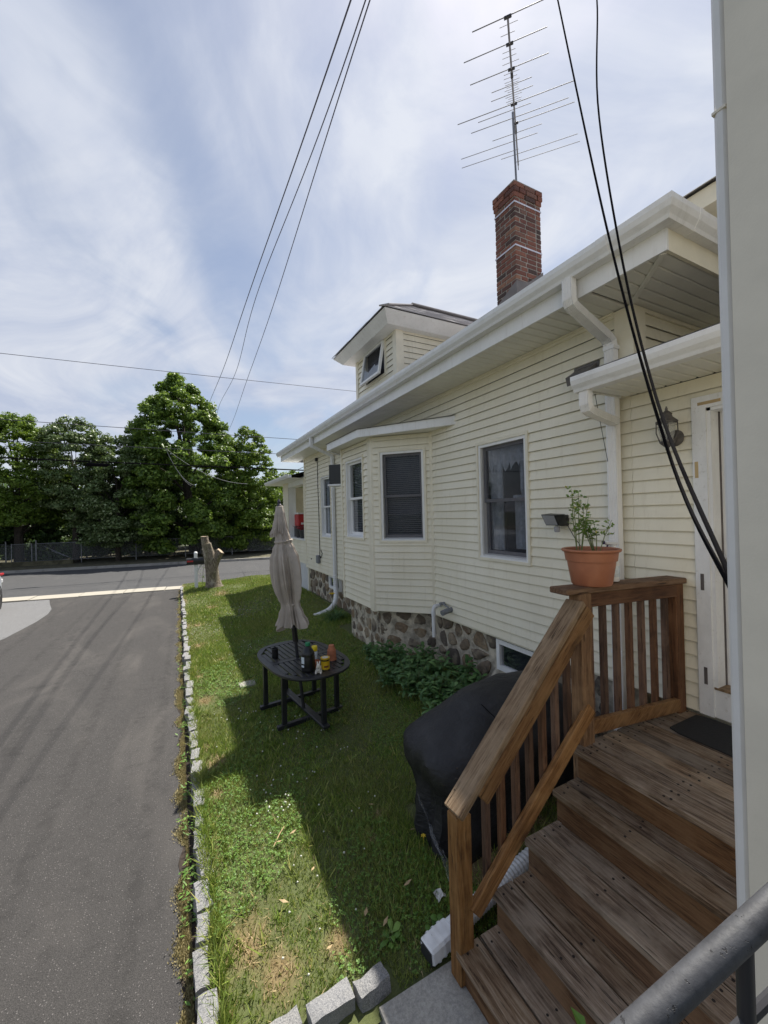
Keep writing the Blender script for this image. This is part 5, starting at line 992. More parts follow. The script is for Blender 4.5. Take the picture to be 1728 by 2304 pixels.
MB().lathe([(0.064, 2.925), (0.066, 2.935), (0.055, 2.945), (0.035, 2.965), (0.03, 2.98), (0.034, 2.985), (0.022, 3.0), (0.008, 3.012), (0.009, 3.022), (0.003, 3.04)], lc, 20).build('cap', 'lantern_metal', lt, smooth=True)
m = MB()
for i in range(4):
    a = 0.6+i*1.571; ca, sa = math.cos(a), math.sin(a); m.tube([lc+Vector((0.04*ca, 0.04*sa, 2.79)), lc+Vector((0.062*ca, 0.062*sa, 2.86)), lc+Vector((0.06*ca, 0.06*sa, 2.94))], 0.004, 6)
m.build('ribs', 'lantern_metal', lt, smooth=True)
# floodlight
fl = empty('floodlight', (3.15, 2.53, 2.24), 'black motion sensor floodlight on the siding by the window', 'lamp')
m = MB(); m.cbox(3.07, 3.14, 2.46, 2.57, 2.20, 2.30, 0.008); m.build('housing', 'black_plastic', fl)
q0 = [(3.075, 2.455, 2.305), (2.985, 2.49, 2.30), (2.985, 2.64, 2.305), (3.075, 2.61, 2.315), (3.085, 2.455, 2.215), (3.03, 2.485, 2.205), (3.03, 2.625, 2.205), (3.085, 2.60, 2.22)]
m = MB(); m.add(q0, [(0, 1, 2, 3), (4, 7, 6, 5), (0, 4, 5, 1), (2, 6, 7, 3), (3, 7, 4, 0), (1, 5, 6, 2)]); m.build('lamp_head', 'black_plastic', fl)
ce = lambda a, b, c, d, k: [tuple(sum(q[i] for q in (a, b, c, d))/4*(1-k)+p[i]*k-(0.004 if i == 0 else 0) for i in range(3)) for p in (a, b, c, d)]
m = MB(); m.add(ce(q0[1], q0[5], q0[6], q0[2], 0.9), [(0, 1, 2, 3)]); m.build('lens', 'lamp_lens', fl)
m = MB(); m.lathe([(0.022, 0.0), (0.026, 0.01), (0.026, 0.045), (0.02, 0.05)], (3.06, 2.53, 2.145), 16); m.build('sensor', 'lamp_lens', fl, smooth=True); MB().tube([(3.13, 2.47, 2.2), (3.12, 2.40, 2.10), (3.12, 2.3, 1.98), (3.12, 2.2, 1.95)], 0.003, 5).build('cord', 'black_cable', fl)
MB().tube([(2.78, 1.93, 3.2), (2.95, 1.99, 2.9), (3.06, 2.03, 2.72)], 0.002, 5).build('cord', 'black_cable', fl)
# window air conditioner out of the far bay window
ac = empty('air_conditioner', tuple(FC(0.3, 0.1, 2.86)), 'black and white window air conditioner beyond the bay', 'air conditioner')
MB(FC).cbox(0.16, 0.44, 0.02, 0.33, 2.90, 3.25, 0.01).build('casing', 'black_plastic', ac); MB(FC).cbox(0.14, 0.46, 0.0, 0.35, 2.865, 2.90, 0.006).build('tray', 'white_plastic', ac); MB(FC).box(0.445, 0.46, -0.01, 0.3, 2.88, 3.28).build('side_panel', 'white_plastic', ac)
m = MB(FC)
for i in range(9): m.box(0.18, 0.42, 0.33, 0.336, 2.935+i*0.034, 2.95+i*0.034)
m.build('grille', 'grey_frame', ac)

# ------------------------------------------------------------------ roof antenna
an_ = empty('antenna', (4.43, 4.2, 6.9), 'tall rooftop television antenna with many rods above the chimney', 'antenna')
ZB = 7.96; b0_, b1_ = Vector((3.456, 3.337, ZB)), Vector((5.048, 4.734, ZB)); bd = (b1_-b0_).normalized(); bp = Vector((bd.y, -bd.x, 0))
MB().tube([(4.44, 4.2, 6.8), (4.395, 4.2, 8.06)], 0.014, 10).build('mast', 'aluminium', an_, smooth=True)
MB().beam(b0_, b1_, 0.022, 0.022, c=0.004).build('boom', 'aluminium', an_)
MB().beam(b0_.lerp(b1_, 0.62)-Vector((0, 0, 0.06)), b1_-Vector((0, 0, 0.06)), 0.012, 0.012).build('boom_brace', 'aluminium', an_)
def rod(t, l, r, nm='rod', rad=0.0045, dz=0.012, sk=0.0):
    c = b0_.lerp(b1_, t)+Vector((0, 0, dz)); d = (bp+bd*sk).normalized(); MB().tube([c-d*l, c+d*r], rad, 6).build(nm, 'aluminium', an_)
for t, l, r_, rad in ((0.0, 0.40, 0.42, .006), (0.135, 0.55, 0.42, .0055), (0.275, 0.52, 0.44, .0055), (0.375, 0.27, 0.24, .0045), (0.43, 0.29, 0.25, .0045), (0.50, 0.78, 0.76, .0055), (0.54, 0.5, 0.22, .0045), (0.60, 0.62, 0.70, .005), (0.645, 0.02, 0.78, .005), (0.72, 0.34, 0.36, .0045), (0.78, 0.84, 0.30, .0045), (0.86, 0.86, 0.02, .0045), (0.90, 0.25, 0.86, .0045), (0.97, 0.03, 0.90, .0045)): rod(t, l, r_, 'rod', rad)
for t in (0.04, 0.085, 0.175, 0.205, 0.24, 0.30, 0.325, 0.35, 0.365, 0.385, 0.40, 0.415, 0.445, 0.46, 0.475, 0.49): rod(t, random.uniform(0.06, 0.11), random.uniform(0.06, 0.11), 'director', 0.0032)
for t in (0.0, 0.135, 0.275, 0.5, 0.64): m = MB(); c = b0_.lerp(b1_, t); m.beam(c-bp*0.042, c+bp*0.042, 0.032, 0.026, c=0.005); m.build('insulator', 'dark_metal', an_)
for t in (0.31, 0.66, 0.70): m = MB(); c = b0_.lerp(b1_, t); m.beam(c-bd*0.035, c+bd*0.035, 0.032, 0.038, c=0.005); m.build('bracket', 'dark_metal', an_)
MB().tube([b0_.lerp(b1_, 0.97)-Vector((0, 0, 0.0)), b0_.lerp(b1_, 1.0)-Vector((0, 0, 0.08))], 0.006, 6).build('strut', 'aluminium', an_)

# ------------------------------------------------------------------ covered grill
def cover():
    rings = [(1.53, 2.92, 2.11, 2.70, 0.005), (1.52, 2.94, 2.10, 2.72, 0.10), (1.53, 2.94, 2.09, 2.73, 0.2), (1.545, 2.94, 2.09, 2.73, 0.32), (1.54, 2.95, 2.08, 2.75, 0.43), (1.50, 2.97, 2.06, 2.78, 0.49), (1.47, 2.98, 2.035, 2.80, 0.54), (1.455, 2.98, 2.03, 2.81, 0.60), (1.45, 2.98, 2.03, 2.81, 0.66), (1.475, 2.97, 2.05, 2.79, 0.705), (1.57, 2.93, 2.09, 2.76, 0.76), (1.70, 2.88, 2.14, 2.72, 0.83), (1.86, 2.80, 2.19, 2.68, 0.91), (1.98, 2.72, 2.26, 2.62, 0.955), (2.12, 2.60, 2.34, 2.54, 0.975)]
    n = 72; V = []; F = []; rr = random.Random(3); ph = [rr.uniform(0, 6.28) for _ in range(6)]
    for ri, (xa, xb_, ya, yb, z) in enumerate(rings):
        cx_, cy_, hx, hy = (xa+xb_)/2, (ya+yb)/2, (xb_-xa)/2, (yb-ya)/2; ex = 4.5 if z < 0.8 else 3.2
        for j_ in range(n):
            a = 2*math.pi*j_/n; c_, s_ = math.cos(a), math.sin(a); k = (abs(c_)**ex+abs(s_)**ex)**(-1/ex)
            fold = (0.022*math.sin(11*a+ph[0]+z*1.5)+0.015*math.sin(19*a+ph[1]-z*2)+0.012*math.sin(31*a+ph[2]))*max(0, min(1, (0.62-z)/0.4)); sag = 0.010*math.sin(5*a+ph[3]+z*9)+0.008*math.sin(9*a+z*21)+0.004*math.sin(17*a-z*30)
            V.append((cx_+c_*k*hx*(1+fold/max(hx, .3)*1.4)+sag*c_, cy_+s_*k*hy*(1+fold/hy)+sag*s_, gz(2.1, 2.4)*0+z+0.006*math.sin(3*a+ph[4])+(0.012*math.sin(8*a) if ri == 0 else 0)))
    for i in range(len(rings)-1):
        for j_ in range(n): j2 = (j_+1) % n; F.append((i*n+j_, i*n+j2, (i+1)*n+j2, (i+1)*n+j_))
    V.append((2.36, 2.44, 0.985)); t = len(V)-1
    for j_ in range(n): F.append(((len(rings)-1)*n+j_, (len(rings)-1)*n+(j_+1) % n, t))
    return V, F
gr = empty('covered_grill', (2.2, 2.42, 0.0), 'barbecue grill under a dusty black fabric cover behind the stairs', 'grill')
V, F = cover(); m = MB(); m.v = V; m.f = F; m.build('cover', 'grill_cover', gr, smooth=True)
m = MB(); 
m.tube([(1.93, 2.10, 0.905), (1.95, 2.3, 0.935), (1.96, 2.5, 0.935), (1.93, 2.74, 0.88)], 0.003, 6); m.build('seam', 'black_cable', gr)
# crumpled clear plastic at its foot
pts = []; F = []
for i in range(9):
    for j_ in range(5): pts.append((1.50+0.035*j_*0.5+random.uniform(-.012, .012)-0.02*i*0.2, 2.52-0.055*i+random.uniform(-.01, .01), 0.33-0.038*i+0.0+random.uniform(-.012, .012)+0.02*j_*(-1)))
for i in range(8):
    for j_ in range(4): F.append((i*5+j_, i*5+j_+1, (i+1)*5+j_+1, (i+1)*5+j_))
m = MB(); m.add(pts, F); tag(m.build('plastic_bag', 'clear_plastic', None, (1.5, 2.3, 0.0)), 'crumpled clear plastic sheet at the foot of the covered grill', 'plastic sheet')
# downspout extension
ex_ = empty('drain_pipe', (1.3, 1.82, 0.05), 'white corrugated downspout extension lying behind the stair post', 'pipe')
flex([(3.07, 1.98, 0.66), (2.9, 1.93, 0.42), (2.5, 1.9, 0.25), (2.05, 1.88, 0.17), (1.7, 1.86, 0.12), (1.42, 1.835, 0.085), (1.27, 1.818, 0.072)], 0.052, 'hose', 'white_plastic', ex_, n=150)
m = MB(); m.beam((1.28, 1.818, 0.074), (1.105, 1.797, 0.058), 0.105, 0.085, c=0.012); m.build('outlet', 'white_plastic', ex_); MB().beam((1.108, 1.797, 0.058), (1.1035, 1.7966, 0.0577), 0.09, 0.07, c=0.0).build('mouth', 'dark_metal', ex_)
for i in range(3): m = MB(); t = 0.25+i*0.22; a = Vector((1.28, 1.818, 0.074)).lerp(Vector((1.105, 1.797, 0.058)), t); b = a+Vector((-0.012, -0.0014, -0.001)); m.beam(a, b, 0.112, 0.092, c=0.012); m.build('collar', 'white_plastic', ex_)
m = MB(); m.lathe([(0.06, 0.0), (0.075, 0.01), (0.085, 0.10), (0.09, 0.105), (0.085, 0.107), (0.07, 0.02), (0.0, 0.016)], (1.78, 1.80, 0.03), 22); tag(m.build('plastic_tub', 'clear_plastic', None, (1.78, 1.8, 0.03), smooth=True), 'clear plastic tub on the soil under the stairs', 'tub')
V = []; F = []
for i in range(5):
    for j_ in range(4): V.append((1.33+0.016*i+random.uniform(-.006, .006), 2.02+0.018*j_+random.uniform(-.006, .006), 0.03+random.uniform(0, 0.035)))
for i in range(4):
    for j_ in range(3): F.append((i*4+j_, i*4+j_+1, (i+1)*4+j_+1, (i+1)*4+j_))
m = MB(); m.add(V, F); tag(m.build('paper_scrap', 'paper', None, (1.38, 2.06, 0.02)), 'crumpled white paper scrap on the grass beside the grill', 'paper')
m = MB(); m.box(0.72, 0.93, 5.84, 6.02, -0.03, 0.022); tag(m.build('paving_stone', 'concrete', None, (0.82, 5.92, 0)), 'small flat grey paving stone sunk in the lawn left of the table', 'stone')
# ------------------------------------------------------------------ garden table
TC = Vector((1.265, 4.66, 0.0)); TR = R(8); zt_ = 0.70; gt = 0.035
tb = empty('garden_table', (TC.x, TC.y, gt), 'black slatted oval patio table standing on the lawn', 'table')
ct, sn_ = math.cos(TR), math.sin(TR)
TT = lambda x, y, z: (TC.x+x*ct-y*sn_, TC.y+x*sn_+y*ct, z)
def outline(hx, hy, n=64, ex=2.9):
    P_ = []
    for i in range(n):
        a = 2*math.pi*i/n; c, s = math.cos(a), math.sin(a); k = (abs(c)**ex+abs(s)**ex)**(-1/ex); P_.append((hx*c*k, hy*s*k*(1+0.05*(1-abs(c*k)))))
    return P_
HX, HY = 0.435, 0.66
O = outline(HX, HY); hx, hy = 0.365, 0.585
I_ = []
for (x, y) in O:
    # octagonal inner opening
    k = 1.0/max(abs(x)/hx, abs(y)/hy, (abs(x)/hx+abs(y)/hy)/1.62); I_.append((x*k, y*k))
m = MB(TT); n = len(O); V = [(x, y, zt_) for x, y in O]+[(x, y, zt_) for x, y in I_]+[(x*1.004, y*1.004, zt_-0.012) for x, y in O]+[(x*0.985, y*0.985, zt_-0.030) for x, y in O]+[(x, y, zt_-0.028) for x, y in I_]; F = []
for i in range(n):
    j_ = (i+1) % n; F += [(i, j_, n+j_, n+i), (2*n+i, 2*n+j_, j_, i), (3*n+i, 3*n+j_, 2*n+j_, 2*n+i), (n+i, n+j_, 4*n+j_, 4*n+i), (4*n+i, 4*n+j_, 3*n+j_, 3*n+i)]
m.add(V, F); m.build('rim', 'table_black', tb, smooth=True)
def ylim(x): 
    return min(hy, hy*(1.62-abs(x)/hx))
nsl = 12; ws = 2*hx/nsl
for i in range(nsl):
    a = -hx+i*ws+0.0065; b = a+ws-0.013; yl = min(ylim(a), ylim(b))-0.004
    for (ya, yb) in ((0.045, yl), (-yl, -0.045)):
        m = MB(TT); m.cbox(a, b, ya, yb, zt_-0.022, zt_-0.001, 0.003); m.build('slat', 'table_black', tb)
m = MB(TT); m.cbox(-hx, -0.03, -0.04, 0.04, zt_-0.024, zt_, 0.003); m.cbox(0.03, hx, -0.04, 0.04, zt_-0.024, zt_, 0.003); m.build('cross_slat', 'table_black', tb)
LG = [(-0.30, 0.42), (0.34, 0.42), (-0.29, -0.16), (0.36, -0.16), (0.04, -0.46), (0.04, 0.70-0.06)]
for (x, y) in LG: m = MB(TT); m.cbox(x-0.026, x+0.026, y-0.022, y+0.022, gt+0.035, zt_-0.03, 0.004); m.build('leg', 'table_black', tb)
for y in (0.42, -0.16): m = MB(TT); m.cbox(-0.37, 0.43, y-0.03, y+0.03, gt-0.01, gt+0.034, 0.006); m.build('foot_rail', 'table_black', tb)
m = MB(TT); m.cbox(0.0, 0.08, -0.53, 0.70, gt+0.028, gt+0.062, 0.006); m.build('stretcher', 'table_black', tb)
for y in (0.42, -0.16, 0.0): m = MB(TT); m.cbox(-0.3, 0.36, y-0.015, y+0.015, zt_-0.075, zt_-0.026, 0.003); m.build('apron', 'table_black', tb)
# ------------------------------------------------------------------ closed umbrella through the table
ub = Vector((1.275, 4.675, gt+0.05)); ut = Vector((1.045, 4.68, 2.53)); uax = (ut-ub).normalized()
um = empty('patio_umbrella', ub, 'closed taupe fabric patio umbrella standing in the table', 'umbrella')
MB().tube([ub, ub.lerp(ut, 0.975)], 0.019, 14).build('pole', 'dark_metal', um, smooth=True)
MB().tube([ub.lerp(ut, 0.33), ub.lerp(ut, 0.395)], 0.032, 14).build('crank_housing', 'black_plastic', um, smooth=True)
MB().lathe([(0.0, -0.03), (0.026, -0.03), (0.028, -0.005), (0.018, 0.0), (0.012, 0.012), (0.020, 0.022), (0.018, 0.036), (0.008, 0.052), (0.002, 0.065)], ut-uax*0.04, 16, axis=uax).build('finial', 'wire_dark', um, smooth=True)
q_ = Vector((0, 0, 1)).rotation_difference(uax)
def cloth(prof, seed, nf=8, n=128, jag=0.0, shift=0.0):
    rr = random.Random(seed); ph = [rr.uniform(0, 6.28) for _ in range(8)]; V = []; F = []
    for i, (z, r_, amp) in enumerate(prof):
        c = ub+uax*((z-ub.z)/uax.z)
        for j_ in range(n):
            a = 2*math.pi*j_/n; f = 0
            k = 1+amp*sum(A*(1-2*abs(math.sin(0.5*(h*a+ph[q]+dz*z)))**0.8) for q, (h, A, dz) in enumerate(((3, .30, .9), (5, .28, -1.1), (8, .55, .5), (11, .35, -.7), (14, .30, 1.1), (19, .28, -.6), (26, .18, .8))))
            zz = jag*(0.7*math.cos(nf*a+ph[0])+0.3*math.cos(3*a+ph[4])) if i == len(prof)-1 else 0
            V.append(c-cr*shift*(i/(len(prof)-1))**2+q_ @ Vector((r_*k*math.cos(a), r_*k*math.sin(a), zz)))
    for i in range(len(prof)-1):
        for j_ in range(n): j2 = (j_+1) % n; F.append((i*n+j_, i*n+j2, (i+1)*n+j2, (i+1)*n+j_))
    m = MB(); m.add(V, F); return m
def interp(P_, k):
    out = []
    for i in range(len(P_)-1):
        for q in range(k): t = q/k; out.append(tuple(P_[i][c]+(P_[i+1][c]-P_[i][c])*(t*t*(3-2*t) if c else t) for c in range(3)))
    return out+[P_[-1]]
cloth(interp([(2.20, 0.060, .10), (2.10, 0.088, .12), (2.05, 0.094, .12), (1.98, 0.128, .16), (1.87, 0.168, .20), (1.74, 0.182, .25), (1.60, 0.180, .28), (1.50, 0.167, .30), (1.40, 0.140, .30), (1.345, 0.118, .22), (1.31, 0.118, .22), (1.22, 0.155, .34), (1.09, 0.215, .40)], 5), 4, 8, 128, 0.045).build('canopy', 'umbrella_cloth', um, smooth=True)
cloth(interp([(2.475, 0.020, .05), (2.465, 0.042, .05), (2.36, 0.062, .12), (2.24, 0.086, .22), (2.15, 0.112, .40)], 6), 9, 5, 128, 0.05, 0.032).build('vent_flap', 'umbrella_cloth', um, smooth=True)
for zz, r_ in ((2.065, 0.099), (1.335, 0.093)):
    c = ub+uax*((zz-ub.z)/uax.z); MB().lathe([(r_, -0.011), (r_*1.04, -0.008), (r_*1.04, 0.008), (r_, 0.011)], c, 40, axis=uax, mod=lambda a, z, i: 1+0.06*math.cos(8*a)).build('tie_strap', 'umbrella_cloth', um, smooth=True)
# ------------------------------------------------------------------ things on the table
zt2 = zt_+0.001
def stood(name, x, y, label, cat, group=None): return empty(name, (x, y, zt2), label, cat, group)
c = (0.985, 4.80, zt2); MB().lathe([(0.0, 0), (0.036, 0), (0.038, 0.004), (0.036, 0.05), (0.038, 0.10), (0.040, 0.105), (0.036, 0.106), (0.033, 0.02), (0.0, 0.018)], c, 24).build('cup', 'black_plastic', None, c, smooth=True)
tag(bpy.data.objects['cup'], 'small black cup on the far left of the table', 'cup')
jx, jy = 1.205, 4.20; jg = stood('jug', jx, jy, 'big black plastic jug with a green cap on the table', 'jug')
m = MB(); m.lathe([(0.0, 0), (0.062, 0), (0.068, 0.008), (0.070, 0.03), (0.066, 0.045), (0.070, 0.06), (0.070, 0.15), (0.066, 0.165), (0.070, 0.175), (0.066, 0.20), (0.040, 0.245), (0.023, 0.262), (0.022, 0.275)], (jx, jy, zt2), 32, mod=lambda a, z, i: 1+0.06*abs(math.cos(2*a))**3 if z < 0.2 else 1); m.build('body', 'black_plastic', jg, smooth=True)
MB().lathe([(0.027, 0.268), (0.028, 0.27), (0.028, 0.298), (0.024, 0.302)], (jx, jy, zt2), 20).build('cap', 'green_cap', jg, smooth=True)
def patch(c, r_, a0, a1, z0, z1, name, mat, parent, n=8):
    V = []
    for i in range(n+1): a = a0+(a1-a0)*i/n; V += [(c[0]+r_*math.cos(a), c[1]+r_*math.sin(a), c[2]+z0), (c[0]+r_*math.cos(a), c[1]+r_*math.sin(a), c[2]+z1)]
    m = MB(); m.add(V, [(2*i, 2*i+2, 2*i+3, 2*i+1) for i in range(n)]); return m.build(name, mat, parent, smooth=True)
ca_ = math.atan2(-jy, -jx); patch((jx, jy, zt2), 0.0752, ca_-1.15, ca_-0.55, 0.095, 0.165, 'label', 'pale_label', jg); patch((jx, jy, zt2), 0.0752, ca_-1.15, ca_-0.6, 0.058, 0.08, 'label', 'pale_label', jg)
sx_, sy_ = 1.345, 4.42; sc_ = stood('spray_can', sx_, sy_, 'pale spray can with a yellow cap beside the jug', 'spray can')
MB().lathe([(0.0, 0), (0.032, 0), (0.033, 0.005), (0.033, 0.115), (0.028, 0.125)], (sx_, sy_, zt2), 22).build('body', 'pale_label', sc_, smooth=True); MB().lathe([(0.031, 0.122), (0.0325, 0.124), (0.0325, 0.172), (0.029, 0.178), (0.0, 0.178)], (sx_, sy_, zt2), 22).build('cap', 'yellow_cap', sc_, smooth=True)
yx, yy2 = 1.385, 4.17; yt = stood('paint_tin', yx, yy2, 'yellow paint tin with brown label on the table edge', 'tin')
MB().lathe([(0.0, 0), (0.047, 0), (0.048, 0.004), (0.047, 0.008), (0.047, 0.112), (0.049, 0.115), (0.049, 0.120), (0.043, 0.121), (0.041, 0.117), (0.0, 0.117)], (yx, yy2, zt2), 26).build('body', 'yellow_tin', yt, smooth=True)
MB().lathe([(0.0, 0.1175), (0.034, 0.1178), (0.034, 0.121), (0.0, 0.1215)], (yx, yy2, zt2), 22).build('lid', 'plaster_white', yt, smooth=True); patch((yx, yy2, zt2), 0.0475, ca_-0.3, ca_+0.75, 0.022, 0.042, 'label', 'brown_label', yt); patch((yx, yy2, zt2), 0.0475, ca_-1.1, ca_+1.1, 0.088, 0.103, 'label', 'black_plastic', yt)
def clay(name, x, y, z, s, label=None, parent=None, inv=False):
    P_ = [(0.0, 0.0), (0.62, 0.0), (0.86, 1.05), (0.98, 1.06), (1.0, 1.5), (0.92, 1.52), (0.88, 1.1), (0.0, 1.0)]
    if inv: P_ = [(r_, 1.52-q) for r_, q in P_][::-1]
    o = MB().lathe([(r_*s, q*s) for r_, q in P_], (x, y, z), 24).build(name, 'terracotta', parent, (x, y, z), smooth=True)
    return o
o = clay('clay_pot', 1.30, 4.25, zt2, 0.048); tag(o, 'small upright clay pot between the jug and the paint tin', 'flower pot')
for i, s in enumerate((0.056, 0.054, 0.052, 0.050)):
    o = clay('clay_pot', 1.535, 4.385, zt2+i*0.0305+0.0003*i, s*0.98, inv=True); tag(o, ('bottom', 'second', 'third', 'top')[i]+' clay pot of the upside-down stack on the table', 'flower pot', 'stacked upside-down clay pots')
# rabbit figurine: one skinned body
def rabbit(loc, s=1.0):
    me = bpy.data.meshes.new('rabbit_figurine'); J = [((0, 0, 0.035), .030), ((0, -0.012, 0.060), .026), ((0, -0.028, 0.082), .020), ((0, -0.046, 0.084), .012), ((0.009, -0.020, 0.100), .0075), ((0.012, -0.006, 0.126), .007), ((-0.009, -0.020, 0.100), .0075), ((-0.014, -0.006, 0.124), .007), ((0.024, -0.02, 0.016), .014), ((0.026, -0.048, 0.008), .010), ((-0.024, -0.02, 0.016), .014), ((-0.026, -0.048, 0.008), .010), ((0, 0.030, 0.022), .014), ((0.010, -0.036, 0.030), .009), ((-0.010, -0.036, 0.030), .009)]
    E_ = [(0, 1), (1, 2), (2, 3), (2, 4), (4, 5), (2, 6), (6, 7), (0, 8), (8, 9), (0, 10), (10, 11), (0, 12), (1, 13), (1, 14)]
    me.from_pydata([tuple(c*s for c in p) for p, _ in J], E_, []); o = bpy.data.objects.new('rabbit_figurine', me); COL.objects.link(o)
    mod = o.modifiers.new('skin', 'SKIN'); 
    for v, (_, r_) in zip(me.skin_vertices[0].data, J): v.radius = (r_*s, r_*s)
    me.skin_vertices[0].data[0].use_root = True; sub = o.modifiers.new('sub', 'SUBSURF'); sub.levels = 2; sub.render_levels = 2
    me.materials.append(MAT['plaster_white']); o.location = loc; WP[o] = Vector(loc); o.rotation_euler = (0, 0, R(-25)); return o
bpy.context.view_layer.update()
tag(rabbit((1.285, 4.085, zt2), 1.0), 'small white rabbit figurine at the table edge', 'figurine')

# ------------------------------------------------------------------ planting bed below the bay
def leaf_strip(out, base, ang, el, ln, wd_, droop):
    """five-point leaf, 2 quads along"""
    d = Vector((math.cos(ang)*math.cos(el), math.sin(ang)*math.cos(el), math.sin(el))); s = Vector((-math.sin(ang), math.cos(ang), 0)); p0 = Vector(base); p1 = p0+d*ln*0.5; p2 = p0+d*ln*0.78+Vector((0, 0, -droop*ln*0.25)); p3 = p0+d*ln+Vector((0, 0, -droop*ln)); n_ = s.cross(d)
    out += [p0, p1+s*wd_*0.5+n_*wd_*0.18, p1, p1-s*wd_*0.5+n_*wd_*0.18, p2+s*wd_*0.36+n_*wd_*0.1, p2, p2-s*wd_*0.36+n_*wd_*0.1, p3]
LF = [(0, 3, 2), (0, 2, 1), (1, 2, 5), (1, 5, 4), (3, 6, 5), (3, 5, 2), (4, 5, 7), (5, 6, 7)]
def plant(name, x, y, n_st, h, spread, ll, lw, mat, label, cat, group, per=9):
    z0 = gz(x, y); e = empty(name, (x, y, z0), label, cat, group); V = []; sm2 = MB()
    for i in range(n_st):
        a = random.uniform(0, 6.28); r_ = spread*math.sqrt(random.random()); t = Vector((x+r_*math.cos(a), y+r_*math.sin(a), z0+h*random.uniform(0.6, 1.05))); b = Vector((x+r_*0.4*math.cos(a), y+r_*0.4*math.sin(a), z0)); sm2.tube([b, b.lerp(t, .5)+Vector((0, 0, .02)), t], [.004, .0035, .002], 4)
        for k in range(per):
            f = random.uniform(0.35, 1.0); p = b.lerp(t, f); leaf_strip(V, p, random.uniform(0, 6.28), random.uniform(-0.1, 0.75), ll*random.uniform(.65, 1.2), lw*random.uniform(.8, 1.2), random.uniform(0.1, 0.6))
    V = [tuple(v) for v in V]; F = []
    for i in range(len(V)//8): F += [tuple(q+8*i for q in f) for f in LF]
    sm2.build('stems', 'stem', e); np_mesh('leaves', np.array(V), np.array(F), mat, e, (x, y, z0)); return e
BED = [(2.45, 5.05), (2.62, 4.82), (2.38, 4.72), (2.58, 4.50), (2.30, 4.38), (2.82, 4.42), (2.50, 4.18), (2.75, 4.05), (2.32, 4.02), (2.95, 3.85), (2.60, 3.75), (2.40, 3.62), (2.85, 3.55), (2.62, 3.42), (2.35, 3.35)]
for (x, y) in BED: plant('bed_plant', x, y, 11, 0.26+0.08*random.random(), 0.17, 0.125, 0.046, 'bed_leaf', 'leafy green bed plant in the mass below the stone foundation', 'plant', 'leafy plants along the foundation', 10)
for (x, y, nn) in ((2.65, 5.5, 6), (2.52, 5.22, 5)): plant('sprouting_weed', x-0.12, y, nn, 0.16, 0.08, 0.09, 0.03, 'bed_leaf', 'small weed sprouting against the bay foundation', 'plant', 'weeds at the bay foundation', 6)
plant('broadleaf_weed', 1.20, 1.86, 4, 0.10, 0.05, 0.07, 0.035, 'clover_leaf', 'bright green weed beside the stair post', 'plant', None, 5)
plant('dock_weed', 1.02, 1.98, 3, 0.04, 0.05, 0.075, 0.035, 'clover_leaf', 'broad dark weed in the grass near the drain pipe', 'plant', None, 4)
# daylily clump
dl = empty('daylily', (2.72, 7.55, gz(2.72, 7.55)), 'arching daylily clump with a yellow bloom beside the bay foundation', 'plant'); V = []; F = []
for i in range(150):
    a = random.uniform(0, 6.28); L_ = random.uniform(0.35, 0.62); el = random.uniform(0.75, 1.35); b = Vector((2.72+0.07*random.gauss(0, 1), 7.5+0.07*random.gauss(0, 1), gz(2.72, 7.55))); s = Vector((-math.sin(a), math.cos(a), 0))*0.008; k0 = len(V)
    for q in range(6):
        t = q/5; e_ = el-t*t*2.1; p = b+Vector((math.cos(a)*L_*t*math.cos(el*0.8), math.sin(a)*L_*t*math.cos(el*0.8), L_*(t*math.sin(el)-0.62*t*t))); w_ = (1-t*0.93); V += [tuple(p-s*w_), tuple(p+s*w_)]
    F += [(k0+2*q, k0+2*q+1, k0+2*q+3, k0+2*q+2) for q in range(5)]
np_mesh('leaves', np.array(V), np.array(F), 'bed_leaf', dl, WP[dl])
fb = Vector((2.66, 7.45, gz(2.7, 7.5))); m = MB(); m.tube([fb, fb+Vector((-0.02, -0.02, 0.3)), fb+Vector((-0.03, -0.05, 0.52))], 0.004, 5); m.build('flower_stalk', 'stem', dl)
m = MB()
for i in range(6):
    a = i*1.047; c, s = math.cos(a), math.sin(a); p = fb+Vector((-0.03, -0.05, 0.52)); m.add([p, p+Vector((c*.03-s*.018, s*.03+c*.018, .03)), p+Vector((c*.07, s*.07, .03)), p+Vector((c*.03+s*.018, s*.03-c*.018, .03))], [(0, 1, 2, 3)])
m.build('bloom', 'petal_yellow', dl)
# fallen leaves and twigs
for i, (x, y) in enumerate(((0.68, 2.96), (0.62, 2.93), (0.76, 2.62), (0.95, 2.2), (0.98, 2.05), (0.7, 2.1), (1.35, 2.92), (1.2, 2.2), (1.5, 2.55), (0.55, 2.45))):
    z = gz(x, y)+0.035; a = random.uniform(0, 6.28); s = random.uniform(0.022, 0.04); c, sn2 = math.cos(a), math.sin(a); m = MB(); m.add([(x, y, z), (x+c*s-sn2*s*.35, y+sn2*s+c*s*.35, z+0.006), (x+2*c*s, y+2*sn2*s, z+0.012), (x+c*s+sn2*s*.35, y+sn2*s-c*s*.35, z+0.004)], [(0, 1, 2), (0, 2, 3)])
    tag(m.build('fallen_leaf', 'dry_leaf', None, (x, y, z)), 'curled dry tan leaf lying on the lawn', 'leaf', 'dry leaves on the lawn')
m = MB()
for k in range(6):
    a = k*1.047; p = Vector((1.49, 2.42, gz(1.49, 2.4)+0.07)); m.add([p, p+Vector((.012*math.cos(a-.5), .012*math.sin(a-.5), .008)), p+Vector((.022*math.cos(a), .022*math.sin(a), .004)), p+Vector((.012*math.cos(a+.5), .012*math.sin(a+.5), .008))], [(0, 1, 2, 3)])
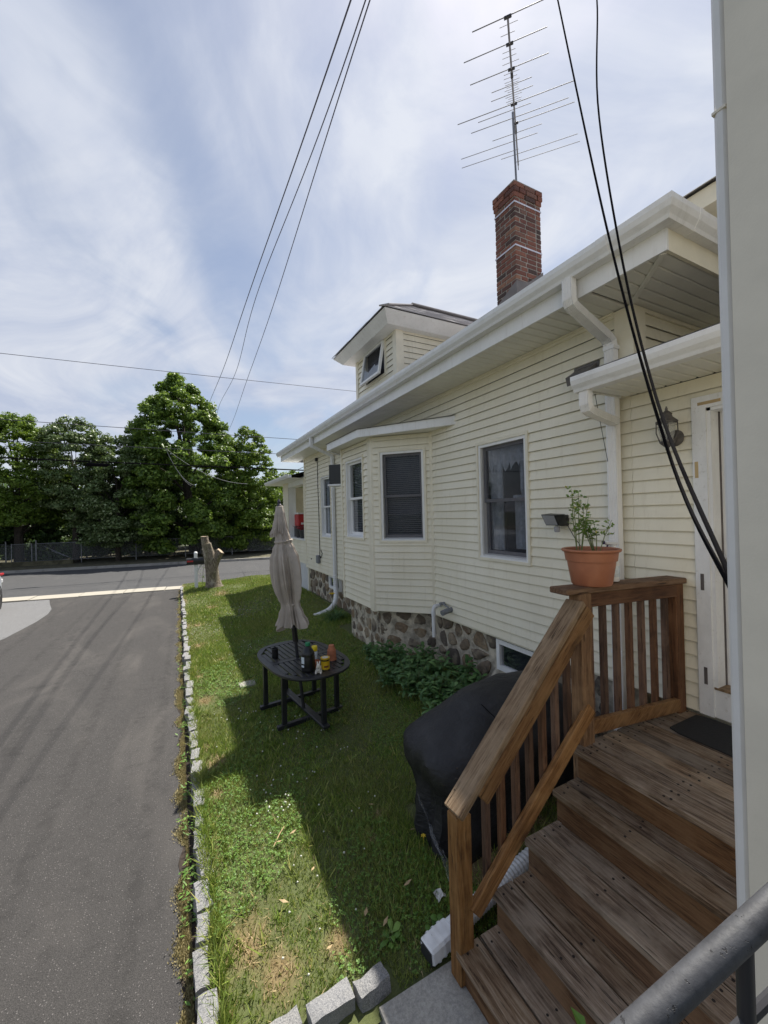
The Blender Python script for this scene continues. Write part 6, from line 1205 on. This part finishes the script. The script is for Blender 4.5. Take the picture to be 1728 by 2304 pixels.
m.tube([(1.49, 2.42, gz(1.49, 2.4)), (1.49, 2.42, gz(1.49, 2.4)+0.07)], 0.0015, 4); tag(m.build('yellow_flower', 'petal_yellow', None, (1.49, 2.42, gz(1.49, 2.4))), 'single yellow flower in the grass left of the grill', 'flower')
m = MB(); m.tube([(0.55, 2.9, 0.03), (0.62, 3.0, 0.035), (0.66, 3.04, 0.04)], 0.004, 5); tag(m.build('twig', 'dry_leaf', None, (0.6, 2.95, 0.03)), 'thin broken straw coloured twig on the sunny grass', 'twig')
m = MB(); m.add([(1.33, 1.02, 0.378), (1.36, 1.06, 0.386), (1.345, 1.11, 0.380), (1.318, 1.06, 0.384)], [(0, 1, 2, 3)]); tag(m.build('green_leaf', 'clover_leaf', None, (1.34, 1.06, 0.375)), 'single green leaf lying on a stair tread', 'leaf')
# ------------------------------------------------------------------ stump and mailbox
sx_, sy_ = 1.0, 14.2; sz_ = gz(sx_, sy_)-0.05
su = empty('tree_stump', (sx_, sy_, sz_), 'tall sawn-off tree stump with two cut limbs by the street', 'stump')
def trunk(m, pts, rad, n=22, seed=1, amp=0.10):
    rr = random.Random(seed); ph = [rr.uniform(0, 6.28) for _ in range(6)]; P_ = [Vector(p) for p in pts]; V = []; F = []
    for i, p in enumerate(P_):
        d = (P_[min(i+1, len(P_)-1)]-P_[max(i-1, 0)]).normalized(); u = d.cross(Vector((0, 1, 0.01))).normalized(); v = d.cross(u)
        for j_ in range(n):
            a = 2*math.pi*j_/n; k = 1+amp*(0.5*math.sin(3*a+ph[0]+i*.3)+0.4*math.sin(5*a+ph[1]-i*.4)+0.3*math.sin(9*a+ph[2]+i)); V.append(p+(u*math.cos(a)+v*math.sin(a))*rad[i]*k)
    for i in range(len(P_)-1):
        for j_ in range(n): F.append((i*n+j_, i*n+(j_+1) % n, (i+1)*n+(j_+1) % n, (i+1)*n+j_))
    F.append(tuple((len(P_)-1)*n+j_ for j_ in range(n))); m.add(V, F); return m
m = MB(); trunk(m, [(sx_, sy_, sz_), (sx_+0.0, sy_, sz_+0.10), (sx_-0.02, sy_, sz_+0.3), (sx_-0.04, sy_, sz_+0.6), (sx_-0.05, sy_, sz_+0.85), (sx_-0.10, sy_, sz_+1.05), (sx_-0.15, sy_, sz_+1.3), (sx_-0.18, sy_, sz_+1.45)], [0.33, 0.245, 0.205, 0.195, 0.21, 0.18, 0.15, 0.14], seed=2); m.build('trunk', 'stump_bark', su, smooth=True)
m = MB(); trunk(m, [(sx_-0.19, sy_+0.06, sz_+1.35), (sx_-0.23, sy_+0.07, sz_+1.58), (sx_-0.24, sy_+0.07, sz_+1.68)], [0.125, 0.11, 0.11], seed=5); o = m.build('limb', 'stump_bark', su, smooth=True); m = MB(); m.lathe([(0.106, 0), (0.10, 0.006), (0.0, 0.008)], (sx_-0.24, sy_+0.07, sz_+1.68), 20); m.build('cut_face', 'cut_wood', o)
m = MB(); trunk(m, [(sx_+0.02, sy_, sz_+0.75), (sx_+0.10, sy_-0.02, sz_+0.95), (sx_+0.20, sy_-0.04, sz_+1.13), (sx_+0.23, sy_-0.05, sz_+1.18)], [0.16, 0.14, 0.125, 0.125], seed=7); o = m.build('limb', 'stump_bark', su, smooth=True); m = MB(); m.lathe([(0.12, 0), (0.115, 0.008), (0.0, 0.012)], (sx_+0.235, sy_-0.052, sz_+1.185), 20, axis=(0.75, -0.25, 0.75)); m.build('cut_face', 'cut_wood', o)
mbx, mby = 0.50, 14.3; mz = gz(mbx, mby)
mb_ = empty('mailbox', (mbx, mby, mz), 'black mailbox on a white post beside the stump', 'mailbox')
MB().cbox(mbx-0.05, mbx+0.05, mby-0.05, mby+0.05, mz-0.05, mz+1.12, 0.006).build('post', 'white_trim', mb_)
MB().lathe([(0.055, 1.12), (0.058, 1.13), (0.045, 1.16), (0.03, 1.175), (0.0, 1.18)], (mbx, mby, mz), 16).build('post_cap', 'white_trim', mb_, smooth=True)
P_ = [(-0.08, 0.0), (0.08, 0.0), (0.085, 0.10)]+[(0.085*math.cos(a), 0.10+0.085*math.sin(a)) for a in [math.pi*i/10 for i in range(1, 10)]]+[(-0.085, 0.10)]
m = MB(); m.prism(P_, mbx-0.27, mbx+0.24, lambda p, q, a: (a, mby-0.02+p, mz+0.80+q)); m.build('box', 'black_plastic', mb_, smooth=True)
m = MB(); m.cbox(mbx-0.30, mbx+0.26, mby-0.1, mby+0.08, mz+0.765, mz+0.80, 0.006); m.build('shelf', 'dark_metal', mb_); m = MB(); m.box(mbx-0.26, mbx-0.08, mby-0.113, mby-0.107, mz+0.86, mz+0.91); m.build('flag', 'red_paint', mb_)
m = MB(); m.beam((mbx, mby, mz+0.5), (mbx+0.18, mby, mz+0.77), 0.05, 0.05); m.build('brace', 'white_trim', mb_)
vn = MB(); V = []
vn.tube([(0.7, 14.35, 0.05), (0.68, 14.3, 0.4), (0.72, 14.3, 0.75), (0.7, 14.32, 0.95)], 0.006, 5)
ve = empty('climbing_vine', (0.7, 14.3, 0.05), 'thin green vine climbing between the mailbox and the stump', 'plant'); vn.build('stem', 'stem', ve)
LV = []
for i in range(70): leaf_quad(LV, (0.7+random.gauss(0, .06), 14.28+random.gauss(0, .03), random.uniform(0.05, 0.9)**1.2), (random.gauss(0, 1), random.gauss(0, 1), random.gauss(0, .6)), random.uniform(0.03, 0.06), 0.6)
np_mesh('leaves', np.array([tuple(v) for v in LV]), np.arange(len(LV)).reshape(-1, 4), 'bright_leaf', ve, WP[ve])
# ------------------------------------------------------------------ on the far porch
co = empty('cooler', (3.46, 12.45, 2.03), 'red cooler box with white lid on the far porch', 'cooler'); MB().cbox(3.31, 3.66, 12.25, 12.68, 2.03, 2.40, 0.02).build('body', 'red_paint', co); MB().cbox(3.30, 3.67, 12.24, 12.69, 2.402, 2.45, 0.015).build('lid', 'white_plastic', co); MB().box(3.40, 3.52, 12.243, 12.2505, 2.08, 2.14).build('badge', 'white_plastic', co)
tag(MB().cbox(3.305, 3.8, 12.1, 12.72, 1.0, 2.028, 0.01).build('bench', 'dark_metal', None, (3.5, 12.4, 1.0)), 'dark bench on the far porch under the red cooler', 'bench')
for i, y in enumerate((11.08, 11.48, 11.92)):
    lb = ('nearest', 'middle', 'farthest')[i]+' of the three dark pots of red flowers on the porch rail'
    e = empty('porch_pot', (3.26, y, 1.70), lb, 'flower pot', 'dark flower pots on the porch rail'); MB().lathe([(0.0, 0), (0.095, 0), (0.10, 0.01), (0.135, 0.22), (0.145, 0.225), (0.145, 0.25), (0.13, 0.25), (0.12, 0.2), (0, 0.2)], (3.26, y, 1.70), 22).build('pot', 'dark_metal', e, smooth=True); LV = []
    for k in range(120): leaf_quad(LV, (3.26+random.gauss(0, .06), y+random.gauss(0, .06), 1.93+random.uniform(0, .10)), (random.gauss(0, 1), random.gauss(0, 1), random.gauss(.3, .5)), random.uniform(.03, .06), .7)
    np_mesh('flowers', np.array([tuple(v) for v in LV]), np.arange(len(LV)).reshape(-1, 4), 'petal_red', e, WP[e])
# ------------------------------------------------------------------ parked car at the left edge
cx0, cy0 = -4.63, 16.3; cr_ = R(6)
car = empty('parked_car', (-5.4, 16.2, -0.085), 'silver grey car parked at the left edge of the driveway', 'car')
CT = lambda x, y, z: (-4.50+(x*math.cos(cr_)-y*math.sin(cr_)), 15.0+(x*math.sin(cr_)+y*math.cos(cr_)), z-0.085)   # x to the right side (0 = right flank), y forward from front axle
half = 0.9
def car_body():
    SEC = [(-3.55, .35, .80, .80, .05), (-3.5, .28, 1.0, 1.02, .06), (-3.2, .25, 1.05, 1.5, .16), (-2.6, .25, 1.06, 1.66, .20), (-1.2, .25, 1.05, 1.68, .20), (-0.55, .25, 1.03, 1.35, .16), (-0.1, .25, 1.02, 1.08, .10), (0.35, .25, 0.98, 1.02, .08), (0.7, .28, 0.86, 0.9, .08), (0.86, .36, 0.68, 0.7, .10)]
    V = []; F = []
    for (y, zb2, zs, zt3, ins) in SEC:
        r_ = [(-half-half+0.06, zb2), (-2*half, zb2+.12), (-2*half, zs-.1), (-2*half+.03, zs), (-2*half+ins, zt3-.06), (-2*half+ins+.12, zt3), (-ins-.12, zt3), (-ins, zt3-.06), (-.03, zs), (0, zs-.1), (0, zb2+.12), (-.06, zb2)]
        k = 0.0 if -3.3 < y < 0.55 else 0.10
        V += [(x+(k if x < -half else -k), y, z) for x, z in r_]
    n = 12
    for i in range(len(SEC)-1):
        for j_ in range(n): F.append((i*n+j_, i*n+(j_+1) % n, (i+1)*n+(j_+1) % n, (i+1)*n+j_))
    F.append(tuple(range(n))); F.append(tuple((len(SEC)-1)*n+j_ for j_ in range(n))); return V, F
m = MB(CT); V, F = car_body(); m.add(V, F); m.build('body', 'car_paint', car, smooth=True)
for y in (0.0, -2.65):
    for x in (-0.11, -2*half+0.11):
        w_ = empty('wheel', CT(x, y, 0.33), parent=car); sg = 1 if x > -half else -1; axd = Vector(CT(1, 0, 0))-Vector(CT(0, 0, 0)); c = Vector(CT(x, y, 0.33))
        MB().lathe([(0.20, -0.11), (0.31, -0.115), (0.33, -0.08), (0.33, 0.08), (0.31, 0.115), (0.20, 0.11)], c, 30, axis=axd).build('tyre', 'tyre', w_, smooth=True)
        m = MB(); m.lathe([(0.21, -0.10), (0.215, 0.10), (0.19, 0.105), (0.17, 0.06), (0.0, 0.06)], c, 30, axis=axd*sg)
        for k in range(5): 
            a = k*1.257; u = Vector((0, 0, 1)); v = axd.cross(u); d = u*math.cos(a)+v*math.sin(a); m.beam(c+axd*sg*0.09+d*0.02, c+axd*sg*0.09+d*0.2, 0.05, 0.03)
        m.build('rim', 'rim_metal', w_)
        m = MB(); m.lathe([(0.37, -0.002), (0.38, 0.012), (0.36, 0.014), (0.34, 0.0)], c+axd*sg*0.105, 30, axis=axd*sg); m.build('arch', 'tyre', w_)
m = MB(CT); m.add([(-.012+.02, -2.9, 1.12), (.008, -0.45, 1.12), (-.13, -1.1, 1.58), (-.17, -2.6, 1.58)], [(0, 1, 2, 3)]); m.build('side_window', 'car_glass', car); m = MB(CT); m.add([(-1.65, -0.1, 1.1), (-.15, -0.1, 1.1), (-.3, -0.9, 1.56), (-1.5, -0.9, 1.56)], [(0, 1, 2, 3)]); m.build('windscreen', 'car_glass', car)
for x in (-0.25, -1.55): m = MB(CT); m.cbox(x-.2, x+.2, 0.74, 0.82, .68, .80, .02); m.build('headlight', 'white_plastic', car)
m = MB(CT); m.cbox(-.06, .012, 0.30, 0.62, 0.93, 0.99, .01); m.build('marker_light', 'red_paint', car)
# ------------------------------------------------------------------ chain link fence
fy = lambda x: far(x)+2.85
fe = empty('chain_link_fence', (-6, fy(-6), 0.0), 'grey chain link fence with gate under the trees across the street', 'fence')
Z0f, Z1f = 0.22, 1.18
for x in (-16, -13.5, -11, -8.35, -8.1, -7.2, -7.0, -4.9, -2.2, 0.4, 3.0, 5.6, 8.2): MB().tube([(x, fy(x), 0.0), (x, fy(x), Z1f+(0.18 if x in (-8.35, -7.0) else 0.03))], 0.034 if x in (-8.35, -7.0) else 0.024, 8).build('post', 'galvanised', fe, smooth=True)
for a, b in ((-16, -8.35), (-8.1, -7.2), (-7.0, 8.2)): MB().tube([(a, fy(a), Z1f), (b, fy(b), Z1f)], 0.018, 6).build('top_rail', 'galvanised', fe); MB().tube([(a, fy(a), Z0f), (b, fy(b), Z0f)], 0.010, 5).build('bottom_wire', 'galvanised', fe)
for a, za, b, zb2 in ((-6.6, 1.0, -5.4, 0.3), (-6.3, 0.75, -5.7, 0.45)): MB().tube([(a, fy(a)-.02, za), (b, fy(b)-.02, zb2)], 0.014, 6).build('brace', 'galvanised', fe)
m = MB(); m.add([(-16, fy(-16), Z0f), (8.2, fy(8.2), Z0f), (8.2, fy(8.2), Z1f), (-16, fy(-16), Z1f)], [(0, 1, 2, 3)]); m.build('mesh', 'chain_link', fe)
# ------------------------------------------------------------------ trees
def leaf_cloud(C, rad, n, size, flat=0.55):
    """n leaves spread through clumps C (k,3), radii rad (k,)"""
    k = len(C); wgt = rad**2; idx = RNG.choice(k, n, p=wgt/wgt.sum()); d = RNG.normal(size=(n, 3)); d /= np.linalg.norm(d, axis=1)[:, None]; d[:, 2] = np.where(d[:, 2] < -0.3, d[:, 2]*0.5, d[:, 2])
    r_ = rad[idx]*RNG.uniform(0.35, 1.0, n)**0.45*RNG.uniform(0.85, 1.18, n); P_ = C[idx]+d*r_[:, None]*np.array([1, 1, 0.8])
    nrm = d*0.8+RNG.normal(0, 0.55, (n, 3))+np.array([0, 0, 0.5]); nrm /= np.linalg.norm(nrm, axis=1)[:, None]; t = np.cross(nrm, RNG.normal(size=(n, 3))); t /= np.linalg.norm(t, axis=1)[:, None]; b = np.cross(nrm, t); s = size*RNG.uniform(0.6, 1.35, n)[:, None]
    V = np.empty((n, 4, 3)); V[:, 0] = P_-t*s*0.5; V[:, 1] = P_+b*s*flat*0.5-nrm*s*0.10; V[:, 2] = P_+t*s*0.5-nrm*s*0.18; V[:, 3] = P_-b*s*flat*0.5-nrm*s*0.10
    return V.reshape(-1, 3)
def tree(name, base, prof, nclump, crad, n, size, mat, label, cat='tree', group=None, lean=(0, 0), trunk_r=0.22, fill=0.5, ell=1.0):
    """prof: list of (z, radius) of the crown envelope"""
    bx, by = base; e = empty(name, (bx, by, 0.0), label, cat, group); zs = np.array([p[0] for p in prof]); rs = np.array([p[1] for p in prof]); C = []; Rr = []
    zz = RNG.uniform(zs[0], zs[-1], nclump*8); rr = np.interp(zz, zs, rs); acc = RNG.uniform(0, rs.max(), len(zz)) < rr+0.25*rs.max(); zz = zz[acc][:nclump]
    for z in zz:
        r_ = np.interp(z, zs, rs); a = RNG.uniform(0, 2*np.pi); q = r_*(1-fill*RNG.uniform(0, 1)**1.6); f = (z-zs[0])/(zs[-1]-zs[0]); cr2 = crad*RNG.uniform(0.6, 1.25)*(1.05-0.45*f); q = max(0, q-cr2*0.4)
        C.append((bx+lean[0]*f+q*math.cos(a), by+lean[1]*f+q*math.sin(a)*ell, z)); Rr.append(cr2)
    C = np.array(C); Rr = np.array(Rr); V = leaf_cloud(C, Rr, n, size); np_mesh('crown', V, np.arange(len(V)).reshape(-1, 4), mat, e, (bx, by, 0))
    m = MB(); top = zs[-1]*0.66; m.tube([(bx, by, -0.1), (bx+lean[0]*.2, by, top*.3), (bx+lean[0]*.5, by, top*.62), (bx+lean[0]*.9, by, top)], [trunk_r*1.25, trunk_r, trunk_r*.7, trunk_r*.25], 9)
    for k in RNG.choice(len(C), min(16, len(C)), replace=False):
        c = C[k]; s0 = min(max(c[2]*0.6, 0.8), top*.9); f = s0/zs[-1]; m.tube([(bx+lean[0]*f, by, s0), ((bx+c[0])/2, (by+c[1])/2, (s0+c[2])/2+0.3), tuple(c)], [trunk_r*.3, trunk_r*.18, trunk_r*.06], 6)
    m.build('trunk', 'bark', e, smooth=True); return e
tree('maple_tree', (1.0, 28.8), [(0.6, 3.3), (2.5, 3.9), (5.0, 3.9), (7.0, 3.35), (8.6, 2.6), (9.9, 1.75), (10.8, 1.0), (11.5, 0.4)], 420, 0.62, 100000, 0.20, 'maple_leaf', 'tall dense maple tree rising highest across the street', lean=(-0.9, 0), trunk_r=0.3, fill=0.35)
tree('maple_tree', (4.3, 28.0), [(0.4, 2.1), (2.2, 2.4), (4.5, 2.2), (6.4, 1.6), (7.6, 0.9), (8.3, 0.4)], 170, 0.52, 36000, 0.18, 'bright_leaf', 'bright green rounded tree right of the tall maple', trunk_r=0.16, fill=0.4)
tree('grey_leaf_tree', (-3.1, 27.9), [(1.0, 1.8), (2.8, 2.3), (4.6, 2.2), (6.0, 1.7), (7.2, 0.7)], 180, 0.5, 32000, 0.145, 'grey_leaf', 'grey green bushy tree just left of the tall maple', trunk_r=0.12, fill=0.4)
tree('grey_leaf_tree', (-5.2, 28.6), [(3.0, 1.3), (4.4, 1.9), (5.9, 1.95), (7.2, 1.6), (8.2, 0.7)], 190, 0.48, 32000, 0.145, 'grey_leaf', 'slender tree with a bare dark trunk in the left group', trunk_r=0.15, fill=0.4)
tree('bright_tree', (-7.9, 29.3), [(2.4, 2.1), (4.3, 2.6), (6.0, 2.4), (7.3, 1.6), (8.4, 0.6)], 230, 0.56, 38000, 0.17, 'bright_leaf', 'yellow green tree at the left edge across the street', trunk_r=0.2, fill=0.4)
tree('dark_tree', (-11.6, 28.8), [(0.8, 2.5), (3.8, 2.9), (6.2, 2.5), (8.4, 0.8)], 90, 0.8, 12000, 0.28, 'maple_leaf', 'dark tree beyond the left picture edge', trunk_r=0.25, fill=0.4)
tree('young_tree', (-1.8, 30.8), [(2.6, 1.8), (5.5, 2.2), (7.4, 1.7), (8.6, 0.6)], 70, 0.7, 10000, 0.26, 'dark_leaf', 'dark tree behind and left of the tall maple', trunk_r=0.16, fill=0.4)
tree('young_tree', (7.9, 31.5), [(0.6, 2.2), (3, 2.4), (4.6, 1.7), (5.8, 0.6)], 60, 0.7, 9000, 0.26, 'bright_leaf', 'low bright tree seen between the maple and the porch', trunk_r=0.16, fill=0.4)
shr = [(-14, 28.9, 1.7), (-12.0, 28.5, 2.0), (-10.0, 28.6, 2.4), (-8.2, 28.4, 2.3), (-6.6, 28.2, 2.6), (-4.9, 27.9, 2.9), (-3.3, 27.6, 3.0), (-1.7, 27.3, 3.1), (-0.2, 27.0, 2.7), (1.3, 26.7, 2.6), (2.8, 26.4, 2.8), (4.2, 26.2, 3.0), (5.6, 26.0, 2.6), (-6.9, 30.6, 4.4), (-9.8, 30.8, 4.8), (-4.0, 31, 4.6), (-0.5, 31.6, 4.4), (2.6, 31, 4.0)]
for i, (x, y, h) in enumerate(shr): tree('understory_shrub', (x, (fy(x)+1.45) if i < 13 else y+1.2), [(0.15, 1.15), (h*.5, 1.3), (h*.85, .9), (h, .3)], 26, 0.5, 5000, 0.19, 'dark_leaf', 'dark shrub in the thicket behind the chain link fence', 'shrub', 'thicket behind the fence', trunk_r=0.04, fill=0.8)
def woods(name, x0, x1, y0, y1, h, n, label, mat):
    k = 300; C = np.stack([RNG.uniform(x0, x1, k), RNG.uniform(y0, y1, k), RNG.uniform(0.3, h, k)], 1); V = leaf_cloud(C, RNG.uniform(1.0, 1.9, k), n, 0.5); tag(np_mesh(name, V, np.arange(len(V)).reshape(-1, 4), mat), label, 'woods', kind='stuff')
woods('light_blocking_woods', -26, 16, 35, 40, 5.0, 34000, 'dark woodland mass added behind the trees across the street to block horizon light', 'dark_leaf'); woods('far_hedge', 6, 60, 48, 56, 6.0, 14000, 'distant green tree line beyond the porch', 'maple_leaf')  # first mass is an added dark backing that blocks sky light between the trees
# ------------------------------------------------------------------ overhead lines
def wire(name, pts, r_, label, cat='wire', group=None, mat='wire_dark', n=24, sag=0.0):
    P_ = [Vector(p) for p in pts]
    if len(P_) == 2: P_ = [P_[0].lerp(P_[1], i/n)-Vector((0, 0, sag*4*(i/n)*(1-i/n))) for i in range(n+1)]
    return tag(MB().tube(P_, r_, 6).build(name, mat, None, P_[0]), label, cat, group)
sk = lambda x, y: y-0.10*x
wire('power_line', [(-30, sk(-30, 21), 9.95), (30, sk(30, 21), 9.0)], 0.011, 'highest power line crossing the sky above the trees', sag=0.3)
wire('power_line', [(-30, sk(-30, 21), 7.35), (30, sk(30, 21), 5.9)], 0.013, 'thin power line above the telephone cables', sag=0.2)
wire('power_line', [(-30, sk(-30, 21), 6.30), (30, sk(30, 21), 5.15)], 0.012, 'slack dark line just above the thick cable', sag=0.12)
wire('telephone_cable', [(-30, sk(-30, 21), 5.75), (30, sk(30, 21), 4.2)], 0.033, 'thick black telephone cable crossing in front of the trees', mat='black_cable', sag=0.12)
zc = lambda x: 5.75+(4.2-5.75)*(x+30)/60-0.12*4*((x+30)/60)*(1-(x+30)/60)
m = MB(); m.tube([(-3.45, sk(-3.45, 21), zc(-3.45)-0.13), (-3.38, sk(-3.38, 21), zc(-3.4)-0.13), (-2.72, sk(-2.7, 21), zc(-2.7)-0.13), (-2.62, sk(-2.6, 21), zc(-2.6)-0.12)], [0.05, 0.085, 0.085, 0.03], 12); tag(m.build('splice_case', 'black_cable', None, (-3, sk(-3, 21), zc(-3)), smooth=True), 'black cylindrical splice case hanging under the thick cable', 'splice case')
for i in range(9):
    x = -6.4+i*0.62; m = MB(); m.tube([(x, sk(x, 21)-.0, zc(x)+0.045), (x+.02, sk(x, 21)-.04, zc(x)), (x, sk(x, 21), zc(x)-0.045)], 0.006, 4); tag(m.build('cable_clip', 'galvanised', None, (x, sk(x, 21), zc(x))), 'small pale clip on the thick cable', 'clip', 'clips along the thick cable')
J = Vector((-0.42, 21.04, 5.62))
for e_, s2, lb in (((0.62, 21.2, 3.9), 0.25, 'pale drop wire hanging left from the line junction'), ((0.72, 21.2, 3.95), 0.32, 'second pale drop wire beside the first at the junction'), ((3.3, 22.0, 4.1), 0.4, 'slack wire running right from the line junction')): wire('drop_wire', [J, e_], 0.008, lb, mat='galvanised', sag=s2, n=14)
wire('drop_wire', [(3.12, 9.65, 3.74), (4.55, 21, 4.45)], 0.007, 'service wire from the house corner to the street lines', mat='black_cable', sag=0.1)
# service drop overhead: three twisted conductors
A3 = [(2.55, 5.0, 9.36), (2.68, 5.0, 9.44), (2.9, 5.0, 9.55)]; B3 = [(2.091, 30, 10.326), (2.707, 30, 9.926), (3.502, 30, 9.063)]
def sdrop(pa, pb, r_, lb, wob):
    a, b = Vector(pa), Vector(pb); d = b-a; s = a-d*0.12; e_ = b+d*0.2; P_ = []
    for i in range(61):
        t = i/60; p = s.lerp(e_, t); P_.append(p+Vector((wob*math.sin(t*14), 0, -0.35*math.sin(math.pi*t))))
    tag(MB().tube(P_, r_, 6).build('service_wire', 'wire_dark', None, P_[0]), lb, 'wire')
sdrop((2.196, 5.0, 9.36), B3[0], 0.012, 'left of the three overhead service wires', 0.02); sdrop((2.33, 5.0, 9.44), B3[1], 0.010, 'middle overhead service wire, crossing the other two', 0.10); sdrop((2.536, 5.0, 9.55), B3[2], 0.010, 'right of the three overhead service wires', -0.02)
# two black cables coming down to the near wall
cam_p = Vector((0, 0, 2.35))
def ray(px, py, D): return cam_p+(fwd+rt2*((px-864)/FPX)-up2*((py-1152)/FPX))*D
def spline(P_, n=40):
    P_ = [Vector(p) for p in P_]; out = []
    for i in range(n+1):
        t = i/n*(len(P_)-1); k = min(int(t), len(P_)-2); f = t-k; p0, p1, p2, p3 = P_[max(k-1, 0)], P_[k], P_[k+1], P_[min(k+2, len(P_)-1)]
        out.append(0.5*((2*p1)+(p2-p0)*f+(2*p0-5*p1+4*p2-p3)*f*f+(3*p1-p0-3*p2+p3)*f**3))
    return out
c1 = spline([(2.62, 2.1, 6.6), (2.255, 1.748, 5.641), (1.73, 1.128, 3.629), (1.34, 0.70, 2.539), (0.935, 0.375, 2.174)])
tag(MB().tube(c1, 0.0048, 10).build('black_cable', 'black_cable', None, c1[0], smooth=True), 'left of two thick black cables sweeping down to the near wall', 'cable')
c2 = spline([(2.95, 2.0, 6.6), (2.575, 1.695, 5.761), (2.186, 1.451, 4.672), (1.786, 1.1, 3.508), (1.40, 0.753, 2.69), (0.94, 0.382, 2.205)])
tag(MB().tube(c2, 0.0048, 10).build('black_cable', 'black_cable', None, c2[0], smooth=True), 'right of two thick black cables sweeping down to the near wall', 'cable')
